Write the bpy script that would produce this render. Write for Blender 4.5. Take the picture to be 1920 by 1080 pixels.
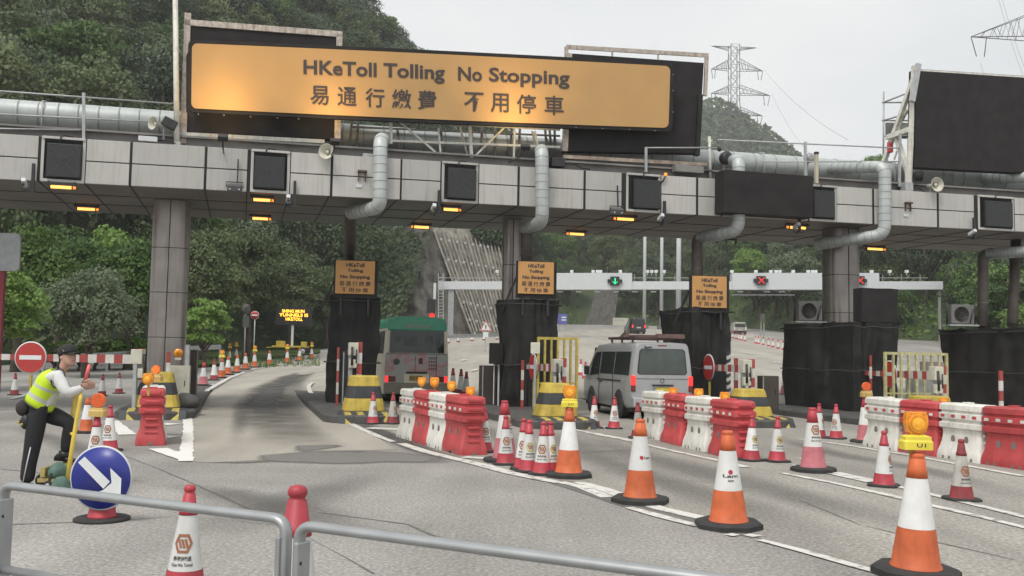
import bpy, bmesh, math, random
import numpy as np
from mathutils import Vector, Matrix, Quaternion
R = math.radians
random.seed(7); np.random.seed(7)
C = bpy.context.scene.collection
SC = bpy.context.scene
for o in list(bpy.data.objects): bpy.data.objects.remove(o)

# ------------------------------------------------------------------ camera, sky, sun, exposure
F = 1800.0                      # focal length in photograph pixels (1920 wide)
CH = 1.6                        # eye height
PITCH, ROLL = math.atan(125.5/F), R(1.0)
_f = Vector((0, math.cos(PITCH), math.sin(PITCH)))
_u0 = Vector((0, -math.sin(PITCH), math.cos(PITCH))); _r0 = Vector((1, 0, 0))
_r = _r0*math.cos(ROLL)+_u0*math.sin(ROLL); _u = _u0*math.cos(ROLL)-_r0*math.sin(ROLL)
CAM = Vector((0, 0, CH))
cd = bpy.data.cameras.new('camera'); cam = bpy.data.objects.new('camera', cd); C.objects.link(cam)
cd.sensor_width = 36; cd.lens = F/1920*36; cd.clip_end = 4000; cd.clip_start = .05
m3 = Matrix((_r, _u, -_f)).transposed().to_4x4(); m3.translation = CAM
cam.matrix_world = m3
SC.camera = cam

w = bpy.data.worlds.new('World'); SC.world = w; w.use_nodes = True
nt = w.node_tree; nt.nodes.clear()
SUN_EL, SUN_AZ = R(58), R(205)
sky = nt.nodes.new('ShaderNodeTexSky'); sky.sky_type = 'NISHITA'; sky.sun_disc = False
sky.sun_elevation = SUN_EL; sky.sun_rotation = SUN_AZ; sky.dust_density = 6; sky.air_density = 1.2; sky.ozone_density = 1
hs = nt.nodes.new('ShaderNodeHueSaturation'); hs.inputs['Saturation'].default_value = .10
tc = nt.nodes.new('ShaderNodeTexCoord'); nz = nt.nodes.new('ShaderNodeTexNoise'); nz.inputs['Scale'].default_value = 2.2; nz.inputs['Detail'].default_value = 5
mpg = nt.nodes.new('ShaderNodeMapping'); mpg.inputs['Scale'].default_value = (1, 1, 2.6)
rp = nt.nodes.new('ShaderNodeValToRGB'); rp.color_ramp.elements[0].color = (.76, .79, .82, 1); rp.color_ramp.elements[1].color = (1, 1, 1, 1)
rp.color_ramp.elements[0].position = .3; rp.color_ramp.elements[1].position = .7
mx = nt.nodes.new('ShaderNodeMix'); mx.data_type = 'RGBA'; mx.blend_type = 'MIX'; mx.inputs[0].default_value = .62
mx.inputs[7].default_value = (9.5, 9.55, 9.4, 1)      # the even cloud layer
ml = nt.nodes.new('ShaderNodeMix'); ml.data_type = 'RGBA'; ml.blend_type = 'MULTIPLY'; ml.inputs[0].default_value = 1
bg = nt.nodes.new('ShaderNodeBackground'); bg.inputs['Strength'].default_value = .10
wo = nt.nodes.new('ShaderNodeOutputWorld')
L = nt.links.new
L(sky.outputs[0], hs.inputs['Color']); L(hs.outputs[0], mx.inputs[6])
L(tc.outputs['Generated'], mpg.inputs[0]); L(mpg.outputs[0], nz.inputs['Vector']); L(nz.outputs[0], rp.inputs[0])
L(mx.outputs[2], ml.inputs[6]); L(rp.outputs[0], ml.inputs[7]); L(ml.outputs[2], bg.inputs['Color']); L(bg.outputs[0], wo.inputs[0])

sl = bpy.data.lights.new('sun', 'SUN'); sl.energy = 1.4; sl.angle = R(16); sl.color = (1, .955, .89)
so = bpy.data.objects.new('sun', sl); C.objects.link(so)
sd = Vector((math.sin(SUN_AZ)*math.cos(SUN_EL), math.cos(SUN_AZ)*math.cos(SUN_EL), math.sin(SUN_EL)))
so.rotation_euler = sd.to_track_quat('Z', 'Y').to_euler(); so.location = (0, -20, 60)
SC.view_settings.view_transform = 'Standard'; SC.view_settings.look = 'None'; SC.view_settings.exposure = 0.5
SC.view_settings.gamma = 1
SC.cycles.max_bounces = 5; SC.cycles.transparent_max_bounces = 6; SC.cycles.volume_bounces = 0

# ------------------------------------------------------------------ picture-to-place geometry
def ray(px, py): return (_f*F+_r*(px-960)+_u*(540-py)).normalized()
def AT(px, py, Y):
    d = ray(px, py); return CAM+d*(Y/d.y)
def RZ(px, py, z):
    d = ray(px, py); return CAM+d*((z-CH)/d.z)
def sstep(a, b, x):
    t = min(1, max(0, (x-a)/(b-a))); return t*t*(3-2*t)
def H(x, y):                    # ground height: flat plaza, road climbing beyond the toll gates
    if y < 28: return 0.0
    t = min(y, 180)-30; t = 0 if t < -2 else ((t+2)**2/8 if t < 2 else t)
    s = .024+.026*sstep(-.22, -.08, x/max(y, 1))
    return s*t
def G(px, py):                  # the ground point seen at a pixel
    d = ray(px, py); y = 3.0; prev = None
    while y < 185:
        p = CAM+d*(y/d.y); e = p.z-H(p.x, p.y)
        if e <= 0:
            a, b = prev, y
            for _ in range(30):
                mid = (a+b)/2; q = CAM+d*(mid/d.y)
                if q.z-H(q.x, q.y) > 0: a = mid
                else: b = mid
            q = CAM+d*(b/d.y); return Vector((q.x, q.y, H(q.x, q.y)))
        prev = y; y += .25 if y < 40 else 1
    q = CAM+d*(180/d.y); return Vector((q.x, q.y, H(q.x, q.y)))
YAW = R(15.6)                   # the toll lanes' heading
gx = Vector((math.cos(YAW), math.sin(YAW), 0)); dv = Vector((-math.sin(YAW), math.cos(YAW), 0))
P0 = Vector((-8.44, 23.75, 0))  # a point of the canopy's front face
def FP(px, py, off=0.0):        # point of the canopy's front plane, off metres towards the viewer
    d = ray(px, py); n = dv; p = P0-dv*off
    k = (p-CAM).dot(n)/d.dot(n); return CAM+d*k
def LC(p):                      # world -> canopy frame (along, back, up)
    q = p-P0; return Vector((q.dot(gx), q.dot(dv), p.z))
def WC(t, v, z): return P0+gx*t+dv*v+Vector((0, 0, z))
def SOF(t): return 5.59+.009*(t+2)
def TOP(t): return 6.68+.009*(t+2)

# ------------------------------------------------------------------ materials
MATS = {}
def mat(name, col, rough=.6, metal=0, var=.12, scale=6, bump=0, emit=None, estr=0, spec=None, coat=0, trans=0, streak=0, streakcol=(.05,.04,.03)):
    if name in MATS: return MATS[name]
    m = bpy.data.materials.new(name); m.use_nodes = True; t = m.node_tree; b = t.nodes['Principled BSDF']
    b.inputs['Base Color'].default_value = (*col, 1); b.inputs['Roughness'].default_value = rough; b.inputs['Metallic'].default_value = metal
    if spec is not None: b.inputs['Specular IOR Level'].default_value = spec
    if coat: b.inputs['Coat Weight'].default_value = coat
    l = t.links.new
    if var or bump:
        tcn = t.nodes.new('ShaderNodeTexCoord'); n = t.nodes.new('ShaderNodeTexNoise'); n.inputs['Scale'].default_value = scale; n.inputs['Detail'].default_value = 6
        oi = t.nodes.new('ShaderNodeObjectInfo'); of = t.nodes.new('ShaderNodeVectorMath'); of.operation = 'ADD'; om_ = t.nodes.new('ShaderNodeMath'); om_.operation = 'MULTIPLY'; om_.inputs[1].default_value = 41.0
        l(oi.outputs['Random'], om_.inputs[0]); l(tcn.outputs['Object'], of.inputs[0]); l(om_.outputs[0], of.inputs[1]); l(of.outputs[0], n.inputs['Vector'])
        if var:
            r = t.nodes.new('ShaderNodeMapRange'); r.inputs[1].default_value = .3; r.inputs[2].default_value = .7
            r.inputs[3].default_value = 1-var; r.inputs[4].default_value = 1+var
            mm = t.nodes.new('ShaderNodeMix'); mm.data_type = 'RGBA'; mm.blend_type = 'MULTIPLY'; mm.inputs[0].default_value = 1
            mm.inputs[6].default_value = (*col, 1); l(n.outputs[0], r.inputs[0]); l(r.outputs[0], mm.inputs[7])
            out = mm.outputs[2]
            if streak:
                mp = t.nodes.new('ShaderNodeMapping'); mp.inputs['Scale'].default_value = (7, 7, .35)
                n2 = t.nodes.new('ShaderNodeTexNoise'); n2.inputs['Scale'].default_value = 2.0; n2.inputs['Detail'].default_value = 7; n2.inputs['Roughness'].default_value = .65
                l(of.outputs[0], mp.inputs[0]); l(mp.outputs[0], n2.inputs['Vector'])
                r2 = t.nodes.new('ShaderNodeMapRange'); r2.inputs[1].default_value = .50; r2.inputs[2].default_value = .78; r2.inputs[3].default_value = 0; r2.inputs[4].default_value = streak
                l(n2.outputs[0], r2.inputs[0])
                m4 = t.nodes.new('ShaderNodeMix'); m4.data_type = 'RGBA'; m4.inputs[7].default_value = (*streakcol, 1)
                l(r2.outputs[0], m4.inputs[0]); l(out, m4.inputs[6]); out = m4.outputs[2]
                rv = t.nodes.new('ShaderNodeMapRange'); rv.inputs[3].default_value = .86; rv.inputs[4].default_value = 1.1; l(oi.outputs['Random'], rv.inputs[0]); m5 = t.nodes.new('ShaderNodeMix'); m5.data_type = 'RGBA'; m5.blend_type = 'MULTIPLY'; m5.inputs[0].default_value = 1; l(out, m5.inputs[6]); l(rv.outputs[0], m5.inputs[7]); out = m5.outputs[2]
            l(out, b.inputs['Base Color'])
        if bump:
            bp = t.nodes.new('ShaderNodeBump'); bp.inputs['Strength'].default_value = bump; bp.inputs['Distance'].default_value = .02
            l(n.outputs[0], bp.inputs['Height']); l(bp.outputs[0], b.inputs['Normal'])
    if emit:
        b.inputs['Emission Color'].default_value = (*emit, 1); b.inputs['Emission Strength'].default_value = estr
    MATS[name] = m; return m
def emi(name, col, s): return mat(name, tuple(c*.5 for c in col), .4, 0, 0, emit=col, estr=s)

M_orange = mat('cone_orange', (.57, .125, .04), .6, var=.16, scale=9, streak=.4, streakcol=(.22,.06,.03))
M_red = mat('cone_red', (.41, .042, .058), .5, var=.16, scale=9, streak=.3, streakcol=(.2,.03,.03))
M_pink = mat('cone_faded_pink', (.46, .15, .17), .7, var=.18, scale=9, streak=.35, streakcol=(.3,.06,.07))
M_dullred = mat('cone_dull_red', (.24, .035, .04), .7, var=.25, scale=9, streak=.3)
M_white = mat('reflective_white', (.66, .66, .64), .45, var=.08, scale=7, streak=.14, streakcol=(.25,.24,.22))
M_rubber = mat('black_rubber', (.028, .028, .028), .8, var=.3, scale=8)
M_ink = mat('dark_ink', (.05, .04, .04), .7, var=0)
M_gold = mat('emblem_olive', (.42, .40, .08), .6, var=.1)
M_brown = mat('emblem_brown', (.30, .12, .06), .6, var=.1)
M_barw = mat('barrier_white', (.66, .65, .60), .5, var=.14, scale=5, streak=.55, streakcol=(.30,.28,.24))
M_barr = mat('barrier_red', (.46, .06, .065), .5, var=.2, scale=5, streak=.5, streakcol=(.25,.07,.06))
M_hole = mat('barrier_hole', (.19, .17, .15), .9, var=.1)
M_amber = mat('amber_lens', (.75, .27, .015), .22, var=.22, scale=30, coat=.5)
M_olens = mat('orange_lens', (.78, .14, .03), .3, var=.25, scale=38, coat=.4)
M_ybox = mat('yellow_battery_box', (.72, .60, .06), .5, var=.1)
M_yel = mat('yellow_paint', (.50, .37, .06), .55, var=.2, scale=5, streak=.45, streakcol=(.15,.12,.06))
M_oldyel = mat('weathered_yellow_paint', (.44, .35, .07), .6, var=.25, scale=9, streak=.5, streakcol=(.16,.13,.08))
M_paleyel = mat('pale_yellow_paint', (.46, .43, .22), .6, var=.25, scale=9, streak=.5, streakcol=(.25,.2,.12))
M_blk = mat('black_paint', (.035, .037, .042), .6, var=.25, scale=5)
M_cloth = mat('black_tarpaulin', (.022, .0215, .021), .7, var=.3, scale=2.2, bump=.6, spec=.25)
M_cloth2 = mat('charcoal_cloth', (.021, .019, .019), .8, var=.25, scale=2.5, bump=.2, spec=.3)
M_galv = mat('galvanised_steel', (.38, .39, .39), .5, .25, var=.16, scale=5, streak=.4, streakcol=(.17,.17,.16))
M_alu = mat('brushed_aluminium', (.36, .37, .375), .42, .6, var=.10, scale=9)
M_duct = mat('duct_sheet_metal', (.46, .49, .48), .5, .15, var=.10, scale=3, streak=.4, streakcol=(.24,.25,.24))
M_ductd = mat('duct_weathered', (.30, .31, .30), .6, .15, var=.2, scale=2, streak=.7, streakcol=(.10,.10,.095))
M_pipe = mat('brown_pipe', (.085, .072, .062), .6, .1, var=.2, scale=4)
M_panel = mat('fascia_panel', (.435, .425, .40), .5, var=.06, scale=1.5, streak=.5, streakcol=(.21,.18,.14))
M_joint = mat('dark_joint', (.02, .02, .02), .9, var=0)
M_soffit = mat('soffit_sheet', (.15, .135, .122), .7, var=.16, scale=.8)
M_roof = mat('grey_parapet', (.20, .19, .18), .8, var=.2, scale=2)
M_col = mat('column_cladding', (.27, .245, .228), .3, .5, var=.12, scale=2, streak=.5, streakcol=(.10,.075,.06))
M_wpaint = mat('old_white_paint', (.60, .59, .53), .6, var=.15, scale=6, streak=.6, streakcol=(.22,.10,.05))
M_rust = mat('rusty_white_paint', (.48, .42, .36), .75, var=.3, scale=10, streak=.9, streakcol=(.20,.075,.04))
M_dark = mat('dark_metal', (.030, .030, .032), .5, .2, var=.2)
M_signal = mat('signal_matrix', (.020, .022, .021), .35, var=.3, scale=25)
M_banner = mat('orange_banner_cloth', (.475, .28, .108), .75, var=.05, scale=1.2, bump=.05)
M_osign = mat('orange_sign_sheet', (.50, .26, .085), .6, var=.08, scale=3)
M_lamp = emi('amber_glow', (1, .27, .035), 1.0)
M_lamph = emi('amber_tube_core', (1, .45, .10), 1.5)
M_redlamp = emi('red_glow', (1, .035, .03), 1.0)
M_green = emi('green_glow', (.03, 1, .38), .8)
M_led = emi('amber_led', (1, .55, .05), 1.6)
M_redled = emi('orange_led', (1, .33, .05), .9)
M_conc = mat('kerb_concrete', (.17, .165, .155), .85, var=.25, scale=3, bump=.3)
M_kdark = mat('stained_kerb', (.075, .072, .068), .85, var=.3, scale=3, bump=.3)
M_cab = mat('brown_cabinet', (.075, .062, .052), .5, .3, var=.15, scale=3, streak=.3)
M_ivory = mat('ivory_paint', (.55, .53, .44), .55, var=.1, streak=.25)
M_dkw = mat('worn_white_boom', (.58, .56, .52), .6, var=.12, streak=.3)
M_boomr = mat('worn_red_boom', (.33, .055, .045), .6, var=.2, streak=.3)
M_signred = mat('sign_red', (.40, .035, .03), .5, var=.06)
M_signblue = mat('sign_blue', (.025, .035, .24), .35, var=.06)
M_signwhite = mat('sign_white', (.66, .68, .68), .4, var=.05)
M_glass = mat('tinted_glass', (.022, .027, .027), .08, var=.1, spec=.7)
M_silver = mat('silver_car_paint', (.40, .41, .415), .35, .35, var=.05, coat=.4)
M_graywhite = mat('grey_panel', (.56, .58, .59), .55, var=.05)
M_trunk = mat('bark', (.085, .068, .05), .9, var=.3, scale=6, bump=.5)
def leafmat(name, a, b, sc=.9):
    m = bpy.data.materials.new(name); m.use_nodes = True; t = m.node_tree; p = t.nodes['Principled BSDF']; l = t.links.new
    tcn = t.nodes.new('ShaderNodeTexCoord'); n = t.nodes.new('ShaderNodeTexNoise'); n.inputs['Scale'].default_value = sc; n.inputs['Detail'].default_value = 4
    oi = t.nodes.new('ShaderNodeObjectInfo'); ad = t.nodes.new('ShaderNodeMath'); ad.operation = 'MULTIPLY_ADD'; ad.inputs[1].default_value = .7; 
    l(tcn.outputs['Object'], n.inputs['Vector']); l(oi.outputs['Random'], ad.inputs[0])
    sb = t.nodes.new('ShaderNodeMath'); sb.operation = 'SUBTRACT'; sb.inputs[1].default_value = .35
    l(n.outputs[0], sb.inputs[0]); l(sb.outputs[0], ad.inputs[2])
    r = t.nodes.new('ShaderNodeValToRGB'); r.color_ramp.elements[0].color = (*a, 1); r.color_ramp.elements[1].color = (*b, 1)
    r.color_ramp.elements[0].position = .1; r.color_ramp.elements[1].position = .8
    l(ad.outputs[0], r.inputs[0]); l(r.outputs[0], p.inputs['Base Color']); p.inputs['Roughness'].default_value = .55
    p.inputs['Specular IOR Level'].default_value = .3
    tr = t.nodes.new('ShaderNodeBsdfTranslucent'); l(r.outputs[0], tr.inputs['Color']); ms = t.nodes.new('ShaderNodeMixShader'); ms.inputs[0].default_value = .25
    o = t.nodes['Material Output']; l(p.outputs[0], ms.inputs[1]); l(tr.outputs[0], ms.inputs[2]); l(ms.outputs[0], o.inputs[0])
    MATS[name] = m; return m
ML_dark = leafmat('leaves_dark', (.042, .064, .030), (.115, .150, .062))
ML_mid = leafmat('leaves_mid', (.046, .096, .022), (.135, .215, .05))
ML_light = leafmat('leaves_light', (.078, .155, .03), (.185, .295, .07))
ML_grey = leafmat('leaves_grey_green', (.06, .09, .05), (.15, .19, .11))
ML_hill = leafmat('leaves_hillside', (.056, .086, .038), (.145, .180, .075))

# ------------------------------------------------------------------ mesh helpers
class MB:
    def __init__(s): s.v = []; s.f = []; s.m = []; s.s = []
    def add(s, vs, fs, mi=0, sm=False):
        b = len(s.v); s.v += [tuple(x) for x in vs]
        for f in fs: s.f.append(tuple(b+i for i in f)); s.m.append(mi); s.s.append(sm)
        return s
    def box(s, c, d, mi=0, rot=None):
        hx, hy, hz = d[0]/2, d[1]/2, d[2]/2
        vs = [Vector((x, y, z)) for x in (-hx, hx) for y in (-hy, hy) for z in (-hz, hz)]
        if rot is not None: vs = [rot @ v for v in vs]
        c = Vector(c)
        return s.add([c+v for v in vs], [(0,1,3,2),(4,6,7,5),(0,4,5,1),(2,3,7,6),(0,2,6,4),(1,5,7,3)], mi)
    def bar(s, p0, p1, wd, hh, mi=0, up=(0,0,1)):
        p0, p1 = Vector(p0), Vector(p1); d = p1-p0; ln = d.length; x = d/ln; u = Vector(up)
        y = u.cross(x)
        if y.length < 1e-4: y = Vector((1,0,0)).cross(x)
        y.normalize(); z = x.cross(y); rot = Matrix((x, y, z)).transposed()
        return s.box((p0+p1)/2, (ln, wd, hh), mi, rot)
    def tube(s, path, r, n=10, mi=0, sm=True, cap=True, closed=False):
        P = [Vector(p) for p in path]; k = len(P); rr = r if isinstance(r, (list, tuple)) else [r]*k
        T = []
        for i in range(k):
            a = P[i-1] if (i > 0 or closed) else P[i]; b = P[(i+1) % k] if (i < k-1 or closed) else P[i]
            T.append((b-a).normalized())
        nrm = T[0].orthogonal().normalized(); rings = []
        for i in range(k):
            if i: nrm = (nrm-T[i]*nrm.dot(T[i])); nrm.normalize()
            bn = T[i].cross(nrm)
            rings.append([P[i]+(nrm*math.cos(2*math.pi*j/n)+bn*math.sin(2*math.pi*j/n))*rr[i] for j in range(n)])
        return s.rings(rings, mi, sm, cap and not closed, closed)
    def rings(s, rings, mi=0, sm=True, cap=True, closed=False, mis=None):
        n = len(rings[0]); vs = [p for r in rings for p in r]; b = len(s.v); s.v += [tuple(x) for x in vs]; k = len(rings)
        for i in range(k if closed else k-1):
            for j in range(n):
                a = i*n+j; a2 = i*n+(j+1) % n; c = ((i+1) % k)*n+j; c2 = ((i+1) % k)*n+(j+1) % n
                s.f.append((b+a, b+a2, b+c2, b+c)); s.m.append(mis[i] if mis else mi); s.s.append(sm)
        if cap:
            s.f.append(tuple(b+j for j in reversed(range(n)))); s.m.append(mis[0] if mis else mi); s.s.append(False)
            s.f.append(tuple(b+(k-1)*n+j for j in range(n))); s.m.append(mis[-1] if mis else mi); s.s.append(False)
        return s
    def lathe(s, prof, n=20, c=(0,0,0), mi=0, sm=True, cap=True, mis=None, axis='z'):
        rg = []
        for r, z in prof:
            ring = []
            for j in range(n):
                a = 2*math.pi*(j+.5)/n
                if axis == 'z': p = (c[0]+r*math.cos(a), c[1]+r*math.sin(a), c[2]+z)
                else: p = (c[0]+r*math.cos(a), c[1]+z, c[2]+r*math.sin(a))      # axis along y
                ring.append(p)
            rg.append(ring)
        return s.rings(rg, mi, sm, cap, False, mis)
    def prism(s, poly, y0, y1, mi=0, sm=False):      # polygon in x-z, extruded along y
        n = len(poly)
        vs = [(x, y0, z) for x, z in poly]+[(x, y1, z) for x, z in poly]
        fs = [tuple(reversed(range(n))), tuple(range(n, 2*n))]+[(i, (i+1) % n, n+(i+1) % n, n+i) for i in range(n)]
        return s.add(vs, fs, mi, sm)
    def quad(s, a, b, c, d, mi=0): return s.add([a, b, c, d], [(0,1,2,3)], mi)
    def grid(s, fn, nu, nv, mi=0, sm=True):
        vs = [fn(i/nu, j/nv) for j in range(nv+1) for i in range(nu+1)]
        fs = [(j*(nu+1)+i, j*(nu+1)+i+1, (j+1)*(nu+1)+i+1, (j+1)*(nu+1)+i) for j in range(nv) for i in range(nu)]
        return s.add(vs, fs, mi, sm)
    def sphere(s, c, r, mi=0, nu=16, nv=10, sc=(1,1,1)):
        rg = []
        for j in range(nv+1):
            a = -math.pi/2+math.pi*(j+.02)/(nv+.04)
            rg.append([(c[0]+sc[0]*r*math.cos(a)*math.cos(2*math.pi*i/nu), c[1]+sc[1]*r*math.cos(a)*math.sin(2*math.pi*i/nu), c[2]+sc[2]*r*math.sin(a)) for i in range(nu)])
        return s.rings(rg, mi, True, True)
    def build(s, name, mats, parent=None, loc=None, rz=None, bevel=0, seg=2, solid=0):
        me = bpy.data.meshes.new(name); me.from_pydata(s.v, [], s.f)
        for m in (mats if isinstance(mats, (list, tuple)) else [mats]): me.materials.append(m)
        me.polygons.foreach_set('material_index', s.m); me.polygons.foreach_set('use_smooth', s.s); me.update()
        o = bpy.data.objects.new(name, me); C.objects.link(o)
        if parent: o.parent = parent
        if loc is not None: o.location = loc
        if rz is not None: o.rotation_euler = (0, 0, rz)
        if bevel:
            md = o.modifiers.new('bevel', 'BEVEL'); md.width = bevel; md.segments = seg; md.limit_method = 'ANGLE'; md.angle_limit = R(40)
        if solid:
            md = o.modifiers.new('solid', 'SOLIDIFY'); md.thickness = solid
        return o
def thing(name, label, cat, loc=(0,0,0), rz=0, group=None):
    o = bpy.data.objects.new(name, None); C.objects.link(o); o.empty_display_size = .2
    o.location = loc; o.rotation_euler = (0, 0, rz); o['label'] = label; o['category'] = cat
    if group: o['group'] = group
    return o
def tag(o, label, cat, group=None):
    o['label'] = label; o['category'] = cat
    if group: o['group'] = group
    return o
def struct(o): o['kind'] = 'structure'; return o
def stuff(o): o['kind'] = 'stuff'; return o
def dup(root, label=None, loc=None, rz=None, scale=None, group=None):
    r = root.copy(); C.objects.link(r)
    if label: r['label'] = label
    if loc is not None: r.location = loc
    if rz is not None: r.rotation_euler = (0, 0, rz)
    if scale: r.scale = (scale,)*3
    if group: r['group'] = group
    def rec(a, b):
        for ch in a.children:
            c = ch.copy(); C.objects.link(c); c.parent = b; rec(ch, c)
    rec(root, r); return r
_tc = {}
def text2d(txt, bold=0.0):
    if (txt, bold) in _tc: return _tc[(txt, bold)]
    cu = bpy.data.curves.new('text', 'FONT'); cu.body = txt; cu.size = 1; cu.offset = bold; cu.resolution_u = 3; cu.align_x = 'CENTER'
    o = bpy.data.objects.new('text', cu); C.objects.link(o); bpy.context.view_layer.update()
    dg = bpy.context.evaluated_depsgraph_get(); me = bpy.data.meshes.new_from_object(o.evaluated_get(dg))
    vs = [(v.co.x, v.co.y) for v in me.vertices]; fs = [tuple(p.vertices) for p in me.polygons]
    bpy.data.objects.remove(o); bpy.data.curves.remove(cu); bpy.data.meshes.remove(me)
    _tc[(txt, bold)] = (vs, fs); return vs, fs
def put_text(mb, txt, fn, x0, x1, y0, y1, bold=0.0, mi=0, keep=True):
    """letters fitted to the box x0..x1, y0..y1 of a surface; fn(x, y) gives the surface's point"""
    vs, fs = text2d(txt, bold)
    if not vs: return
    ax = [v[0] for v in vs]; ay = [v[1] for v in vs]; a0, a1, b0, b1 = min(ax), max(ax), min(ay), max(ay)
    mb.add([fn(x0+(x-a0)/(a1-a0)*(x1-x0), y0+(y-b0)/(b1-b0)*(y1-y0)) for x, y in vs], fs, mi)
def arc(c, r, a0, a1, n): return [(c[0]+r*math.cos(a0+(a1-a0)*i/n), c[1]+r*math.sin(a0+(a1-a0)*i/n)) for i in range(n+1)]
def rrect(w_, h_, r, n=4):
    p = []
    for cx, cz, a in ((w_/2-r, h_/2-r, 0), (-w_/2+r, h_/2-r, 90), (-w_/2+r, -h_/2+r, 180), (w_/2-r, -h_/2+r, 270)):
        p += arc((cx, cz), r, R(a), R(a+90), n)
    return p
def bend(path, r=.25, n=5):      # round the corners of a path
    P = [Vector(p) for p in path]; out = [P[0]]
    for i in range(1, len(P)-1):
        a = (P[i-1]-P[i]); b = (P[i+1]-P[i]); k = min(r, a.length*.45, b.length*.45); A = P[i]+a.normalized()*k; B = P[i]+b.normalized()*k
        for j in range(n+1):
            t = j/n; out.append(A*(1-t)**2+P[i]*2*t*(1-t)+B*t*t)
    out.append(P[-1]); return out
def disp(px, py, amp, sc):      # cheap smooth noise
    from mathutils import noise
    return amp*noise.noise(Vector((px*sc, py*sc, 3.1)))
# ------------------------------------------------------------------ ground and road surfaces
def roadmat(name, c, var=.25, fine=55, spk=.5, stain=.0):
    m = bpy.data.materials.new(name); m.use_nodes = True; t = m.node_tree; b = t.nodes['Principled BSDF']; l = t.links.new
    tcn = t.nodes.new('ShaderNodeTexCoord')
    n1 = t.nodes.new('ShaderNodeTexNoise'); n1.inputs['Scale'].default_value = fine; n1.inputs['Detail'].default_value = 3; n1.inputs['Roughness'].default_value = .7
    n2 = t.nodes.new('ShaderNodeTexNoise'); n2.inputs['Scale'].default_value = .35; n2.inputs['Detail'].default_value = 7
    v = t.nodes.new('ShaderNodeTexVoronoi'); v.inputs['Scale'].default_value = fine*.9
    mp = t.nodes.new('ShaderNodeMapping'); mp.inputs['Rotation'].default_value = (0, 0, -YAW); mp.inputs['Scale'].default_value = (.9, .06, 1)
    n3 = t.nodes.new('ShaderNodeTexNoise'); n3.inputs['Scale'].default_value = 1.0; n3.inputs['Detail'].default_value = 4
    for n in (n1, n2, v): l(tcn.outputs['Object'], n.inputs['Vector'])
    l(tcn.outputs['Object'], mp.inputs[0]); l(mp.outputs[0], n3.inputs['Vector'])
    def rng(src, a, bb, lo, hi):
        r = t.nodes.new('ShaderNodeMapRange'); r.inputs[1].default_value = a; r.inputs[2].default_value = bb; r.inputs[3].default_value = lo; r.inputs[4].default_value = hi; l(src, r.inputs[0]); return r.outputs[0]
    def mul(a, bb):
        k = t.nodes.new('ShaderNodeMath'); k.operation = 'MULTIPLY'; l(a, k.inputs[0]); l(bb, k.inputs[1]); return k.outputs[0]
    f = mul(mul(rng(n1.outputs[0], .3, .7, 1-spk, 1+spk), rng(n2.outputs[0], .3, .7, 1-var, 1+var*.6)), rng(n3.outputs[0], .35, .65, .86, 1.08))
    f = mul(f, rng(v.outputs['Distance'], .0, .55, 1.18, .86))
    mm = t.nodes.new('ShaderNodeMix'); mm.data_type = 'RGBA'; mm.blend_type = 'MULTIPLY'; mm.inputs[0].default_value = 1; mm.inputs[6].default_value = (*c, 1)
    l(f, mm.inputs[7]); l(mm.outputs[2], b.inputs['Base Color']); b.inputs['Roughness'].default_value = .85; b.inputs['Specular IOR Level'].default_value = .25
    bp = t.nodes.new('ShaderNodeBump'); bp.inputs['Strength'].default_value = .35; bp.inputs['Distance'].default_value = .01; l(n1.outputs[0], bp.inputs['Height']); l(bp.outputs[0], b.inputs['Normal'])
    MATS[name] = m; return m
MR_asph = roadmat('asphalt', (.325, .311, .289), .22, 30, .38)
MR_tan = roadmat('worn_asphalt', (.330, .312, .280), .18, 26, .38)
MR_conc = roadmat('lane_concrete', (.395, .366, .318), .12, 40, .14)
MR_patch = roadmat('dark_patch', (.185, .177, .166), .2, 40, .25)
MR_grass = leafmat('verge_grass', (.045, .07, .02), (.12, .16, .05), .6)

xs = [-420,-300,-200]+list(range(-150, 211, 3))+[260,350,480]
ys = [-60,-30]+list(range(-9, 301, 3))+[360,450,620]
g = MB(); nx = len(xs)
g.v = [(x, y, H(x, y)) for y in ys for x in xs]
for j in range(len(ys)-1):
    for i in range(nx-1):
        g.f.append((j*nx+i, j*nx+i+1, (j+1)*nx+i+1, (j+1)*nx+i)); g.m.append(0); g.s.append(True)
struct(g.build('ground', MR_asph))

def lift_at(y, k): return k+sstep(27, 34, y)*(.03+k*6)
def sheet(name, poly, m, lift=.004, world=False):
    bm = bmesh.new(); pts = [Vector((p[0], p[1], 0)) if world else G(*p) for p in poly]
    bm.faces.new([bm.verts.new((p.x, p.y, 0)) for p in pts]); bmesh.ops.triangulate(bm, faces=bm.faces[:])
    bx = [p.x for p in pts]; by = [p.y for p in pts]
    if max(by) > 27:
        for ax, a, b in ((0, min(bx), max(bx)), (1, max(24, min(by)), max(by))):
            k = math.ceil(a/3)*3
            while k < b:
                co = (k, 0, 0) if ax == 0 else (0, k, 0); no = (1,0,0) if ax == 0 else (0,1,0)
                bmesh.ops.bisect_plane(bm, geom=bm.verts[:]+bm.edges[:]+bm.faces[:], plane_co=co, plane_no=no); k += 3
    for v in bm.verts: v.co.z = H(v.co.x, v.co.y)+lift_at(v.co.y, lift)
    bmesh.ops.recalc_face_normals(bm, faces=bm.faces[:])
    for f in bm.faces:
        if f.normal.z < 0: f.normal_flip()
    me = bpy.data.meshes.new(name); bm.to_mesh(me); bm.free(); me.materials.append(m)
    o = bpy.data.objects.new(name, me); C.objects.link(o); return struct(o)
def resample(P, step=1.2):
    out = [P[0]]
    for a, b in zip(P, P[1:]):
        n = max(1, int((b-a).length/step))
        for i in range(1, n+1): out.append(a+(b-a)*(i/n))
    return out
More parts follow.
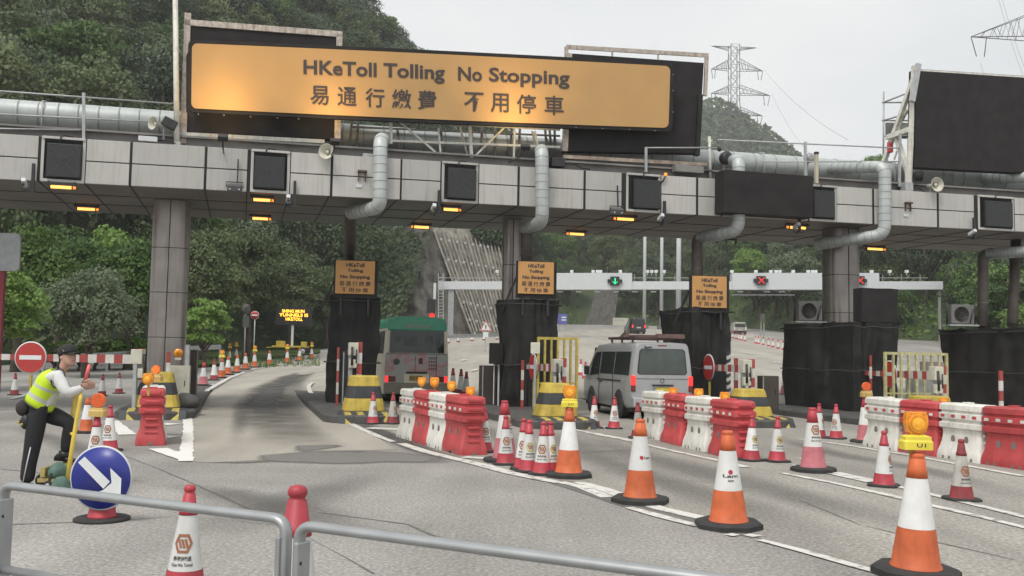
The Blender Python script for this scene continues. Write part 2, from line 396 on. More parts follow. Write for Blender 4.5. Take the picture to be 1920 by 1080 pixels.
def linemat(name, c, worn, asph):
    m = bpy.data.materials.new(name); m.use_nodes = True; t = m.node_tree; b = t.nodes['Principled BSDF']; l = t.links.new
    tcn = t.nodes.new('ShaderNodeTexCoord'); n = t.nodes.new('ShaderNodeTexNoise'); n.inputs['Scale'].default_value = 5; n.inputs['Detail'].default_value = 9; n.inputs['Roughness'].default_value = .7
    l(tcn.outputs['Object'], n.inputs['Vector']); r = t.nodes.new('ShaderNodeMapRange'); r.inputs[1].default_value = worn; r.inputs[2].default_value = worn+.1
    l(n.outputs[0], r.inputs[0]); mm = t.nodes.new('ShaderNodeMix'); mm.data_type = 'RGBA'; mm.inputs[6].default_value = (*c, 1); mm.inputs[7].default_value = (*asph, 1)
    l(r.outputs[0], mm.inputs[0]); l(mm.outputs[2], b.inputs['Base Color']); b.inputs['Roughness'].default_value = .7; return m
ML_line = linemat('road_line_paint', (.60, .59, .55), .51, (.27, .25, .22))
ML_fresh = linemat('fresh_line_paint', (.70, .69, .65), .60, (.30, .28, .25))
LN = [0]
def line(name, px, wd, m=None, lift=.016, jag=.014):
    LN[0] += 1; lift = (.0105 if lift > .013 else .0055)+.00012*(LN[0] % 60)
    P = resample([G(*p) for p in px], .22 if m is not None and 'fresh' in m.name else .5 if G(*px[0]).y < 30 else 1.5); mb = MB(); L_, R_ = [], []
    for i, p in enumerate(P):
        a = P[max(0, i-1)]; b = P[min(len(P)-1, i+1)]; t = Vector((b.x-a.x, b.y-a.y, 0)).normalized(); n = Vector((-t.y, t.x, 0))
        for lst, sg in ((L_, 1), (R_, -1)):
            q = p+n*sg*(wd/2+random.uniform(-jag, jag)); lst.append((q.x, q.y, H(q.x, q.y)+lift_at(q.y, lift)))
    for i in range(len(P)-1): mb.quad(R_[i], R_[i+1], L_[i+1], L_[i])
    return struct(mb.build(name, m or ML_line))
sheet('approach_road', [(640,788),(760,772),(1200,778),(1960,803),(2200,1000),(2100,1300),(1700,1088),(1420,1014),(1150,936),(1000,894),(890,870),(780,838),(700,816)], MR_tan, .002)
sheet('lane_surface', [(400,867.5),(380,867),(357,866),(358,850),(358,790),(372,760),(400,735),(440,710),(480,696),(540,685),(600,677),(700,661),(830,640),(940,628),(1040,622),(1140,618),(1210,617),(1330,622),(1410,626),(1480,645),(1600,672),(1960,735),(1960,800),(1500,785),(1200,775),(900,772),(760,770),(690,772),(640,786),(700,815),(740,843),(540,850),(500,866)], MR_conc, .004)
random.seed(11)
sheet('road_patch', [(1000,896),(1090,905),(1330,976),(1430,1012),(1310,990),(1190,958),(1090,925)], MR_patch, .005)
# lines
line('road_marking', [(642,786),(668,800),(700,815),(736,829)], .15)
line('road_marking', [(752,832),(800,848),(850,860),(905,873),(950,886),(1010,899),(1050,906)], .2)
line('road_marking', [(1050,905),(1090,914),(1140,934)], .16)
line('road_marking', [(1085,905),(1130,918),(1190,940),(1240,955),(1330,976)], .19)
line('road_marking', [(1180,953),(1240,970),(1310,988)], .13)
line('road_marking', [(1425,1014),(1500,1034),(1600,1062),(1720,1094)], .11)
line('road_marking', [(1366,1003),(1382,1006)], .12); line('road_marking', [(1400,1004),(1420,1008)], .12)
line('road_marking', [(1076,806),(1130,816),(1196,831),(1270,848),(1345,864),(1400,877)], .14)
line('road_marking', [(1466,888),(1560,906),(1650,926),(1780,957),(1930,992)], .12)
line('road_marking', [(1490,873),(1560,887),(1660,908),(1780,936),(1930,973)], .13)
line('road_marking', [(1833,948),(1930,972)], .1)
line('road_marking', [(1500,824),(1590,836),(1720,857),(1920,894)], .14)
line('road_marking', [(1500,860),(1545,869)], .14)
line('road_marking', [(1095,805),(1155,800)], .3); line('road_marking', [(1105,812),(1190,828)], .22)
line('road_marking', [(690,803),(750,806)], .4); line('road_marking', [(870,858),(925,862)], .22)
line('road_marking', [(1590,830),(1650,836)], .25)
line('road_marking', [(1560,887),(1640,905)], .3)
line('road_marking', [(350,777),(353,800),(351,830),(347,866)], .20, ML_fresh, jag=.017)
line('road_marking', [(296,842),(325,852),(350,861)], .28, ML_fresh, .016, .018)
line('road_marking', [(208,790),(222,802),(240,816)], .3, ML_fresh)
line('road_marking', [(302,797),(328,795)], .4, ML_fresh); line('road_marking', [(298,822),(323,818)], .4, ML_fresh)
line('road_marking', [(384,741),(402,730),(430,713),(458,702)], .16)
for a, b in (((470,697),(482,694)),((520,688),(530,685.5)),((570,681),(580,679)),((392,728),(402,727)),((385,736),(400,736))): line('road_marking', [a, b], .14)
line('road_marking', [(586,722),(578,731),(581,741),(594,754)], .14)
line('road_marking', [(100,735),(60,742),(20,750)], .13); line('road_marking', [(105,698),(180,692),(230,690)], .13)
line('road_marking', [(420,674),(455,671),(480,670)], .12); line('road_marking', [(500,666),(560,662),(600,660)], .12)
for a, b in (((1396,664),(1412,666)),((1418,672),(1432,674)),((1450,682),(1466,684)),((1400,640),(1414,642)),((1106,638),(1116,637)),((1150,626),(1158,625.5)),((866,680),(874,678)),((884,700),(896,697)),((925,674),(932,672))): line('road_marking', [a, b], .14)

def stainmat(name, c, dens):
    m = bpy.data.materials.new(name); m.use_nodes = True; t = m.node_tree; b = t.nodes['Principled BSDF']; l = t.links.new
    b.inputs['Base Color'].default_value = (*c, 1); b.inputs['Roughness'].default_value = .7
    at = t.nodes.new('ShaderNodeAttribute'); at.attribute_name = 'fade'; tcn = t.nodes.new('ShaderNodeTexCoord'); n = t.nodes.new('ShaderNodeTexNoise'); n.inputs['Scale'].default_value = 1.2; n.inputs['Detail'].default_value = 8
    l(tcn.outputs['Object'], n.inputs['Vector']); r = t.nodes.new('ShaderNodeMapRange'); r.inputs[1].default_value = .2; r.inputs[2].default_value = .75; r.inputs[3].default_value = .3; r.inputs[4].default_value = dens*1.5
    l(n.outputs[0], r.inputs[0]); mu = t.nodes.new('ShaderNodeMath'); mu.operation = 'MULTIPLY'; mu.use_clamp = True; l(at.outputs['Fac'], mu.inputs[0]); l(r.outputs[0], mu.inputs[1]); l(mu.outputs[0], b.inputs['Alpha']); return m
MS_stain = stainmat('rubber_stain', (.075, .07, .066), 1.05); MS_faint = stainmat('faint_rubber_stain', (.12, .115, .108), .33)
def stain(px, wds, m, lift=.020):
    LN[0] += 1; lift = .0068+.00012*(LN[0] % 30)
    P = resample([G(*p) for p in px], .6); n = len(P); mb = MB(); cols = []; K = 8
    for i, p in enumerate(P):
        a = P[max(0, i-1)]; b = P[min(n-1, i+1)]; t = Vector((b.x-a.x, b.y-a.y, 0)).normalized(); nn = Vector((-t.y, t.x, 0)); u = i/(n-1)
        wd = np.interp(u, np.linspace(0, 1, len(wds)), wds)
        for k in range(K+1):
            q = p+nn*wd*(k/K-.5); mb.v.append((q.x, q.y, H(q.x, q.y)+lift_at(q.y, lift))); cols.append(math.sin(math.pi*k/K)**1.3*min(1, 3*u, 3*(1-u)))
    for i in range(n-1):
        for k in range(K): mb.f.append((i*(K+1)+k, i*(K+1)+k+1, (i+1)*(K+1)+k+1, (i+1)*(K+1)+k)); mb.m.append(0); mb.s.append(True)
    o = mb.build('tyre_stain', m); a = o.data.attributes.new('fade', 'FLOAT', 'POINT'); a.data.foreach_set('value', cols); return struct(o)
stain([(630,683),(590,696),(545,711),(508,733),(494,760),(512,795),(560,830),(620,860)], [.7,1.2,1.7,1.9,1.6], MS_stain)
MS_patch = stainmat('worn_dark_patch', (.165,.158,.148), 3.2)
stain([(392,868),(450,867.2),(510,865.5)], [.12,.3,.5], MS_patch, .022)
stain([(488,866),(530,862),(600,858),(690,857),(770,860),(850,869)], [.4,1.5,2.0,2.1,1.5,.4], MS_patch, .022)
stain([(560,848),(590,838),(640,836)], [.3,.8,.4], MS_patch, .022)
stain([(600,690),(560,720),(545,760),(580,810),(660,860)], [.4,.6,.7,.8,.7], MS_faint, .024)
stain([(660,785),(720,815),(800,848),(900,872)], [.5,.6,.6,.5], MS_stain, .013)
stain([(440,835),(450,790),(455,750)], [.3,.5,.4], MS_faint, .024)
stain([(300,905),(420,925),(560,960),(700,1010)], [.5,.9,1.0,.7], MS_faint, .010)
stain([(30,800),(120,830),(230,880)], [.5,.8,.6], MS_faint, .010)
stain([(360,1010),(520,950),(700,890)], [.8,1.1,.8], MS_faint, .010)
stain([(1080,815),(1180,850),(1300,880),(1450,920),(1700,985),(1960,1060)], [.8,1.2,1.2,1.1,1.0], MS_faint)
stain([(1000,800),(1100,850),(1200,890),(1420,960),(1700,1050)], [.8,1.0,1.0,.9], MS_faint)
stain([(1440,815),(1560,850),(1750,885),(1960,940)], [.6,.8,.8], MS_faint)
stain([(760,745),(860,790),(960,830),(1060,865)], [.8,1.0,.9], MS_faint)
ML_crack = mat('road_joint', (.17,.162,.15), .9, var=.3, scale=9)
for pts_ in ([(225,850),(300,880),(420,935),(560,1000),(700,1075)],[(0,880),(120,892),(260,902)],[(20,985),(200,978),(330,968),(520,985)],[(600,960),(760,985),(900,1040)],[(420,800),(480,798),(545,803)],[(400,770),(500,768),(585,772)],[(1180,905),(1300,900),(1420,915)],[(1500,940),(1620,985),(1900,1050)],[(1080,850),(1200,842)],[(960,812),(1060,822)]):
    j_ = [(x+random.uniform(-6,6), y+random.uniform(-1.5,1.5)) for x, y in pts_]; line('road_joint', j_, .022, ML_crack, .012 if max(y for x, y in pts_) > 830 else .018, .012)
# left verge and the planted bank
sheet('grass_verge', [(352,694),(372,690),(440,686),(470,680),(520,673),(600,664),(600,655),(520,656),(440,662),(352,668)], MR_grass, .02)
gs = MB()
for _ in range(1500):
    p = G(random.uniform(352, 600), random.uniform(662, 690)); h = random.uniform(.12, .38); a = random.uniform(0, 6.28); dx, dy = .04*math.cos(a), .04*math.sin(a)
    lx, ly = random.uniform(-.1, .1), random.uniform(-.1, .1); px_ = 960+1800*p.x/p.y
    if p.z == 0: continue
    gs.add([(p.x-dx, p.y-dy, p.z), (p.x+dx, p.y+dy, p.z), (p.x+lx, p.y+ly, p.z+h)], [(0,1,2)])
stuff(gs.build('verge_grass', ML_mid))

# ------------------------------------------------------------------ islands with kerbs
def island(nose_px, length, wd, end_px=None):
    n = G(*nose_px); mb = MB(); hw = wd/2
    pl = [(-hw, .7), (-hw*.8, .25), (-hw*.35, 0), (hw*.35, 0), (hw*.8, .25), (hw, .7), (hw, length), (-hw, length)]
    def ring(k, z): return [(x*k if y < .8 else x-math.copysign(hw*(1-k), x), y+(hw*(1-k) if y < .8 else 0), z) for x, y in pl]
    mb.rings([ring(1, -.02), ring(1, .15), ring(.95, .19)], 0, False)
    return struct(mb.build('traffic_island', M_kdark, loc=(n.x, n.y, 0), rz=YAW)), n
ISL = [island(p, ln, wd) for p, ln, wd in (((285,788),17,1.75),((685,795),17,1.75),((1068,806),17,1.9),((1446,803),17,1.9),((1800,812),17,1.9))]
def ip(k, x, y, z=.19):         # island frame -> world
    n = ISL[k][1]; return n+gx*x+dv*y+Vector((0, 0, z))

def bollard(loc, wb, wt, top, label, kerb=True, rz=YAW, beacon=None):
    t = thing('island_bollard', label, 'bollard', loc, rz, 'striped bollards at the island noses'); h = top-loc[2]
    def ring(u):
        wd = wb+(wt-wb)*u; dp = wd*.85; return [(x, y+.02, h*u) for x, y in rrect(wd, dp, .22*wd, 3)]
    for nm, a, b, m in (('yellow_band', .07, .40, M_yel), ('black_band', .40, .72, M_blk), ('yellow_band', .72, 1.0, M_yel), ('foot', 0, .07, M_kdark)):
        mb = MB(); us = [a, b] if b < 1 else [a, .965, 1.0]; rg = [ring(u) for u in us]
        if b == 1.0: rg[-1] = [(x*.93, y*.93, z) for x, y, z in rg[-1]]
        mb.rings(rg, 0, False); mb.build(nm, m, t, bevel=.012)
    if kerb:
        mb = MB(); hw = wb*.66; n = 9
        for i in range(n):
            x0, x1 = -hw+2*hw*i/n, -hw+2*hw*(i+1)/n
            mb.add([(x0,-.95,-.19),(x1,-.95,-.19),(x1,-.80,.02),(x0,-.80,.02),(x1,-.42,.05),(x0,-.42,.05)], [(0,1,2,3),(3,2,4,5)], i % 2)
        mb.build('striped_kerb', [M_blk, M_oldyel], t)
    return t
bollard(ip(0, .0, 1.0), 1.08, .68, 1.06, 'yellow and black bollard behind the red barrier near the left column')
bollard(ip(1, .06, .95), .98, .66, 1.06, 'yellow and black bollard in front of the booth left of the green minibus')
bollard(ip(2, .0, 1.0), .98, .60, .98, 'yellow and black bollard on the striped kerb left of the silver van')
bollard(ip(3, .0, 1.0), 1.05, .64, .88, 'yellow and black bollard right of the middle water barriers')
bollard(ip(4, .0, 1.0), 1.05, .80, .80, 'yellow topped bollard mostly hidden behind the right hand water barriers')

# ------------------------------------------------------------------ the toll canopy
T0, T1, DEP = -9.0, 34.0, 5.3
can = thing('toll_canopy', 'long grey panelled toll plaza canopy spanning every lane on square columns', 'toll canopy', P0, YAW)
def tx(px):                     # where a pixel column meets the canopy front
    k = (px-960)/1800; return (k*23.75+8.44)/(.963-k*.269)
mb = MB()
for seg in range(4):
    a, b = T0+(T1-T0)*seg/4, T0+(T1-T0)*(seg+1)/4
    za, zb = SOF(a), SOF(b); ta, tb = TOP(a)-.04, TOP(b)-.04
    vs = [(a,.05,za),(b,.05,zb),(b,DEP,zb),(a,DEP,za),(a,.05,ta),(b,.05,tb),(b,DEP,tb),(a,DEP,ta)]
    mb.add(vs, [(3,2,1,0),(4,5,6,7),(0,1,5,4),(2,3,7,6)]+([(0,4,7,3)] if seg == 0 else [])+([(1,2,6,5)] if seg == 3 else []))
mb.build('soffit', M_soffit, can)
mb = MB()                        # thin seams of the underside
for px in (60,148,234,375,455,536,611,740,820,893,968,1093,1165,1238,1306,1520,1640,1762,1836,1905):
    t = tx(px); z = SOF(t)-.008
    mb.box((t, DEP/2, z), (.025, DEP, .012))
for v in (1.8, 3.5): mb.bar((T0, v, SOF(T0)-.006), (T1, v, SOF(T1)-.006), .02, .012)
mb.build('soffit_seams', M_joint, can)
mb = MB()
PAN = [(-190,-70),(-68,58),(148,232),(235,374),(377,455),(536,613),(616,745),(747,821),(893,967),(970,1092),(1095,1164),(1238,1305),(1308,1352),(1355,1516),(1570,1638),(1641,1760),(1763,1830),(1906,1990),(1993,2100)]
for a, b in PAN:
    ta, tb = tx(a), tx(b)
    for lo, hi in ((0, .49), (.515, 1)):
        f = lambda t, u: SOF(t)+(TOP(t)-SOF(t))*u
        z = [(ta+.012, -.03, f(ta, lo)), (tb-.012, -.03, f(tb, lo)), (tb-.012, -.03, f(tb, hi)), (ta+.012, -.03, f(ta, hi))]
        zb = [(x, .045, q) for x, y, q in z]
        mb.add(z+zb, [(0,1,2,3),(1,0,4,5),(2,1,5,6),(3,2,6,7),(0,3,7,4)])
    mb.build('fascia_panel', M_panel, can, bevel=.008); mb = MB()
mb = MB(); mb.bar((T0, .01, SOF(T0)+.55), (T1, .01, SOF(T1)+.55), .05, 1.06); mb.build('fascia_backing', M_joint, can)
for px, py in ((679,322),(1702,381)):
    q_ = LC(FP(px, py, .05)); mb = MB(); mb.box((q_.x,-.10,q_.z),(.24,.12,.05)); mb.box((q_.x-.09,-.06,q_.z-.12),(.025,.05,.26)); mb.box((q_.x+.09,-.06,q_.z-.12),(.025,.05,.26)); mb.build('rusty_bracket', mat('rust_brown',(.10,.06,.04),.8,var=.3), can)
    mb = MB(); mb.box((q_.x-.07,-.045,q_.z-.38),(.16,.02,.08)); mb.build('name_plate', M_graywhite, can)
mb = MB(); mb.bar((T0, .55, TOP(T0)+.12), (T1, .55, TOP(T1)+.12), .12, .34); mb.bar((T0, .5, TOP(T0)+.31), (T1, .5, TOP(T1)+.31), .3, .05); mb.build('parapet', M_roof, can)
def column(px, D, wd, label):
    p = AT(px, 500, D); q = LC(p); mb = MB(); h = SOF(q.x)
    prof = [(x, y) for x, y in rrect(wd, wd*.9, wd*.28, 4)]
    mb.rings([[(q.x+x, q.y+y, z) for x, y in prof] for z in (-.0, h-.01)], 0, True)
    o = mb.build('column', M_col, can); o['label'] = label
    md = o.modifiers.new('e', 'EDGE_SPLIT'); md.split_angle = R(35)
    s = MB(); s.box((q.x-.02, q.y-wd*.45-.006, h/2), (.022, .012, h-.02))
    for z in (1.9, 3.1, 4.3): s.rings([[(q.x+x*1.008, q.y+y*1.008, zz) for x, y in prof] for zz in (z, z+.018)], 0, False)
    s.build('cladding_joint', M_joint, o)
column(319, 26.0, .96, 'clad column at the left lane'); column(959, 29.0, .52, 'slim column behind the second booth'); column(1576, 30.6, 1.02, 'thick column behind the fourth booth')
column(2020, 32, 1.0, 'column at the right edge')

# lane signals (blank dark matrix boxes) in the fascia
def lane_signal(x0, x1, label, hoff=0.0, wmat=M_graywhite):
    a, b = tx(x0), tx(x1); wd = (b-a); tc_ = (a+b)/2; h = TOP(tc_)-SOF(tc_)
    t = thing('lane_signal', label, 'lane signal', WC(tc_, -.02, SOF(tc_)), YAW, 'blank lane signals along the canopy')
    mb = MB(); hw = wd/2
    mb.bar((-hw, .0, h-.02), (hw, .0, h-.02), .1, .06); mb.bar((-hw, .01, .03), (hw, .01, .03), .06, .07)
    for x in (-hw+.02, hw-.02): mb.bar((x, .0, .0), (x, .0, h), .07, .03, up=(0,1,0))
    mb.build('frame', M_panel, t, bevel=.006)
    mb = MB(); mb.box((0, .02, h*.48), (wd*.93, .03, h*.86)); mb.box((hoff, -.045, h*.47), (wd*.80, .1, h*.76)); hb = mb.build('housing', M_dark, t, bevel=.015)
    mb = MB(); mb.prism([(x+hoff, z+h*.47) for x, z in rrect(wd*.76, h*.72, .03)], -.108, -.094); mb.build('display', M_signal, t)
    mb = MB()
    for sg in (1, -1):
        for i in range(9):
            u = (i-4)/4; mb.box((hoff+u*wd*.28, -.111, h*.47+sg*u*h*.27), (.035, .006, .035))
    mb.build('unlit_cross', mat('unlit_led', (.045,.048,.047), .5), t)
    mb = MB(); mb.tube(bend([(hoff-.1, -.06, h*.83), (hoff-.1, -.08, h+.05), (hoff+.15, .1, h+.05)], .1), .018, 6); mb.build('cable', M_dark, t)
    return t
for a, b, lab, ho in ((64,146,'dark blank lane signal left of the left column',.03),(462,534,'dark blank lane signal under the left end of the orange banner',-.02),(824,891,'dark blank lane signal above the green minibus',.04),
                      (1173,1236,'dark blank lane signal below the right covered board',.08),(1519,1569,'dark blank lane signal touching the draped black box',0),(1838,1904,'dark blank lane signal at the far right of the canopy',.04)):
    lane_signal(a, b, lab, ho)
# draped black box on the fascia
a, b = tx(1350), tx(1516); tcn_ = (a+b)/2; p = FP(1433, 364, .35)
def drape_box(name, label, cat, loc, rz, sx, sy, sz, m, seed, taper=.0, group=None, wr=.03):
    from mathutils import noise
    mb = MB(); N = 26; M_ = 20
    def pt(u, v):      # u round the plan 0..1, v height
        per = [(-sx/2,-sy/2),(sx/2,-sy/2),(sx/2,sy/2),(-sx/2,sy/2)]; k = u*4; i = int(k) % 4; f = k-int(k); a = per[i]; b_ = per[(i+1) % 4]
        x, y = a[0]+(b_[0]-a[0])*f, a[1]+(b_[1]-a[1])*f
        sc = 1+taper*(1-v); n = noise.noise(Vector((x*1.7+seed, y*1.7, v*sz*.55)))*wr+noise.noise(Vector((x*7+seed, y*7, v*sz*.9)))*wr*.4-abs(noise.noise(Vector((x*5.5+seed, y*5.5, v*sz*.35))))*wr*.9+abs(noise.noise(Vector((x*1.2, y*1.2+seed, v*sz*2.2))))*wr*.5
        ln = math.hypot(x, y) or 1
        return (x*sc+x/ln*n, y*sc+y/ln*n, v*sz+(0 if v < 1 else noise.noise(Vector((x*3, y*3, seed)))*wr*.6))
    rg = [[pt(i/(4*N), j/M_) for i in range(4*N)] for j in range(M_+1)]
    mb.rings(rg, 0, True); o = mb.build(name, m, loc=loc, rz=rz)
    md = o.modifiers.new('e', 'EDGE_SPLIT'); md.split_angle = R(50)
    if label: tag(o, label, cat, group)
    return o
drape_box('draped_sign', 'box shaped sign wrapped in black cloth on the front of the canopy', 'covered sign', FP(1433, 405, .38), YAW, (b-a)*1.0, .55, 1.22, M_cloth2, 3, 0)

# amber tube lamps hanging under the canopy
def tube_lamp(px, py, wpx, label, flip=1, lit=True):
    z = SOF(tx(px))-.13; p = RZ(px, py, z); q = LC(p); z = SOF(q.x)-.13; p = RZ(px, py, z); wd = wpx*p.y/1800
    t = thing('tube_lamp', label, 'lamp', p, YAW, 'amber tube lamps under the canopy')
    s = MB(); s.box((0, .02, .085), (wd*.96, .12, .05)); s.box((-wd*.42, .02, .12), (.05, .06, .04)); s.box((wd*.42, .02, .12), (.05, .06, .04)); s.build('bracket', M_dark, t)
    s = MB(); s.tube([(-wd*.36*1, 0, 0), (wd*.36, 0, 0)], .040, 10); s.build('tube', M_lamph, t)
    s = MB(); s.tube([(wd*.38*flip, 0, 0), (wd*.5*flip, 0, 0)], [.042, .02], 10); s.build('end_lens', M_lamp, t)
    s = MB()
    for x in (-.36, .36, .5): s.tube([(x*wd*flip-.015, 0, 0), (x*wd*flip+.015, 0, 0)], .056 if abs(x) < .5 else .03, 10)
    s.build('collar', M_dark, t)
    return t
for a in ((115,351,54,'amber tube lamp beneath the leftmost lane signal'),(162,392,46,'amber tube lamp left of the left column, farther back'),(491,375,46,'amber tube lamp beneath the second lane signal, front one'),(488,410,42,'amber tube lamp beneath the second lane signal, rear one'),
          (845,393,42,'amber tube lamp beneath the third lane signal'),(790,426,42,'amber tube lamp to the right of the first duct, by the rock slope',-1),(1172,411,50,'amber tube lamp beneath the fourth lane signal',-1),(1081,439,43,'amber tube lamp right of the second duct, rear one',-1),
          (1495,427,50,'amber tube lamp behind the camera under the draped sign',-1),(1640,467,50,'amber tube lamp right of the thick column',1),(1922,480,40,'amber tube lamp cut by the right edge of the picture',1)): tube_lamp(*a)
# one unlit lamp rail
z = SOF(tx(1360))-.12; p = RZ(1362, 452, z); t = thing('tube_lamp', 'unlit dark tube lamp behind the third duct', 'lamp', p, YAW, 'amber tube lamps under the canopy')
s = MB(); s.box((0,0,.06),(.75,.1,.05)); s.box((-.36,0,-.02),(.03,.05,.14)); s.box((.36,0,-.02),(.03,.05,.14)); s.box((0,0,-.03),(.03,.05,.1)); s.build('bracket', M_dark, t)

# cameras, floodlights, horn speakers, beacon on the canopy edge
def cctv(px, py, label, hpost=.55):
    p = FP(px, py, .18); t = thing('camera_unit', label, 'camera', p, YAW, 'cameras hanging from the canopy edge')
    s = MB(); s.bar((.12, .05, hpost), (.12, .05, -.1), .07, .07, up=(0,1,0)); s.box((.1, 0, -.12), (.18, .16, .05)); s.build('post', M_dark, t)
    s = MB(); s.box((-.04, -.05, .06), (.10, .30, .10), 0, Matrix.Rotation(R(-22), 3, 'X')); s.build('camera_body', M_graywhite, t, bevel=.012)
    s = MB(); s.lathe([(.0, .0), (.036, .0), (.036, .05), (.0, .05)], 10, (-.04, -.235, -.005), axis='y', cap=False); s.build('lens', M_dark, t)
    s = MB(); s.tube([(-.08, 0, .02), (-.1, .02, -.1), (.06, .02, -.14)], .012, 6); s.build('bracket', M_dark, t)
for a in ((50,348,'grey camera hanging left of the leftmost lane signal'),(543,378,'grey camera right of the second lane signal'),(815,394,'grey camera left of the third lane signal'),(1240,412,'grey camera right of the fourth lane signal'),(1494,428,'grey camera under the draped black sign'),(1823,440,'grey camera left of the last lane signal')): cctv(*a)
def flood(px, py, label):
    p = FP(px, py, .2); t = thing('floodlight', label, 'floodlight', p, YAW, 'floodlights on the canopy front')
    s = MB(); s.box((0,0,0),(.36,.22,.18),0,Matrix.Rotation(R(20),3,'X')); s.build('housing', mat('floodlight_grey',(.10,.10,.105),.5), t, bevel=.03)
    s = MB(); s.tube([(-.2,0,0),(-.2,0,.14),(.2,0,.14),(.2,0,0)],.014,6); s.bar((.06,.05,.13),(.06,.1,.75),.035,.035,up=(0,1,0)); s.build('yoke', M_dark, t)
    s = MB()
    for x in (-.11,.11): s.sphere((x,-.13,-.06),.022,0,8,6)
    s.build('stud', M_graywhite, t)
flood(440, 352, 'grey floodlight between the left column and the second lane signal'); flood(1156, 396, 'grey floodlight left of the fourth lane signal')
def horn(px, py, r_px, label, off=.25, az=-8):
    p = FP(px, py, off); r = r_px*p.y/1800; t = thing('horn_speaker', label, 'loudspeaker', p, R(az), 'horn speakers along the canopy')
    s = MB(); s.lathe([(r*.25,.30),(r*.30,.16),(r*.55,.06),(r*.9,.0),(r,-.02),(r*.97,-.025),(r*.86,.01),(r*.5,.08),(r*.22,.15)],20,(0,0,0),axis='y',cap=False); s.build('horn', M_ivory, t)
    s = MB(); s.sphere((0,.08,0),r*.24,0,10,8); s.build('throat', M_wpaint, t)
    s = MB(); s.lathe([(r*.3,.28),(r*.34,.30),(r*.34,.42),(r*.2,.46)],14,(0,0,0),axis='y'); s.bar((0,.34,0),(0,.34,-.35),.04,.03,up=(0,1,0)); s.build('driver', M_galv, t)
horn(612, 284, 15, 'ivory horn loudspeaker under the orange banner'); horn(1757, 346, 14, 'ivory horn loudspeaker under the far right covered board', az=14)
horn(287, 231, 13, 'ivory horn loudspeaker beside the roof duct on the left', -.1, -30)
p = FP(1248, 327, .12); t = thing('beacon', 'small lit amber beacon on the canopy edge right of the fourth lane signal', 'beacon', p, YAW)
s = MB(); s.sphere((0,0,0),.05,0,10,8); s.build('lens', M_lamp, t); s = MB(); s.tube([(0,0,-.04),(-.05,.05,-.18),(-.2,.12,-.32)],.025,8); s.build('arm', M_dark, t)
# ------------------------------------------------------------------ roof ducts
da, db = FP(165, 222, -1.7), FP(1790, 334, -1.7); dd = (db-da)/(LC(db).x-LC(da).x)
def DUCT(px): return da+dd*(tx(px)-LC(da).x)
t = thing('roof_duct', 'long round sheet metal duct running along the canopy roof', 'duct', DUCT(-400), 0); o_ = DUCT(-400)
s = MB(); s.tube([DUCT(x)-o_ for x in (-400, 100, 600, 1100, 1600, 2150)], .35, 20); s.build('duct_body', M_duct, t)
s = MB()
for i in range(60):
    c = DUCT(-300+i*41)-o_; e = dd.normalized()
    s.tube([c-e*.018, c+e*.018], .357, 20)
s.build('duct_seam', M_ductd, t)
s = MB()
for px in (38, 420, 900, 1180, 1478, 1735, 1850):
    c = DUCT(px)-o_; s.tube([c+dv*-.37+Vector((0,0,-.6)), c+dv*-.37+Vector((0,0,.3)), c+Vector((0,0,.37))], .022, 6)
s.build('strap', M_galv, t)
def branch(name, label, pts, r, mid=None):
    P = bend(pts, .32, 6); o = P[0].copy(); Q = [p-o for p in P]
    t = thing('branch_duct', label, 'duct', o, 0, 'ducts dropping from the roof to the booths'); s = MB(); s.tube(Q, r, 16); s.build('duct_body', M_duct, t)
    s = MB(); acc = 0
    for a, b in zip(Q, Q[1:]):
        L_ = (b-a).length; e = (b-a)/L_; k = 0
        while acc < L_:
            c = a+e*acc; s.tube([c-e*.008, c+e*.008], r*1.03, 16); acc += .22
        acc -= L_
    s.build('duct_seam', mat('duct_seam_grey', (.26,.27,.27), .6), t)
    return t
for lab, a, b, c_ in (('vertical branch duct in front of the fascia left of the catwalk truss',(713,262),(713,388),(658,399)),('vertical branch duct below the right end of the catwalk truss',(1016,283),(1017,416),(985,428)),
                   ('vertical branch duct half hidden behind the draped black sign',(1385,300),(1385,432),(1312,446)),('vertical branch duct beside the far right covered board',(1659,312),(1659,440),(1528,459)),
                   ('branch duct bending down at the right edge of the canopy',(1960,330),(1962,470),(1850,476))):
    top = DUCT(a[0]+(25 if a[0] < 1500 else -55)); p1 = FP(*a, .25); p2 = FP(*b, .25); p3 = FP(*c_, -1.2)
    branch('branch_duct', lab, [top, p1, p2, p3], .185)
def pipe(pts, label):
    P = bend(pts, .3, 6); o = P[-1].copy(); t = thing('duct_pipe', label, 'duct', o, 0, 'brown pipes feeding the booths'); s = MB(); s.tube([p-o for p in P], .165, 14); s.build('pipe', M_pipe, t); s = MB()
    e = Vector((0,0,1)); c = (P[-2]*.35+P[-1]*.65)-o; s.tube([c-e*.03, c+e*.03], .18, 14); s.build('collar', M_pipe, t)
pipe([FP(670,398,-1.0), FP(657,400,-1.35), AT(657,500,27.9)], 'brown pipe dropping behind the leftmost small orange sign')
pipe([FP(1000,427,-.9), FP(987,428,-1.25), AT(987,500,27.4)], 'brown pipe dropping behind the second small orange sign')
pipe([FP(1330,442,-.9), FP(1307,446,-1.3), AT(1307,530,28.4)], 'brown pipe dropping behind the third small orange sign')
pipe([FP(1870,474,-1.0), FP(1843,476,-1.3), AT(1843,615,31.0)], 'brown pipe beside the right hand air conditioner')
pipe([FP(1905,440,-1.9), AT(1898,610,31.5)], 'straight brown pipe at the right edge')

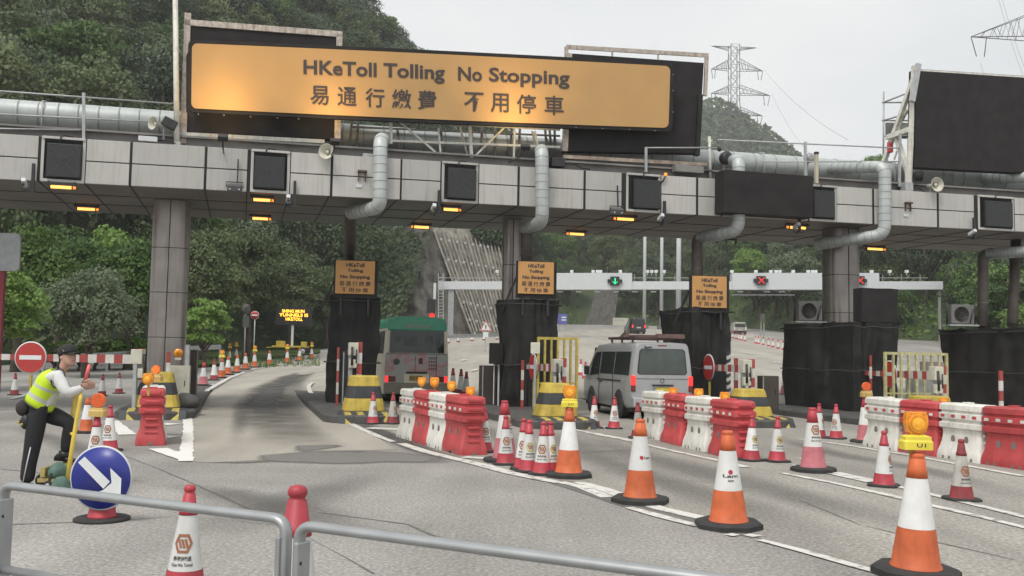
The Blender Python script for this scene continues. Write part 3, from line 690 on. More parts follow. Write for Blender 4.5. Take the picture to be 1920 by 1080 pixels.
# ------------------------------------------------------------------ boards and the orange banner over the canopy
def board(name, label, c4, off, thick, edges, cover, frame, fw=.1):
    """c4 pixel corners TL TR BR BL; frame strips on the chosen edges"""
    P = [FP(x, y, off) for x, y in c4]; o = P[3].copy(); t = thing(name, label, 'covered board', o, 0); Q = [p-o for p in P]
    from mathutils import noise
    s = MB()
    def fn(u, v):
        a = Q[0].lerp(Q[1], u); b = Q[3].lerp(Q[2], u); p = a.lerp(b, v)
        k = noise.noise(Vector((p.x*1.3+p.y, p.z*.5, off*9)))*.05+noise.noise(Vector((p.x*4, p.z*1.4, 2)))*.02
        return p-dv*(.03+k*math.sin(math.pi*u)*math.sin(math.pi*v)*1.0+.03)
    s.grid(fn, 36, 18); s.build('cloth_cover', cover, t)
    s = MB(); s.add([q-dv*.0 for q in Q]+[q+dv*thick for q in Q], [(0,1,2,3),(7,6,5,4),(0,4,5,1),(1,5,6,2),(2,6,7,3),(3,7,4,0)]); s.build('panel', M_cloth2, t)
    s = MB()
    for i, j, e in edges:
        a, b = Q[i], Q[j]; d = (b-a).normalized(); s.bar(a-d*e-dv*.05, b+d*e-dv*.05, .16, fw, up=dv)
    if edges: s.build('frame', frame, t, bevel=.008)
    return t
lb = board('covered_board', 'covered black board with a rusty white frame behind the banner left end', [(352,44),(636,66),(632,262),(344,252)], -.55, .25, [(0,1,.08),(3,0,.25),(1,2,.0)], M_cloth2, M_rust)
s = MB(); o_ = lb.location; a, b = FP(338,252,-.5)-o_, FP(608,266,-.5)-o_; s.bar(a, b, .1, .12, up=dv); s.build('bottom_rail', M_wpaint, lb)
rb = board('covered_board', 'covered black board with a rusty frame behind the banner right end', [(1066,101),(1318,119),(1308,288),(1058,284)], -.55, .25, [(0,3,.0)], M_cloth2, M_rust)
o_ = rb.location; s = MB(); s.bar(FP(1062,88,-.5)-o_, FP(1328,104,-.5)-o_, .12, .05, up=dv); s.bar(FP(1062,88,-.5)-o_, FP(1062,120,-.5)-o_, .1, .07, up=dv); s.bar(FP(1325,104,-.5)-o_, FP(1322,180,-.5)-o_, .1, .08, up=dv)
for px, py in ((1148,96),(1234,103)): s.bar(FP(px,py-2,-.5)-o_, FP(px,py+10,-.5)-o_, .05, .02, up=dv)
s.build('frame', M_rust, rb)
s = MB(); s.bar(FP(1056,294,-.4)-o_, FP(1325,309,-.4)-o_, .1, .1, up=dv); s.build('bottom_rail', mat('rusty_beam', (.36,.30,.24), .8, var=.4, scale=4, streak=.9, streakcol=(.20,.06,.03)), rb)
s = MB(); s.bar(FP(1312,178,-.50)-o_, FP(1306,292,-.50)-o_, .14, .16, up=dv); s.build('side_wrap', M_cloth, rb)
fb = board('covered_board', 'wrinkled black covered board on the white lattice frame at the right', [(1716,130),(1990,148),(1985,328),(1712,314)], -.3, .3, [], M_cloth2, M_wpaint)
o_ = fb.location; s = MB(); s.bar(FP(1722,120,-.25)-o_, FP(1710,190,-.25)-o_, .16, .12, up=dv); s.build('edge_profile', M_galv, fb); s = MB(); s.bar(FP(1714,124,-.35)-o_, FP(1704,345,-.35)-o_, .14, .1, up=dv)
s.bar(FP(1714,131,-.25)-o_, FP(1990,149,-.25)-o_, .05, .03, up=dv); s.build('edge_post', M_wpaint, fb)
s = MB()
def bb(a, b, w_=.09): s.bar(FP(*a)-o_, FP(*b)-o_, w_, w_)
bb((1712,150,-.4),(1655,310,-1.9),.13); bb((1706,243,-.4),(1664,258,-1.6),.16); bb((1682,262,-1.2),(1702,320,-.5),.14); bb((1692,225,-1.2),(1702,205,-.6),.07); bb((1696,205,-.9),(1685,248,-1.2),.06); bb((1702,315,-.4),(1702,365,-.4),.12); bb((1676,300,-1.2),(1686,270,-1.0),.05)
s.build('lattice_support', M_wpaint, fb)
s = MB(); s.lathe([(.12,0),(.16,.1),(.16,.24),(.1,.3)],10,tuple(FP(1722,330,-.2)-o_-Vector((0,0,.15)))); s.build('covered_floodlight', M_cloth, fb)
s = MB(); s.box(tuple(FP(1669,276,-1.5)-o_),(.16,.14,.36)); s.build('red_tag', mat('red_plastic',(.5,.06,.07),.5,var=.2), fb, bevel=.02)
# banner
BOFF = -.12
def BP(px, py, k=0): return FP(px, py, BOFF+k)
bo = BP(358, 204)
ban = thing('toll_banner', 'wide glowing orange banner with toll wording in English and Chinese', 'banner', bo, 0)
TL, TR, BR, BL = (360,81), (1257,124), (1253.5,240), (358.5,203)
def bil(u, v):      # u right, v down -> pixel
    a = (TL[0]+(TR[0]-TL[0])*u, TL[1]+(TR[1]-TL[1])*u+ -3*math.sin(math.pi*u)*.6); b = (BL[0]+(BR[0]-BL[0])*u, BL[1]+(BR[1]-BL[1])*u+2*math.sin(math.pi*u))
    return (a[0]+(b[0]-a[0])*v, a[1]+(b[1]-a[1])*v)
s = MB(); W_, H_ = 1.0, 1.0
def rr(mx_, my_, ru, rv, n=5):
    p = []
    for cu, cv, a in ((1-ru+mx_, rv-my_, -90), (1-ru+mx_, 1-rv+my_, 0), (ru-mx_, 1-rv+my_, 90), (ru-mx_, rv-my_, 180)):
        for i in range(n+1):
            th = R(a+90*i/n); p.append((cu+ru*math.cos(th), cv+rv*math.sin(th)))
    # extra points along the long edges so that the sag shows
    out = []
    for i, q in enumerate(p):
        out.append(q); nx_ = p[(i+1) % len(p)]
        if abs(nx_[0]-q[0]) > .5:
            for k in range(1, 20): out.append((q[0]+(nx_[0]-q[0])*k/20, q[1]))
    return out
op = rr(0, 0, .011, .085); fo = [BP(*bil(u, v), .06)-bo for u, v in op]
s.add(fo, [tuple(reversed(range(len(fo))))]); s.build('banner_cloth', M_banner, ban)
s = MB(); ob = rr(.008, .055, .012, .09); f1 = [BP(*bil(u, v), .04)-bo for u, v in ob]; f2 = [p+dv*.14 for p in f1]; n = len(f1)
s.add(f1+f2, [tuple(reversed(range(n))), tuple(range(n, 2*n))]+[(i, (i+1) % n, n+(i+1) % n, n+i) for i in range(n)]); s.build('dark_border', M_cloth2, ban)
s = MB(); a, b, c_, d = [BP(x, y, .02)-bo for x, y in ((349,105),(362,75),(362,222),(349,210))]
s.add([a, b, c_, d], [(0,1,2,3)]); s.build('side_cloth', M_cloth2, ban); 
s = MB()
def fe(x, y): return BP(x, y+.0425*(x-568), .075)-bo
put_text(s, 'HKeToll', lambda x, y: fe(x, y), 569, 706, 139, 112, .025)
put_text(s, 'Tolling', lambda x, y: fe(x, y), 719, 834, 139+7*1.0, 111.5, .025)
put_text(s, 'No', lambda x, y: fe(x, y), 859, 904, 139, 112.5, .025)
put_text(s, 'Stopping', lambda x, y: fe(x, y), 917, 1068, 146, 111.5, .025)
def fc(x, y): return BP(x, y+.0425*(x-600), .075)-bo
for ch, cx, hw in (('易',599,17.5),('通',651,18),('行',703,18),('繳',753,18),('費',801,18),('不',889,19),('用',937,17),('停',987,18),('車',1039,18)):
    put_text(s, ch, fc, cx-hw, cx+hw, 197, 161, .014)
s.build('lettering', M_ink, ban)
s = MB()
for px, py in ((372,214),(420,216),(470,219),(520,221),(560,223),(1262,140),(1262,170),(1262,210),(1228,245),(1180,243),(1130,241),(1080,239)): s.box(tuple(BP(px,py,.06)-bo),(.018,.012,.018))
s.build('eyelet', M_graywhite, ban)
# floodlights added below the banner in place of lamps glowing through its cloth
for px, py, e, lab in ((418,232,13,'small dark added floodlight under the left part of the orange banner'),(628,240,11,'black box with an added floodlight under the orange banner beside the catwalk truss'),(985,250,14,'small dark added floodlight under the right half of the orange banner')):
    p = FP(px, py+26, 1.25); t = thing('added_floodlight', lab, 'floodlight', p, YAW, 'added floodlights lighting the banner')
    s = MB(); s.box((0,0,0),(.24,.14,.16),0,Matrix.Rotation(R(-50),3,'X')); s.build('housing', M_dark, t, bevel=.02); s = MB(); s.tube([(0,.04,-.05),(0,.3,-.18),(0,1.6,-.1)],.02,6); s.build('arm', M_dark, t)
    ld = bpy.data.lights.new('added_banner_light', 'AREA'); ld.energy = e; ld.color = (1,.66,.26); ld.size = .3; ld.shape = 'SQUARE'
    lo = bpy.data.objects.new('added_banner_light', ld); C.objects.link(lo); lo.parent = t; lo.location = (0,.06,.12); lo.rotation_euler = (dv*.55+Vector((0,0,.8))).to_track_quat('-Z','Y').to_euler(); lo.rotation_euler.rotate_axis('Z',0)
    lo.matrix_parent_inverse = Matrix.Identity(4)
    ld.spread = R(95); q = (Vector((0,.75,.95))).to_track_quat('-Z','Y'); lo.rotation_euler = q.to_euler()

# ------------------------------------------------------------------ railings, catwalk truss, poles and scaffold on the roof
def railing(label, segs, posts, off, r=.022):
    o = FP(*segs[0][0], off); t = thing('roof_railing', label, 'railing', o, 0); s = MB()
    for a, b in segs: s.tube([FP(*a, off)-o, FP(*b, off)-o], r, 7)
    s.build('rail', M_galv, t)
    for a, b in posts: s = MB(); s.bar(FP(*a, off)-o, FP(*b, off)-o, .07, .06, up=dv); s.build('post', M_galv, t)
    return t
railing('tubular guard rail on the roof at the left, in front of the duct', [((-120,162),(330,195)),((-120,208),(330,231)),((-120,239),(150,244))], [((157,174),(157,268)),((-60,165),(-60,255))], -.35)
railing('tubular guard rail on the roof between the two right hand boards', [((1345,262),(1690,278)),((1430,303),(1690,303))], [((1510,266),(1510,340)),((1688,250),(1686,350))], -.35)
railing('short tubular guard rail in front of the right covered board', [((1209,277),(1345,277))], [((1211,277),(1211,325))], -.2)
o = FP(733, 290, -.45); t = thing('catwalk_truss', 'white lattice catwalk truss below the middle of the orange banner', 'truss', o, 0); s = MB()
def tb(a, b, w_=.05, off=-.45): s.bar(FP(*a, off)-o, FP(*b, off)-o, w_, w_, up=dv)
for off in (-.45, -1.0):
    tb((733,226),(1050,243),.06,off); tb((733,264),(1050,276),.06,off); tb((733,222),(733,270),.08,off)
tb((750,229),(822,290),.05); tb((880,222),(884,296),.08); tb((893,290),(945,240),.05); tb((822,240),(826,290),.05); tb((863,240),(876,290),.05,-1.0); tb((965,243),(963,300),.05); tb((1003,246),(1010,283),.05); tb((998,246),(1006,285),.05,-1.0)
s.build('truss_frame', M_wpaint, t); s = MB()
for x, y in ((660,232),(672,232),(676,290),(745,250),(825,240),(905,240),(928,245),(960,245),(975,246),(1022,247),(1030,247),(1040,248)): s.bar(FP(x,y-8,-1.4)-o, FP(x+random.randint(-6,6),y+48,-1.3)-o,.06,.06,up=dv)
s.bar(FP(660,238,-1.3)-o, FP(1050,255,-1.3)-o,.05,.05); s.build('support_posts', mat('grey_steel', (.16,.16,.15), .6, .2, var=.2), t)
o = FP(333, 300, -.3); t = thing('lamp_pole', 'tall thin white pole rising beside the left covered board', 'pole', o, 0); s = MB(); s.tube([Vector((0,0,-.2)), FP(328,-60,-.3)-o], [.075,.062], 12); s.build('pole', M_wpaint, t); s = MB(); s.box((0,0,.2),(.16,.16,.5)); s.build('base_clamp', M_galv, t)
o = FP(1332, 330, -.35); t = thing('roof_post', 'short white post with a cross piece right of the right covered board', 'pole', o, 0); s = MB(); s.tube([Vector((0,0,-.1)), FP(1330,256,-.35)-o],.045,8); s.bar(FP(1326,264,-.35)-o,FP(1335,264,-.35)-o,.05,.05); s.build('pole', M_pale if False else M_wpaint, t)
s = MB(); s.tube([FP(1330,276,-.35)-o, FP(1348,276,-.35)-o],.03,6); s.sphere(tuple(FP(1349,280,-.35)-o),.07,0,8,6); s.build('fitting', M_dark, t)
for x, y, lab, rr_ in ((1362,296,'dark floodlight on the roof left of the third branch duct',.2),(1518,296,'round grey lamp on the roof railing post',.15)):
    o = FP(x, y, -.5); t = thing('roof_floodlight', lab, 'floodlight', o, YAW); s = MB(); s.lathe([(rr_*.5,.0),(rr_,.05),(rr_,.2),(rr_*.6,.3),(.03,.36)],12,(0,-.1,0),axis='y'); s.build('housing', M_dark if x < 1400 else M_galv, t); s = MB(); s.bar((0,.1,0),(-.05,.1,-.55),.05,.05,up=(0,1,0)); s.build('bracket', M_galv, t)
o = FP(1531, 344, -.1); t = thing('roof_post', 'short yellowed post with a black cap above the gap in the fascia', 'pole', o, YAW); s = MB(); s.bar((0,0,0),(0,0,.9),.09,.09,up=(0,1,0)); s.build('post', mat('yellowed_paint',(.5,.46,.34),.6,streak=.5), t); s = MB(); s.box((0,0,.93),(.11,.11,.07)); s.build('cap', M_dark, t)
o = FP(322, 236, -.3); t = thing('roof_floodlight', 'black angled floodlight beside the thin white pole', 'floodlight', o, YAW); s = MB(); s.box((-.05,0,.05),(.36,.2,.24),0,Matrix.Rotation(R(25),3,'Y')); s.build('housing', M_dark, t, bevel=.02); s = MB(); s.bar((.1,.1,0),(.1,.1,-.4),.04,.04,up=(0,1,0)); s.build('bracket', M_galv, t)
o = FP(1657, 330, -2.6); t = thing('roof_scaffold', 'thin tube scaffold behind the lattice frame of the right board', 'scaffold', o, 0); s = MB()
def sc_(a, b): s.tube([FP(*a)-o, FP(*b)-o], .03, 6)
sc_((1657,172,-2.6),(1656,345,-2.6)); sc_((1705,153,-2.6),(1703,345,-2.6)); sc_((1654,192,-2.6),(1708,192,-2.6)); sc_((1654,226,-2.6),(1708,226,-2.6)); sc_((1657,192,-2.6),(1702,174,-1.6)); sc_((1657,226,-2.6),(1702,212,-1.6)); sc_((1656,255,-2.6),(1708,255,-2.6))
s.build('scaffold_tubes', M_galv, t); s = MB(); s.box(tuple(FP(1682,245,-2.7)-o),(.8,.03,.55)); s.build('mesh_panel', mat('scaffold_net',(.22,.23,.22),.8,var=.2), t)
# short service items on the roof edge so that the top is not bare
for i, (x, y, sx, sz) in enumerate(((278,262,.45,.13),(690,300,.3,.3),(1045,305,.4,.25),(1290,318,.9,.2),(1700,352,.3,.3))):
    o = FP(x, y, -.25); t = thing('cable_box', ['white cable box on the roof edge left of the thin pole','grey box behind the first branch duct','dark box beside the second branch duct','long grey box on the roof edge below the right board','grey box beneath the lattice frame'][i], 'cable box', o, YAW)
    s = MB(); s.box((0,0,0),(sx,.25,sz)); s.build('box', [M_graywhite,M_galv,M_dark,M_roof,M_galv][i], t, bevel=.01); s = MB(); s.tube(bend([(sx/2,0,0),(sx/2+.3,0,.02),(sx/2+.5,0,-.1),(sx/2+.8,.1,-.1)],.1),.02,6); s.build('cable', M_dark, t)

# ------------------------------------------------------------------ booths under black tarpaulin
BOO = [(664,27.0,1.34,1.2,557,'toll booth wrapped in black tarpaulin left of the green minibus'),(999,26.5,1.46,1.1,562,'toll booth wrapped in black tarpaulin between the minibus and the silver van'),
       (1334,27.0,1.2,2.0,577,'toll booth wrapped in black tarpaulin just right of the silver van'),(1646,27.0,1.55,3.6,605,'wide toll booth wrapped in black tarpaulin below the thick column'),(2040,27.0,2.2,4.6,614,'wide toll booth wrapped in black tarpaulin at the right edge')]
BO = []
for i, (px, D, wd, ln, pt, lab) in enumerate(BOO):
    fr = AT(px, 700, D); fr.z = .17; top = AT(px, pt, D).z; c = fr+dv*ln/2
    BO.append((fr, top)); bt_ = drape_box('toll_booth', lab, 'toll booth', c, YAW, wd, ln, top-.17, M_cloth, 11+i*5, -.03, 'toll booths under tarpaulin', .15)
for bt_, (fr, top), (px, D, wd, ln, pt, lab) in zip([o for o in C.objects if o.name.startswith('toll_booth')], BO, BOO):
    for z in (1.15, top-.17-.12):
        s = MB(); a, b = wd/2+.075, ln/2+.075; q = [(-a,-b),(a,-b),(a,b),(-a,b)]; s.tube([Vector((x,y,z+random.uniform(-.03,.03))) for x,y in [(q[i][0]+(q[(i+1)%4][0]-q[i][0])*k/5, q[i][1]+(q[(i+1)%4][1]-q[i][1])*k/5) for i in range(4) for k in range(5)]],.014,6,closed=True); s.build('tie_rope', mat('dark_rope',(.05,.05,.05),.9), bt_)
LINES = ['HKeToll', 'Tolling', 'No Stopping', '易通行繳費', '不用停車']
def toll_sign(k, px0, px1, py0, py1, D, label):
    p = AT((px0+px1)/2, py1, D); p2 = AT((px0+px1)/2, py0, D); wd = (px1-px0)*D/1800/.96; h = p2.z-p.z
    t = thing('toll_sign', label, 'sign', p, YAW*.4, 'small orange toll signs on the booths')
    s = MB(); s.box((0, 0, h/2), (wd, .03, h)); s.build('sign_sheet', M_osign, t, bevel=.004)
    s = MB(); fn = lambda x, y: (x, -.021, y); rows = [(.93,.81,.46,.045),(.75,.63,.40,.045),(.57,.43,.76,.045),(.38,.23,.82,.012),(.18,.04,.70,.012)]
    for ln, (a, b, wf, bo_) in zip(LINES, rows):
        if bo_ < .02:
            n = len(ln); st = wd*wf/(n-.15)
            for i, ch in enumerate(ln): cx = -wd*wf/2+st*(i+.42); put_text(s, ch, fn, cx-st*.40, cx+st*.40, h*b, h*a, .01)
        else: put_text(s, ln, fn, -wd*wf/2, wd*wf/2, h*b, h*a, .04)
    s.build('lettering', M_ink, t)
    s = MB(); s.box((.02, .09, h/2-.05), (wd+.13, .12, h+.14)); s.build('backing', M_cloth, t); s = MB()
    for x in (-wd*.35, wd*.35): s.bar((x,.08,-.01),(x,.08,-.6),.06,.06,up=(0,1,0))
    s.bar((-wd*.5,.25,.5),(-wd*.9,.5,-.5),.05,.05,up=(0,1,0)); s.build('bracket', M_dark, t)
toll_sign(0, 630, 700, 489, 551, 26.9, 'small orange toll sign above the booth left of the minibus')
toll_sign(1, 972, 1037, 491, 551, 26.4, 'small orange toll sign above the booth left of the silver van')
toll_sign(2, 1298, 1362, 518, 577, 26.9, 'small orange toll sign above the booth right of the silver van')
drape_box('covered_sign', 'small sign box wrapped in black cloth above the wide booth by the thick column', 'covered sign', AT(1650, 604, 27.0)+dv*.2, YAW, 1.2, .4, .95, M_cloth2, 40, 0, wr=.03)
def aircon(px, py, D, label):
    p = AT(px, py, D); t = thing('air_conditioner', label, 'air conditioner', p, R(4), 'air conditioners on the booth roofs'); wd, h = .74, .60
    s = MB(); s.box((0,0,h/2+.08),(wd,.3,h)); s.build('casing', mat('grey_casing',(.16,.155,.145),.6,streak=.4), t, bevel=.015)
    s = MB(); s.lathe([(.235,0),(.235,.012),(.0,.012)],24,(-.04,-.165,h/2+.08),axis='y',cap=False); s.build('fan_opening', M_dark, t)
    s = MB()
    for r in (.07,.14,.205): s.tube([(-.04+r*math.cos(a*math.pi/12),-.172,h/2+.08+r*math.sin(a*math.pi/12)) for a in range(24)],.006,5,closed=True)
    for a in range(4): s.bar((-.04-.22*math.cos(a*math.pi/4),-.172,h/2+.08-.22*math.sin(a*math.pi/4)),(-.04+.22*math.cos(a*math.pi/4),-.172,h/2+.08+.22*math.sin(a*math.pi/4)),.008,.008)
    s.build('fan_guard', M_cab, t); s = MB(); s.tube([(.34,-.16,.55),(.2,-.2,.1)],.02,6); s.tube([(.42,-.1,.75),(.42,-.1,.0)],.018,6); s.tube([(-.46,-.05,.75),(-.46,-.05,0)],.03,6); s.build('pipe', M_ivory if False else M_dark, t); s = MB(); s.box((0,0,.03),(.95,.5,.05)); s.build('stand', M_galv, t)
aircon(1516, 606, 29.8, 'grey air conditioner on the wide booth left of the thick column'); aircon(1801, 612, 30.2, 'grey air conditioner on the right edge booth')

# ------------------------------------------------------------------ lane equipment on the islands
def cabinet(px, py, D, wd, h, dp, label, m=M_cab, rz=YAW):
    p = AT(px, py, D); p.z = .17; t = thing('lane_cabinet', label, 'cabinet', p, rz, 'slim metal cabinets on the islands'); s = MB(); s.box((0,0,h/2),(wd,dp,h)); s.build('casing', m, t, bevel=.012); s = MB(); s.box((-wd/2-.004+.02,-dp/2-.004,h/2),(.03,.012,h*.96)); s.build('edge_trim', M_galv, t)
    s = MB(); s.box((wd*.28,-dp/2-.006,h*.55),(.02,.012,.14)); s.build('handle', M_dark, t); return t
cabinet(359, 735, 27.6, .26, 1.42, .9, 'tall brown slab cabinet right of the left column')
cabinet(917, 735, 27.5, .52, 1.12, .4, 'brown slab cabinet left of the second booth')
cabinet(1440, 720, 26.6, .50, .98, .3, 'brown cabinet panel behind the middle right bollard')
cabinet(648, 740, 26.2, .22, 1.45, .3, 'dark narrow cabinet in front of the leftmost booth', M_dark)
t = thing('black_box', 'black box on thin legs fixed beside the second booth', 'box', AT(930,683,26.8), YAW); s = MB(); s.box((0,0,.3),(.34,.3,.58)); s.build('casing', M_cloth2, t, bevel=.01); s = MB(); s.bar((.08,0,0),(.08,0,-1.2),.04,.04,up=(0,1,0)); s.bar((-.06,-.02,0),(-.06,-.02,-1.1),.025,.025,up=(0,1,0)); s.build('leg', M_graywhite, t)
cabinet(335, 728, 25.2, .55, 1.0, .5, 'white ticket machine at the foot of the left column', M_ivory)
s = MB(); p = AT(334,664,25.0); t = thing('amber_lamp', 'unlit round amber lamp on the white ticket machine', 'lamp', AT(334,672,25.0), YAW); s.lathe([(.0,-.05),(.10,-.05),(.12,0),(.10,.05),(.0,.05)],16,(0,0,.14),axis='y'); s.build('lens', M_amber, t); s = MB(); s.box((0,.02,-.01),(.16,.16,.06)); s.build('base', M_ivory, t)
t = thing('grey_post', 'thin grey steel post right of the white ticket machine', 'post', AT(349,740,25.4), 0); t.location.z = .17; s = MB(); s.bar((0,0,0),(0,0,1.55),.1,.1,up=(0,1,0)); s.build('post', M_galv, t); s = MB(); s.box((0,0,.02),(.2,.2,.03)); s.build('foot', M_galv, t)
def striped_post(px, D, h, label, wd=.10, n=5, first=1, z0=.17, m=(None,)):
    p = AT(px, 740, D); p.z = z0; t = thing('striped_post', label, 'post', p, YAW, 'red and white posts on the islands')
    a, b = MB(), MB()
    for i in range(n):
        (a if (i+first) % 2 else b).box((0,0,h*(i+.5)/n),(wd,wd*.5,h/n-.001))
    a.build('red_band', M_boomr, t); b.build('white_band', M_dkw, t); return t
striped_post(313, 24.6, 1.35, 'red and white post left of the white ticket machine')
striped_post(632, 25.6, 1.55, 'thin red and white post at the left side of the leftmost booth', .06)
striped_post(979, 25.2, 1.3, 'thin red and white post in front of the second booth', .07)
striped_post(1877, 24.0, 1.25, 'orange and white post standing above the right hand barriers', .1)
striped_post(1633, 26.2, 1.6, 'thin red and white rest post left of the pale yellow gate', .06)
striped_post(1346+34, 25.4, 1.45, 'red and white post between the middle boom and its machine', .1)
t = thing('hazard_post', 'slim black and white striped post at the right corner of the third booth', 'post', AT(1366,740,26.2), YAW); t.location.z = .17; a, b = MB(), MB()
for i in range(16): (a if i % 2 else b).add([(-.05,-.03,.1*i),(.05,-.03,.1*i+.06),(.05,-.03,.1*i+.16),(-.05,-.03,.1*i+.1)],[(0,1,2,3)]); (a if i % 2 else b).add([(-.05,.03,.1*i+.1),(.05,.03,.1*i+.16),(.05,.03,.1*i+.06),(-.05,.03,.1*i)],[(0,1,2,3)])
a.build('black_band', M_blk, t); b.build('white_band', M_dkw, t)
def boom(px, D, rz, L_, h, label, sign=None, machine=True, dz=0.0):
    p = AT(px, 740, D); p.z = .17 if machine else 0; t = thing('boom_barrier', label, 'boom barrier', p, rz, 'red and white boom barriers in the lanes')
    s = MB(); s.box((0,0,h+.06),(.24,.26,.34)); s.box((-.02,-.1,h-.32),(.2,.12,.22)); s.build('drive_head', M_ivory, t, bevel=.015)
    s = MB(); s.tube([(-.05,-.16,h+.12),(-.05,-.18,h-.36)],.03,8); s.tube([(.06,-.16,h+.05),(.06,-.17,h-.3)],.016,6); s.build('cable', M_dark, t)
    a, b = MB(), MB()
    for i in range(6): (a if i % 2 else b).box((.16,-.02,(h+.25)*(i+.5)/6),(.13,.10,(h+.25)/6-.001))
    a.build('red_band', M_boomr, t); b.build('white_band', M_dkw, t)
    s = MB(); s.bar((-.06,.02,0),(-.06,.02,h-.1),.1,.08,up=(0,1,0)); s.build('stand', M_galv, t)
    a, b = MB(), MB(); n = int(L_/.2); hh = .21
    for i in range(n): (a if i % 2 else b).box((-.02,.14+L_*(i+.5)/n,h),(.05,L_/n-.001,hh*(1-.45*i/n)))
    a.build('arm_red', M_boomr, t); b.build('arm_white', M_dkw, t)
    if sign:
        d, r = sign; s = MB(); R3 = Matrix.Rotation(R(90),3,'Z'); q = []
        s.lathe([(0,0),(r,0),(r,.012),(0,.012)],32,(0,0,0),axis='y')
        s.v = [(v[1]+ -.075, v[0]+d, v[2]+h) for v in s.v]; so_ = s.build('sign_disc', M_graywhite, t)
        s = MB(); s.lathe([(0,0),(r*.93,0),(r*.93,.004)],32,(0,0,0),axis='y'); s.v = [(-v[1]-.079, v[0]+d, v[2]+h) for v in s.v]; s.build('red_face', M_signred, so_)
        s = MB(); s.box((-.085, d, h), (.006, r*1.36, r*.27)); s.build('white_bar', M_signwhite, so_)
        s = MB(); s.bar((-.05,d-.02,h-r-.02),(-.05,d-.02,.05),.05,.05,up=(0,1,0)); s.build('support_leg', M_oldyel, t)
    return t
boom(256, 22.2, YAW+R(74), 3.6, 1.18, 'red and white boom closed across the far left lane with a round no entry sign', (2.45, .37))
boom(660, 25.2, YAW+R(2), .6, 1.45, 'boom machine with a short arm in front of the leftmost booth')
boom(1044, 24.2, YAW+R(1), 2.9, 1.12, 'red and white boom in front of the second booth with an edge-on sign', (1.75,.36))
boom(1398, 24.6, YAW-R(3), 3.0, 1.18, 'red and white boom right of the silver van with a worn round sign', (2.1,.37))
boom(1756, 23.6, YAW-R(7), 3.2, 1.1, 'red and white boom before the pale yellow gate with a no entry sign', (2.0,.36))
def gate(px0, px1, py0, py1, D, nb, m, label, rz=YAW, z0=.19):
    a, b = AT(px0, py0, D), AT(px1, py0, D); wd = (b.x-a.x); h = a.z-z0; c = Vector(((a.x+b.x)/2, D, z0)); t = thing('bar_gate', label, 'gate', c, rz)
    s = MB()
    for z in (.12, h*.36, h-.03): s.bar((-wd/2,0,z),(wd/2,0,z),.05,.07 if z > h*.5 else .04)
    for x in (-wd/2, wd/2): s.bar((x,0,0),(x,0,h),.06,.07,up=(0,1,0))
    s.build('frame', m, t)
    for i in range(nb): x = -wd/2+wd*(i+1)/(nb+1); s = MB(); s.bar((x,-.01,.12),(x,-.01,h-.05),.05,.06,up=(0,1,0)); s.build('bar', m, t)
    return t
gate(288, 312, 603, 700, 25.8, 2, M_yel, 'narrow yellow barred gate leaning on the left column')
g2 = gate(1008, 1084, 632, 716, 25.8, 5, M_oldyel, 'yellow barred gate with grey panels left of the silver van')
g3 = gate(1650, 1785, 660, 756, 25.0, 7, M_paleyel, 'wide pale yellow barred gate left of the right edge booth')
t = thing('plate_post', 'blank ivory plate on a thin post left of the yellow barred gate', 'sign', AT(1002,760,25.0), 0); t.location.z = .17; s = MB(); s.bar((0,0,0),(0,0,1.4),.06,.06,up=(0,1,0)); s.build('post', M_galv, t); s = MB(); s.box((0,-.04,1.62),(.24,.03,.29)); s.build('plate', M_ivory, t, bevel=.01)
t = thing('grey_cabinet', 'grey electrical cabinet behind the pale yellow gate', 'cabinet', AT(1722,750,25.8), YAW); t.location.z=.17; s = MB(); s.box((0,0,.6),(.5,.4,1.2)); s.build('casing', M_galv, t, bevel=.01); s = MB(); s.box((.5,.1,.8),(.5,.3,1.3)); s.build('side_unit', mat('mauve_panel',(.22,.19,.19),.6), t, bevel=.01)
def lump(lab, p, sx, seed):
    from mathutils import noise
    s = MB(); s.sphere((0,0,0),1,0,24,14,(sx*.5,.42,.24)); s.v = [tuple(Vector(v)*(1+.22*noise.noise(Vector(v)*5+Vector((seed,0,0)))+.07*noise.noise(Vector(v)*14))) for v in s.v]; s.v = [(x,y,max(z,-.12)) for x,y,z in s.v]
    tag(s.build('sandbag', M_kdark, loc=p+Vector((0,0,.25)), rz=YAW), lab, 'sandbag', 'dark bags on the left island')
for px, py, D, sx, lab in ((346,776,23.4,.7,'dark sagging rubber bag on the kerb below the left column'),):
    p = AT(px, py, D); p.z = .05; lump(lab, p, sx, px)
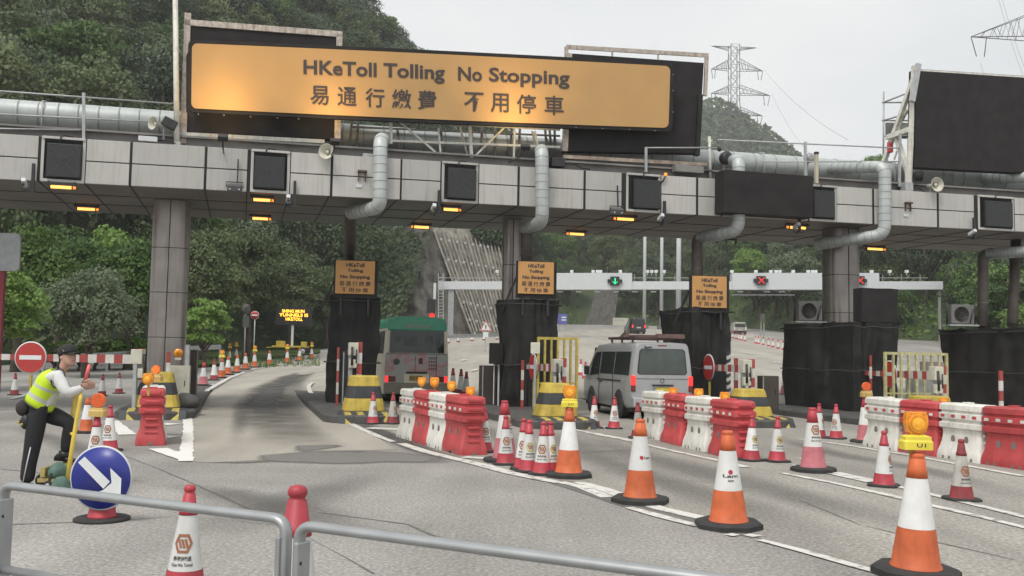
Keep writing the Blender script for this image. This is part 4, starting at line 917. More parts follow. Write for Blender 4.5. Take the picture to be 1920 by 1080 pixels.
# ------------------------------------------------------------------ cones
def cone_r(kind, z):
    if kind == 'big': return .178-(z-.06)*(.178-.052)/(.90-.06)
    return .130-(z-.035)*(.130-.036)/(.66-.035)
def emblem(t, kind, th0, col, zc=.345, sc=1.0, text=True):
    def on(x, z): r = cone_r(kind, z)+.0035; a = th0+x/r; return (r*math.cos(a), r*math.sin(a), z)
    s = MB(); ho, hi = .062*sc, .044*sc
    pts = lambda h: [(h, 0), (h*.55, h*.95), (-h*.55, h*.95), (-h, 0), (-h*.55, -h*.95), (h*.55, -h*.95)]
    O, I = pts(ho), pts(hi)
    for i in range(6):
        j = (i+1) % 6
        for k in range(3):
            f = lambda a, b, u: (a[0]+(b[0]-a[0])*u, a[1]+(b[1]-a[1])*u)
            q = [f(O[i],O[j],k/3), f(O[i],O[j],(k+1)/3), f(I[i],I[j],(k+1)/3), f(I[i],I[j],k/3)]
            s.add([on(x, zc+z) for x, z in q], [(0,1,2,3)])
    s.build('emblem_ring', col, t); s = MB()
    for k in (-1, 0, 1):
        x = k*.022*sc; d = .012*sc
        s.add([on(x+a, zc+b) for a, b in ((-d-.006*sc,.028*sc),(d*.4-.006*sc,.028*sc),(d+.006*sc,-.028*sc),(-d*.4+.006*sc,-.028*sc))], [(0,1,2,3)])
    s.build('emblem_stripes', M_brown, t)
    if text:
        s = MB(); put_text(s, '俊和隧道', on, -.062*sc, .062*sc, zc-.108*sc, zc-.078*sc, .02); put_text(s, 'Chun Wo Tunnel', on, -.072*sc, .072*sc, zc-.142*sc, zc-.121*sc, .02); s.build('lettering', M_ink, t)
def cone_small(name, label, mred=M_red, col=M_brown, th=-90, emb=True, mw=M_white, lowred=True, redtop=.52):
    t = thing(name, label, 'traffic cone', (0,0,0), 0, 'small red and white traffic cones'); r = lambda z, e=0: (cone_r('small', z)+e, z)
    s = MB(); s.rings([[(x*k, y*k, z) for x, y in rrect(.37,.37,.09,2)] for k, z in ((1,.0),(1,.025),(.93,.036))], 0, False); s.build('base', M_rubber, t)
    s = MB(); s.lathe([r(.035,.012), r(.05,.004), r(.17,.003)], 20, cap=False); s.build('lower_band', mred, t)
    s = MB(); s.lathe([r(.17), r(.3), r(.42), r(redtop)], 20, cap=False); s.build('white_sleeve', mw, t)
    s = MB(); s.lathe([r(redtop,.004), r(redtop+.035,.005), r(redtop+.04,.001), r(.655,.0), (.030,.66), (.031,.668), (.038,.675), (.038,.692), (.030,.706), (.012,.712)], 20); s.build('top', mred, t)
    if emb: emblem(t, 'small', R(th), col)
    return t
def cone_big(name, label, mo=M_orange, mt=None, logo=1, th=-90, white=(.36, .73)):
    t = thing(name, label, 'traffic cone', (0,0,0), 0, 'large traffic cones'); r = lambda z, e=0: (cone_r('big', z)+e, z)
    s = MB(); s.rings([[(.30*k*math.cos(R(22.5+45*i)), .30*k*math.sin(R(22.5+45*i)), z) for i in range(8)] for k, z in ((1.08,.0),(1.08,.05),(.98,.07))], 0, False); s.build('base', M_rubber, t)
    s = MB(); s.lathe([r(.068,.012), r(.082,.010), r(.09,.003), r(.2,.003), r(white[0],.002)], 24, cap=False); s.build('lower_body', mo, t)
    s = MB(); s.lathe([r(white[0]), r((white[0]+white[1])/2), r(white[1])], 24, cap=False); s.build('white_sleeve', M_white, t)
    s = MB(); s.lathe([r(white[1],.002), r(.80), r(.87), (.046,.875), (.054,.885), (.054,.905), (.042,.915), (.02,.915)], 24); s.build('top', mt or mo, t)
    if logo:
        def on(x, z): q = cone_r('big', z)+.003; a = R(th)+x/q; return (q*math.cos(a), q*math.sin(a), z)
        s = MB(); put_text(s, 'Lam', on, -.075 if logo == 1 else -.02, .075 if logo == 1 else .055, .485, .515, .02); s.build('lettering', M_ink, t)
        s = MB(); c = (0, .535) if logo == 1 else (-.05, .50); s.add([on(c[0]+.022*math.cos(R(30*i)), c[1]+.022*math.sin(R(30*i))) for i in range(12)], [tuple(range(12))]); s.build('emblem', mat('emblem_red',(.42,.03,.06),.5,var=0), t)
        if logo == 1: s = MB(); put_text(s, '林和', on, -.03, .03, .445, .465, .02); s.build('lettering', M_ink, t)
    return t
def lamp_square(name, label, loc, size=.17, box=True, group='square amber warning lamps', rz=0, lit=False):
    t = thing(name, label, 'warning lamp', loc, rz, group); k = size/.17; z0 = .10*k if box else .02
    if box:
        s = MB(); s.rings([[(x*q, y*q*.62, z) for x, y in rrect(.225*k,.225*k,.02)] for q, z in ((1,0),(1,.06*k),(.9,.075*k),(.9,.10*k),(.5,.115*k))], 0, False); s.build('battery_box', M_ybox, t)
        s = MB(); put_text(s, 'U1', lambda x, y: (x, -.0705*k, y), -.02*k, .05*k, .02*k, .05*k, .02); s.build('lettering', M_ink, t)
    s = MB(); s.lathe([(.045*k,z0),(.04*k,z0+.03*k)],12); s.build('neck', M_amber, t)
    pr = [(-.075,.025),(-.045,.0),(.045,.0),(.075,.025),(.088,.08),(.088,.13),(.078,.165),(.078,.178),(-.078,.178),(-.078,.165),(-.088,.13),(-.088,.08)]
    s = MB(); s.prism([(x*k, z0+.015*k+z*k) for x, z in pr], -.035*k, .035*k); s.lathe([(.074*k,-.052*k),(.07*k,.05*k)],20,(0,0,z0+.1*k),axis='y'); s.build('lens', M_amber, t, bevel=.006)
    s = MB(); s.lathe([(.05*k,-.058*k),(.0,-.066*k)],16,(0,0,z0+.1*k),axis='y',cap=False); s.build('reflector', mat('amber_core',(.9,.42,.04),.25,var=.15,scale=40), t)
    return t
def lamp_round(name, label, loc, r=.087, lit=False, box=True):
    t = thing(name, label, 'warning lamp', loc, 0, 'round orange warning lamps'); z0 = .12
    if box:
        s = MB(); s.rings([[(x*q, y*q*.7, z) for x, y in rrect(.21,.21,.02)] for q, z in ((1,0),(1,.075),(.88,.09),(.8,.12))], 0, False); s.build('battery_box', mat('tan_battery_box',(.55,.38,.12),.55,streak=.3), t)
    s = MB(); s.lathe([(r*.96,-.035),(r,-.02),(r,.02),(r*.96,.035)],28,(0,0,z0+r),axis='y'); s.build('lens', M_olens, t)
    s = MB(); n = 0
    for i in range(-3,4):
        for j in range(-3,4):
            x, z = i*r*.27, j*r*.27
            if x*x+z*z < (r*.92)**2: s.lathe([(r*.075,-.041),(r*.075,-.034)],6,(x,0,z0+r+z),axis='y')
    s.build('lens_dots', M_redled if lit else mat('lens_dot',(.62,.12,.03),.3), t)
    return t
# originals, then copies
PX = lambda px, py: G(px, py)
K_small = cone_small('traffic_cone', 'small red and white cone at the near end of the first water barrier row, its left side')
K_olive = cone_small('traffic_cone', 'x', M_red, M_gold)
K_dull = cone_small('traffic_cone', 'x', M_dullred, M_brown, mw=mat('dirty_white',(.40,.38,.35),.7,var=.2,streak=.5))
K_plain = cone_small('traffic_cone', 'x', M_dullred, emb=False)
K_far = cone_small('traffic_cone', 'x', M_red, emb=False)
K_big = cone_big('traffic_cone', 'x'); K_big2 = cone_big('traffic_cone', 'x', logo=2); K_big0 = cone_big('traffic_cone', 'x', logo=0)
K_pink = cone_big('traffic_cone', 'x', M_pink, M_red, 0, white=(.36,.70)); emblem(K_pink, 'big', R(-90), M_brown, .60, 1.15)
used = set()
def put(k, px, py, label, sc=None, rz=0, group=None, loc=None):
    loc = loc if loc is not None else PX(px, py)
    if k.name in used: o = dup(k, label, loc, R(rz), sc, group)
    else:
        used.add(k.name); o = k; o.location = loc; o.rotation_euler = (0,0,R(rz)); o['label'] = label
        if sc: o.scale = (sc,)*3
        if group: o['group'] = group
    o.rotation_euler.x, o.rotation_euler.y = random.uniform(-.018,.018), random.uniform(-.018,.018)
    return o
CONES = [
 (K_small,862,848,'small red and white cone covering the near end of the first water barrier row',None,8),
 (K_small,908,848,'small red and white cone right of the red barrier ending the first row',None,20),
 (K_small,699,795,'small red and white cone directly before the second bollard',None,50),
 (K_dull,736,795,'grimy small cone between the second bollard and the first white barrier',None,60),
 (K_pink,946,866,'large faded pink cone behind the tight cluster of small cones',None,60),
 (K_small,948,871,'leftmost small cone of the tight cluster by the lane line',None,10),
 (K_small,981,880,'second small cone of the tight cluster, half hidden by its neighbour',None,-5),
 (K_olive,991,885,'small cone with an olive emblem in the tight cluster by the lane line',None,12),
 (K_small,1017,890,'small cone of the tight cluster hidden behind the bright red one',None,-12),
 (K_olive,1030,889,'bright red topped small cone touching the lamp-topped orange cone',None,40),
 (K_small,1114,803,'small red and white cone on the kerb right of the third bollard',None,25),
 (K_small,1151,804,'small red and white cone beside the rear wheel of the silver van',None,5),
 (K_dull,1196,822,'small cone hidden behind the orange cone at the second barrier row',None,0),
 (K_olive,1409,864,'small cone at the near end of the second water barrier row',None,30),
 (K_olive,1457,866,'small cone with a yellowish emblem right of the second barrier row',None,15),
 (K_pink,1525,884,'large faded pink cone between the second and third barrier rows',None,10),
 (K_small,1536,821,'small cone behind the large faded pink cone',None,60),
 (K_small,1568,823,'small cone on the lane line before the wide booth',None,-45),
 (K_pink,1624,831,'large faded pink cone topped by a round orange lamp',None,70),
 (K_small,1657,912,'small cone with a dark red foot between the double lines',None,55),
 (K_dull,1803,938,'small pinkish cone nearest the right edge, in front of the third barrier row',None,10),
 (K_small,344,1116,'nearest small cone with a big emblem behind the steel crowd barrier',None,4),
 (K_plain,27,741,'dark worn cone under the round no entry sign of the far left boom',None,0),
 (K_plain,191,743,'dark worn cone behind the round orange lamp on the left',None,0),
 (K_plain,223,738,'dark worn cone left of the red and yellow left bollard',None,0),
 (K_small,178,872,'small cone carrying the round orange lamp behind the blue arrow sign',None,15),
 (K_small,204,846,'small cone just right of the round orange lamp, behind the blue arrow sign',None,0),
 (K_big,1366,989,'large orange cone with printed white sleeve in the middle of the right lane line',None,0),
 (K_big2,1200,942,'large orange cone left of the other plain-topped one on the lane line',None,25),
 (K_big0,1066,894,'large orange cone with a yellow boxed lamp beside the tight cluster',None,0),
 (K_big0,1717,1079,'nearest large orange cone with a yellow boxed lamp at the lower right',None,10),
 (K_big0,161,812,'orange cone partly hidden behind the yellow trolley handle',.72,0),
 # the curved line of cones in the left lane
 (K_pink,381,723,'large faded cone nearest to the left column in the curved line',None,100),
 (K_plain,401,713,'greyish worn cone second in the curved line of the left lane',1.3,0),
 (K_big0,415,709,'orange lamp-topped cone third in the curved line of the left lane',None,0),
 (K_big0,427,703,'orange cone fourth in the curved line of the left lane',None,0),
 (K_big0,444,699,'orange cone fifth in the curved line of the left lane',None,0),
 (K_big0,460,693,'orange cone sixth in the curved line of the left lane',None,0),
 (K_big0,477,689,'orange lamp-topped cone below the small far no entry sign',None,0),
 (K_big0,505,685,'orange cone below the left tip of the trailer drawbar',None,0),
 (K_big0,538,681,'orange lamp-topped cone in front of the message trailer',None,0),
 (K_big0,561,677,'orange cone right in front of the trailer wheel',None,0),
 (K_big0,584,673,'last orange lamp-topped cone of the curved line by the leftmost booth',None,0),
 (K_far,430,676,'distant cone on the far side of the left lane, under the guardrail end',1.2,0),
 (K_far,443,671,'distant cone on the far side of the left lane, carrying a lamp',1.2,0),
 # right of the minibus
 (K_plain,849,740,'dark worn cone closest to the minibus of three standing together',1.3,0),
 (K_plain,864,742,'pale pink based cone in the middle of three right of the minibus',1.3,0),
 (K_plain,873,746,'dark worn cone rightmost of three right of the minibus',1.25,0)]
for i, (k, x, y, lab, sc, rz) in enumerate(CONES): put(k, x, y, lab, sc, rz)
put(K_far, 556, 0, 'plain red topped cone behind the joint of the two crowd barriers', 1.3, 0, loc=Vector((AT(556,906,4.9).x, 4.9, 0)))
for i, x in enumerate((840,859,885,907,932)): put(K_plain, x, (645,643,641,639.5,638)[i], 'small distant cone at the foot of the ribbed concrete slope', 1.1, 0, 'cones along the foot of the concrete slope')
for i, (x, y) in enumerate(((1374,635),(1380,636.5),(1385,638),(1390,639.5),(1397,641),(1417,645),(1422,646),(1431,648),(1441,650.5),(1449,652.5),(1459,655),(1469,657))): put(K_far, x, y, 'small distant red cone in the line across the right carriageway', 1.15, 0, 'cones across the right carriageway')
for i, (x, y) in enumerate(((1089,706),(1097,712))): put(K_far, x, y, ['small cone left of the silver van mirror, farther one','small cone left of the silver van mirror, nearer one'][i], 1.1, 0)
put(K_pink, 1472, 742, 'large pale pink cone behind the middle right bollard', None, 80)
def top_of(px, py, h): p = PX(px, py); return Vector((p.x, p.y, h))
LS = lamp_square('warning_lamp', 'square amber lamp on a yellow box atop the nearest orange cone', top_of(1720,1079,.94), .165)
s = MB(); s.bar((-.03,0,0),(-.03,0,-.24),.035,.025,up=(0,1,0)); s.build('clamp', M_oldyel, LS)
dup(LS, 'square amber lamp on a yellow box atop the orange cone beside the cluster', top_of(1066,894,.925))
for (x, y), lab in zip(((415,709),(477,689),(538,681),(584,673)), ('small amber lamp on the third cone of the curved line','small amber lamp on the cone below the far no entry sign','small amber lamp on the cone before the message trailer','small amber lamp on the last cone of the curved line')):
    p = PX(x, y); dup(LS, lab, Vector((p.x, p.y, p.z+.93)), 0, 1.15)
for (x, y), lab in zip(((430,676),(443,671)), ('small amber lamp on the distant cone under the guardrail end','small amber lamp on the second distant cone under the guardrail')):
    p = PX(x, y); dup(LS, lab, Vector((p.x, p.y, p.z+.86)), 0, 1.15)
lamp_round('warning_lamp', 'round orange lamp on a tan box above the cone behind the blue arrow sign', top_of(179,872,.66), .098)
lamp_round('warning_lamp', 'round orange lamp on the large faded pink cone left of the third barrier row', top_of(1625,831,.90), .085)

# ------------------------------------------------------------------ water-filled barriers
def water_barrier(label, m, mref):
    t = thing('water_barrier', label, 'water barrier', (0,0,0), R(13), 'red and white water filled barriers')
    pr = [(0,.24,.50),(.06,.24,.50),(.14,.228,.485),(.22,.20,.46),(.32,.178,.445),(.43,.165,.435),(.50,.17,.44),(.525,.205,.485),(.60,.205,.485),(.62,.17,.455),(.65,.17,.455),(.672,.205,.49),(.755,.205,.49),(.772,.172,.458),(.795,.172,.458),(.815,.20,.485),(.895,.195,.48),(.925,.165,.45)]
    s = MB(); s.rings([[(x, y, z) for x, y in rrect(a*2, b*2, .05, 3)] for z, a, b in pr], 0, True); o = s.build('shell', m, t); md = o.modifiers.new('e','EDGE_SPLIT'); md.split_angle = R(32)
    s = MB()
    for e in (1, -1):
        for z in (.10, .21, .32, .43): s.box((0, e*(.475-.02-(z-.1)*.06), z), (.20, .07, .045))
        for z in (.57,.72,.86): s.box((0, e*.478, z), (.24, .05, .05))
    s.build('end_rib', m, t, bevel=.012)
    s = MB()
    for e in (1, -1):
        for y in (-.15, .15): s.lathe([(.062,-.002),(.062,.004)],16,(0,0,0)); k = 32; vs = s.v[-k:]; s.v[-k:] = [(e*(.180+v[2]), y+v[1]*.75, .335+v[0]*1.05) for v in vs]
        for y in (-.32,-.18,.18,.32): s.box((e*.232, y, .03), (.02,.045,.05))
    for e in (1,-1): s.box((0, e*.492, .03), (.06,.02,.05))
    s.build('socket', M_hole, t)
    s = MB()
    for e in (1, -1):
        for y in (-.36,-.12,.12,.36): s.box((e*.207, y, .715), (.008, .085, .045))
    s.build('reflector', mref, t)
    s = MB()
    for e in (1,-1):
        for y in (-.17,.17): s.box((e*.206, y, .565), (.012, .018, .075))
    s.box((0,0,.935),(.14,.12,.03)); s.build('moulded_seam', m, t, bevel=.006)
    return t
WB = water_barrier('x', M_barw, M_barr); RB = water_barrier('x', M_barr, M_barw)
ROWS = [([(779,828),(806,836),(833,845),(868,854)], 'first row, behind the small cones'), ([(1236,827),(1277,838),(1322,850),(1374,862)], 'second row, right of the silver van'), ([(1668,846),(1726,857),(1810,869),(1905,882)], 'third row, at the right edge')]
ORD = ['farthest white barrier', 'red barrier between two white ones', 'second white barrier', 'nearest red barrier']
for pts, rn in ROWS:
    a, b = PX(pts[0][0], pts[0][1]-5), PX(pts[3][0], pts[3][1]-6); dr = Vector((b.x-a.x, b.y-a.y, 0)).normalized(); L_ = 1.02
    rz = math.degrees(math.atan2(dr.x, -dr.y))
    for i in range(4):
        p = a+(b-a)*(i/3); p.z = 0; put(WB if i % 2 == 0 else RB, 0, 0, ORD[i]+' of the '+rn, None, rz+random.uniform(-1.5,1.5), loc=p)
lp = PX(268,836); put(RB, 0,0,'red water barrier seen end-on in front of the left bollard', None, 20, loc=Vector((lp.x-.06,lp.y+.5,0)))
put(WB, 0,0,'white water barrier behind the end-on red one at the left', None, 20, loc=Vector((lp.x-.40,lp.y+1.5,0)))
BL_ = [(791,716,'amber lamp on the farthest barrier of the first row',18.4,.15),(815,717,'amber lamp on the red second barrier of the first row',17.7,.16),(847,724,'amber lamp on the third barrier of the first row',16.9,.15),(882,735,'amber lamp on the nearest barrier of the first row',16.0,.15),
       (1262,735,'amber lamp on the red second barrier of the second row',18.6,.15),(1310,738,'amber lamp on the third barrier of the second row',17.6,.16),(1359,745,'amber lamp on the nearest barrier of the second row',16.6,.16),(1769,754,'amber lamp on the red second barrier of the third row',17.0,.14),(278,711,'amber lamp atop the end-on red barrier at the left',15.2,.16)]
L0 = None
for x, y, lab, D, sz in BL_:
    p = AT(x, y, D); p.z -= .115*sz/.17
    if L0 is None:
        L0 = lamp_square('warning_lamp', lab, p, .17, False); s = MB(); s.bar((0,.03,.03),(0,.03,-.16),.03,.03,up=(0,1,0)); s.build('stem', M_oldyel, L0); L0.scale = (sz/.17,)*3
    else: dup(L0, lab, p, 0, sz/.17)
p = AT(293,693,16.6); p.z -= .195; lamp_round('warning_lamp', 'lit round orange lamp above the white barrier at the left', p, .075, True)

# ------------------------------------------------------------------ blue arrow sign and other signs
p = PX(191,975); t = thing('arrow_sign', 'round blue sign with a white arrow pointing down right on a cone foot', 'sign', (p.x,p.y,0), R(-4)); D = p.y
s = MB(); s.lathe([(.25,0),(.25,.022),(.23,.032)],28); s.build('foot', M_rubber, t)
s = MB(); s.lathe([(.135,.032),(.125,.045),(.11,.14),(.098,.26),(.06,.45)],20); s.build('cone_stand', M_red, t)
cz = 1.6-(889-652)*D/1800; cx = (199-191)*D/1800; r = 58.5*D/1800
s = MB(); s.lathe([(0,-.135),(r,-.135),(r,-.12),(0,-.12)],48,(cx,0,cz),axis='y'); s.build('sign_disc', M_graywhite, t)
s = MB(); s.lathe([(0,-.1385),(r*.955,-.1385),(r*.955,-.134)],48,(cx,0,cz),axis='y'); s.build('blue_face', M_signblue, t)
AR = [(168,862),(178,853),(221,893),(217,874),(237,889),(238,930),(188,925),(203,914),(211,906)]
AR = [(155,863),(165,851),(215,887),(217,870),(238,889),(238,922),(185,922),(200,910)]
s = MB()
def ap(x, y): return (cx+(x-199)*D/1800, -.1415, cz-(y-889)*D/1800)
s.add([ap(155,862),(ap(167,851)),ap(217,895),ap(205,908)], [(3,2,1,0)]); s.add([ap(216,870),ap(238,889),ap(238,925),ap(185,917),ap(204,911),ap(220,897)], [(5,4,3,2,1,0)]); s.build('white_arrow', M_signwhite, t)
s = MB(); s.bar((cx,-.10,cz+r*.6),(cx,-.10,.2),.04,.03,up=(0,1,0)); s.build('post', M_galv, t)

def disc_sign(px, py, rpx, D, label, name='no_entry_sign'):
    c = AT(px, py, D); gz = H(c.x, c.y); t = thing(name, label, 'sign', (c.x, c.y, gz), 0); h = c.z-gz; r = rpx*D/1800
    s = MB(); s.tube([(0,.03,0),(0,.03,h+r*.5)],.035,8); s.build('post', M_galv, t)
    s = MB(); s.lathe([(0,-.02),(r,-.02),(r,.0),(0,.0)],28,(0,0,h),axis='y'); d = s.build('sign_disc', M_graywhite, t)
    s = MB(); s.lathe([(0,-.025),(r*.93,-.025),(r*.93,-.02)],28,(0,0,h),axis='y'); s.build('red_face', M_signred, t)
    s = MB(); s.box((0,-.03,h),(r*1.35,.008,r*.3)); s.build('white_bar', M_signwhite, t)
disc_sign(478, 591, 8, 56, 'small distant no entry sign on a thin pole in the left verge')
c = AT(461, 580, 57); gz = H(c.x, c.y); t = thing('road_sign', 'pair of grey sign backs on a thin pole left of the far no entry sign', 'sign', (c.x,c.y,gz), R(60)); s = MB(); s.tube([(0,0,0),(0,0,c.z-gz+.3)],.04,8); s.build('post', M_galv, t)
s = MB(); s.lathe([(0,0),(.33,0),(.33,.02),(0,.02)],20,(0,-.06,c.z-gz),axis='y'); s.box((0,-.05,c.z-gz-.72),(.5,.02,.7)); s.build('sign_back', mat('sign_back_grey',(.09,.09,.085),.6), t)
p = AT(14,470,24); t = thing('road_sign', 'large pale sign panel with rounded corners on a red post at the left edge', 'sign', (p.x-.2,p.y,0), R(6)); z0, z1 = AT(14,508,24).z, AT(14,437,24).z
s = MB(); q = rrect(1.2,(z1-z0),.12,4); s.prism([(x-.1, z+(z0+z1)/2) for x, z in q], -.03, .03); s.build('panel', mat('pale_sign_back',(.30,.31,.32),.5), t); s = MB(); s.bar((.06,.08,0),(.06,.08,z1-.2),.16,.14,up=(0,1,0)); s.build('post', mat('dark_red_post',(.18,.02,.03),.6), t)
# message trailer
c = AT(549, 592, 82); gz = H(c.x, c.y); t = thing('message_trailer', 'yellow trailer carrying a lit amber message board on a mast', 'trailer', (c.x,c.y,gz), 0); h = c.z-gz
k = 82/1800.
s = MB(); s.box((.1,0,h),(68*k,.18,34*k)); s.build('board', mat('board_black',(.02,.018,.018),.6), t)
s = MB()
for tx_, x0, x1, y0, y1 in (('SHING MUN',-22,20,5.5,11.5),('TUNNELS IS',-27,27,-1.8,4.2),('HKETOLL',-15,17,-9.5,-3.2)): put_text(s, tx_, lambda x, y: (x*k+.1, -.11, h+y*k), x0, x1, y0, y1, .03)
s.build('lit_message', M_led, t)
s = MB(); s.bar((0,.1,.7),(0,.1,h-.8),.18,.18,up=(0,1,0)); s.build('mast', M_graywhite, t)
s = MB(); s.box((-.1,0,.72),(2.9,1.3,.16)); s.box((-.9,-.2,1.0),(.7,.5,.4)); s.box((1.15,-.5,.98),(.5,.2,.36)); s.bar((-1.4,0,.66),(-2.2,0,.62),.08,.08); s.build('chassis', M_yel, t, bevel=.02)
s = MB(); s.lathe([(.0,-.12),(.33,-.12),(.36,-.08),(.36,.08),(.33,.12),(0,.12)],18,(1.1,-.6,.36),axis='y'); s.lathe([(.0,-.12),(.33,-.12),(.36,-.08),(.36,.08),(.33,.12),(0,.12)],18,(1.1,.6,.36),axis='y'); wh = s.build('wheel', M_rubber, t); s = MB(); s.lathe([(0,-.13),(.17,-.13),(.19,-.12)],14,(1.1,-.6,.36),axis='y'); s.build('rim', M_graywhite, wh)
# distant gantry with lane signals
YG = 100
def gp(x, y, d=0): return AT(x, y, YG+d)
o = gp(1280, 545); t = thing('sign_gantry', 'long pale grey gantry with lane signals spanning the road beyond the booths', 'gantry', o, 0); s = MB()
def gb(x0, y0, x1, y1, th=.8, dy=0):
    a, b = gp(x0, y0, dy)-o, gp(x1, y1, dy)-o; s.box((a+b)/2, (abs(b.x-a.x), th, abs(b.z-a.z)))
def gbh(x0, y0, x1, y1, th=.8): s.bar(gp(x0,(y0+y1)/2)-o, gp(x1,(y0+y1)/2)-o, th, abs(y1-y0)*YG/1800)
gbh(822,528,1765,543)
s.build('beam', M_graywhite, t); s = MB()
gbh(1036,512.5,1184,543.5,1.1); s.build('fascia_panel', M_graywhite, t); s = MB(); gbh(1371,512.5,1645,543.5,1.1); s.build('fascia_panel', M_graywhite, t); s = MB()
gb(841,544,848,690,.4); s.build('leg', M_galv, t); s = MB(); gb(1760,546,1764,640,.3); s.build('leg', M_galv, t); s = MB()
for x in (822,831): s.bar(gp(x,512,-1)-o, gp(x,640,-1)-o,.08,.08,up=(0,1,0))
for y in range(520,640,6): s.bar(gp(822,y,-1)-o, gp(831,y,-1)-o,.05,.05)
s.build('ladder', M_galv, t); s = MB()
s.bar(gp(822,521)-o, gp(1036,521)-o,.06,.06); s.bar(gp(1184,521)-o, gp(1371,521)-o,.06,.06); s.bar(gp(1645,521)-o, gp(1740,521)-o,.06,.06); s.bar(gp(1371,553)-o, gp(1490,553)-o,.1,.1)
for x in (834,858,895,925,1060,1190,1230,1265,1655,1690,1725): s.bar(gp(x,514)-o, gp(x,530)-o,.05,.05,up=(0,1,0))
s.build('handrail', M_galv, t); s = MB()
for x in (932,1072,1112,1120,1126,1163,1214,1222,1230,1245,1372,1417,1445,1455,1462,1487,1515,1523,1529,1634,1668,1700): s.box(gp(x,509)-o,(.32,.3,.28)); s.bar(gp(x,509)-o, gp(x,516)-o,.07,.07,up=(0,1,0)); s.build('camera', M_signwhite, t); s = MB()
for x in (1050,1085,1120,1155,1190,1225,1388,1438,1466): s.box(gp(x,547)-o,(.55,.3,.1)); s.build('downlight', M_graywhite, t); s = MB()
for x, y, kind in ((1153,527,'g'),(1427,526,'r'),(1612,526,'r')):
    c = gp(x, y, -.75); q = thing('lane_signal', {1153:'lit green arrow lane signal on the far gantry',1427:'left of two lit red cross lane signals on the far gantry',1612:'right of two lit red cross lane signals on the far gantry'}[x], 'lane signal', c, 0, 'lit lane signals on the far gantry')
    s = MB(); s.box((0,0,0),(.92,.3,.92)); s.box((0,.06,0),(1.5,.2,.35)); s.build('housing', M_dark, q); s = MB()
    if kind == 'r':
        for sg in (1,-1): s.bar((-.32,-.17,-.32*sg),(.32,-.17,.32*sg),.05,.12,up=(0,1,0)); s.v[-8:] = [(v[0], v[1]-(.012 if sg < 0 else 0), v[2]) for v in s.v[-8:]]
        s.build('lit_cross', M_redlamp, q)
    else: s.bar((0,-.17,.3),(0,-.17,-.3),.1,.05,up=(0,1,0)); s.bar((0,-.185,-.32),(-.26,-.185,-.05),.05,.1,up=(0,1,0)); s.bar((0,-.20,-.32),(.26,-.20,-.05),.05,.1,up=(0,1,0)); s.build('lit_arrow', M_green, q)
for x, r, lab in ((1208,.26,'leftmost of three tall pale masts beyond the gantry'),(1240,.27,'middle of three tall pale masts beyond the gantry'),(1272,.40,'rightmost and thickest of three tall pale masts beyond the gantry')):
    p = AT(x, 600, 150); gz = H(p.x, p.y); t = thing('light_mast', lab, 'mast', (p.x,p.y,gz), 0); s = MB(); s.tube([(0,0,0),(0,0,12),(0,0,21)],[r*1.1,r*.95,r*.85],14); s.build('mast', M_graywhite, t); s = MB(); s.box((0,0,.3),(1.2,1.2,.6)); s.build('plinth', M_conc, t)
def post_board(x, y, wd, hh, D, label, m, txt=None, cat='sign', extra=None):
    c = AT(x, y, D); gz = H(c.x, c.y); t = thing('road_sign', label, cat, (c.x,c.y,gz), 0); h = c.z-gz; s = MB(); s.box((0,0,h),(wd*D/1800,.1,hh*D/1800)); s.build('panel', m, t); s = MB()
    for q in (-.3,.3): s.bar((q*wd*D/1800,.1,0),(q*wd*D/1800,.1,h),.1,.1,up=(0,1,0))
    s.build('post', M_galv, t); return t, h, D/1800
t, h, k = post_board(1055,598,17,19,120,'distant blue road sign right of the second booth', mat('far_sign_blue',(.10,.11,.36),.5))
s = MB(); s.box((2*k,-.06,h+3*k),(9*k,.02,2.5*k)); s.box((2*k,-.06,h-2*k),(9*k,.02,2.5*k)); s.build('white_text_bar', M_signwhite, t)
t, h, k = post_board(1164,603,30,14,165,'distant white board with dark marks beside the black van', M_ivory)
s = MB()
for x in (-10,-4,3): s.box((x*k,-.06,h+2.5*k),(3.4*k,.02,3.4*k))
s.build('dark_mark', M_galv, t)
c = AT(911,612,64); gz = H(c.x,c.y); t = thing('warning_sign', 'white triangular warning sign with red border before the concrete slope', 'sign', (c.x,c.y,gz), 0); h = c.z-gz
s = MB(); s.prism([(-.42,h-.3),(.42,h-.3),(0,h+.42)],-.02,.0); s.build('red_border', mat('faded_red_border',(.55,.22,.22),.5), t); s = MB(); s.prism([(-.3,h-.23),(.3,h-.23),(0,h+.27)],-.03,-.02); s.box((0,-.02,h-.55),(.35,.02,.35)); s.build('white_face', M_signwhite, t); s = MB(); s.box((0,-.035,h-.02),(.07,.01,.25)); s.build('symbol', M_ink, t); s = MB(); s.bar((0,.03,0),(0,.03,h),.06,.06,up=(0,1,0)); s.build('post', M_galv, t)
c = AT(810,592,48); gz = H(c.x,c.y); t = thing('traffic_light', 'traffic light showing red just above the minibus roof', 'traffic light', (c.x,c.y,gz), 0); h = c.z-gz; k = 48/1800
s = MB(); s.bar((.1,.12,0),(.1,.12,h+62*k),.12,.1,up=(0,1,0)); s.build('pole', M_graywhite, t); s = MB(); s.box((-.05,0,h+18*k),(16*k,.2,26*k)); s.lathe([(6.5*k,-.02),(6.5*k,.1)],18,(0,0,h),axis='y'); s.build('housing', M_dark, t); s = MB(); s.lathe([(0,-.04),(4.5*k,-.03),(5.2*k,-.02)],18,(0,0,h),axis='y'); s.build('red_lens', M_redlamp, t)
t, h, k = post_board(1430,596,9,16,110,'pair of distant grey sign backs beyond the right carriageway', mat('sign_back_grey',(.09,.09,.085),.6))
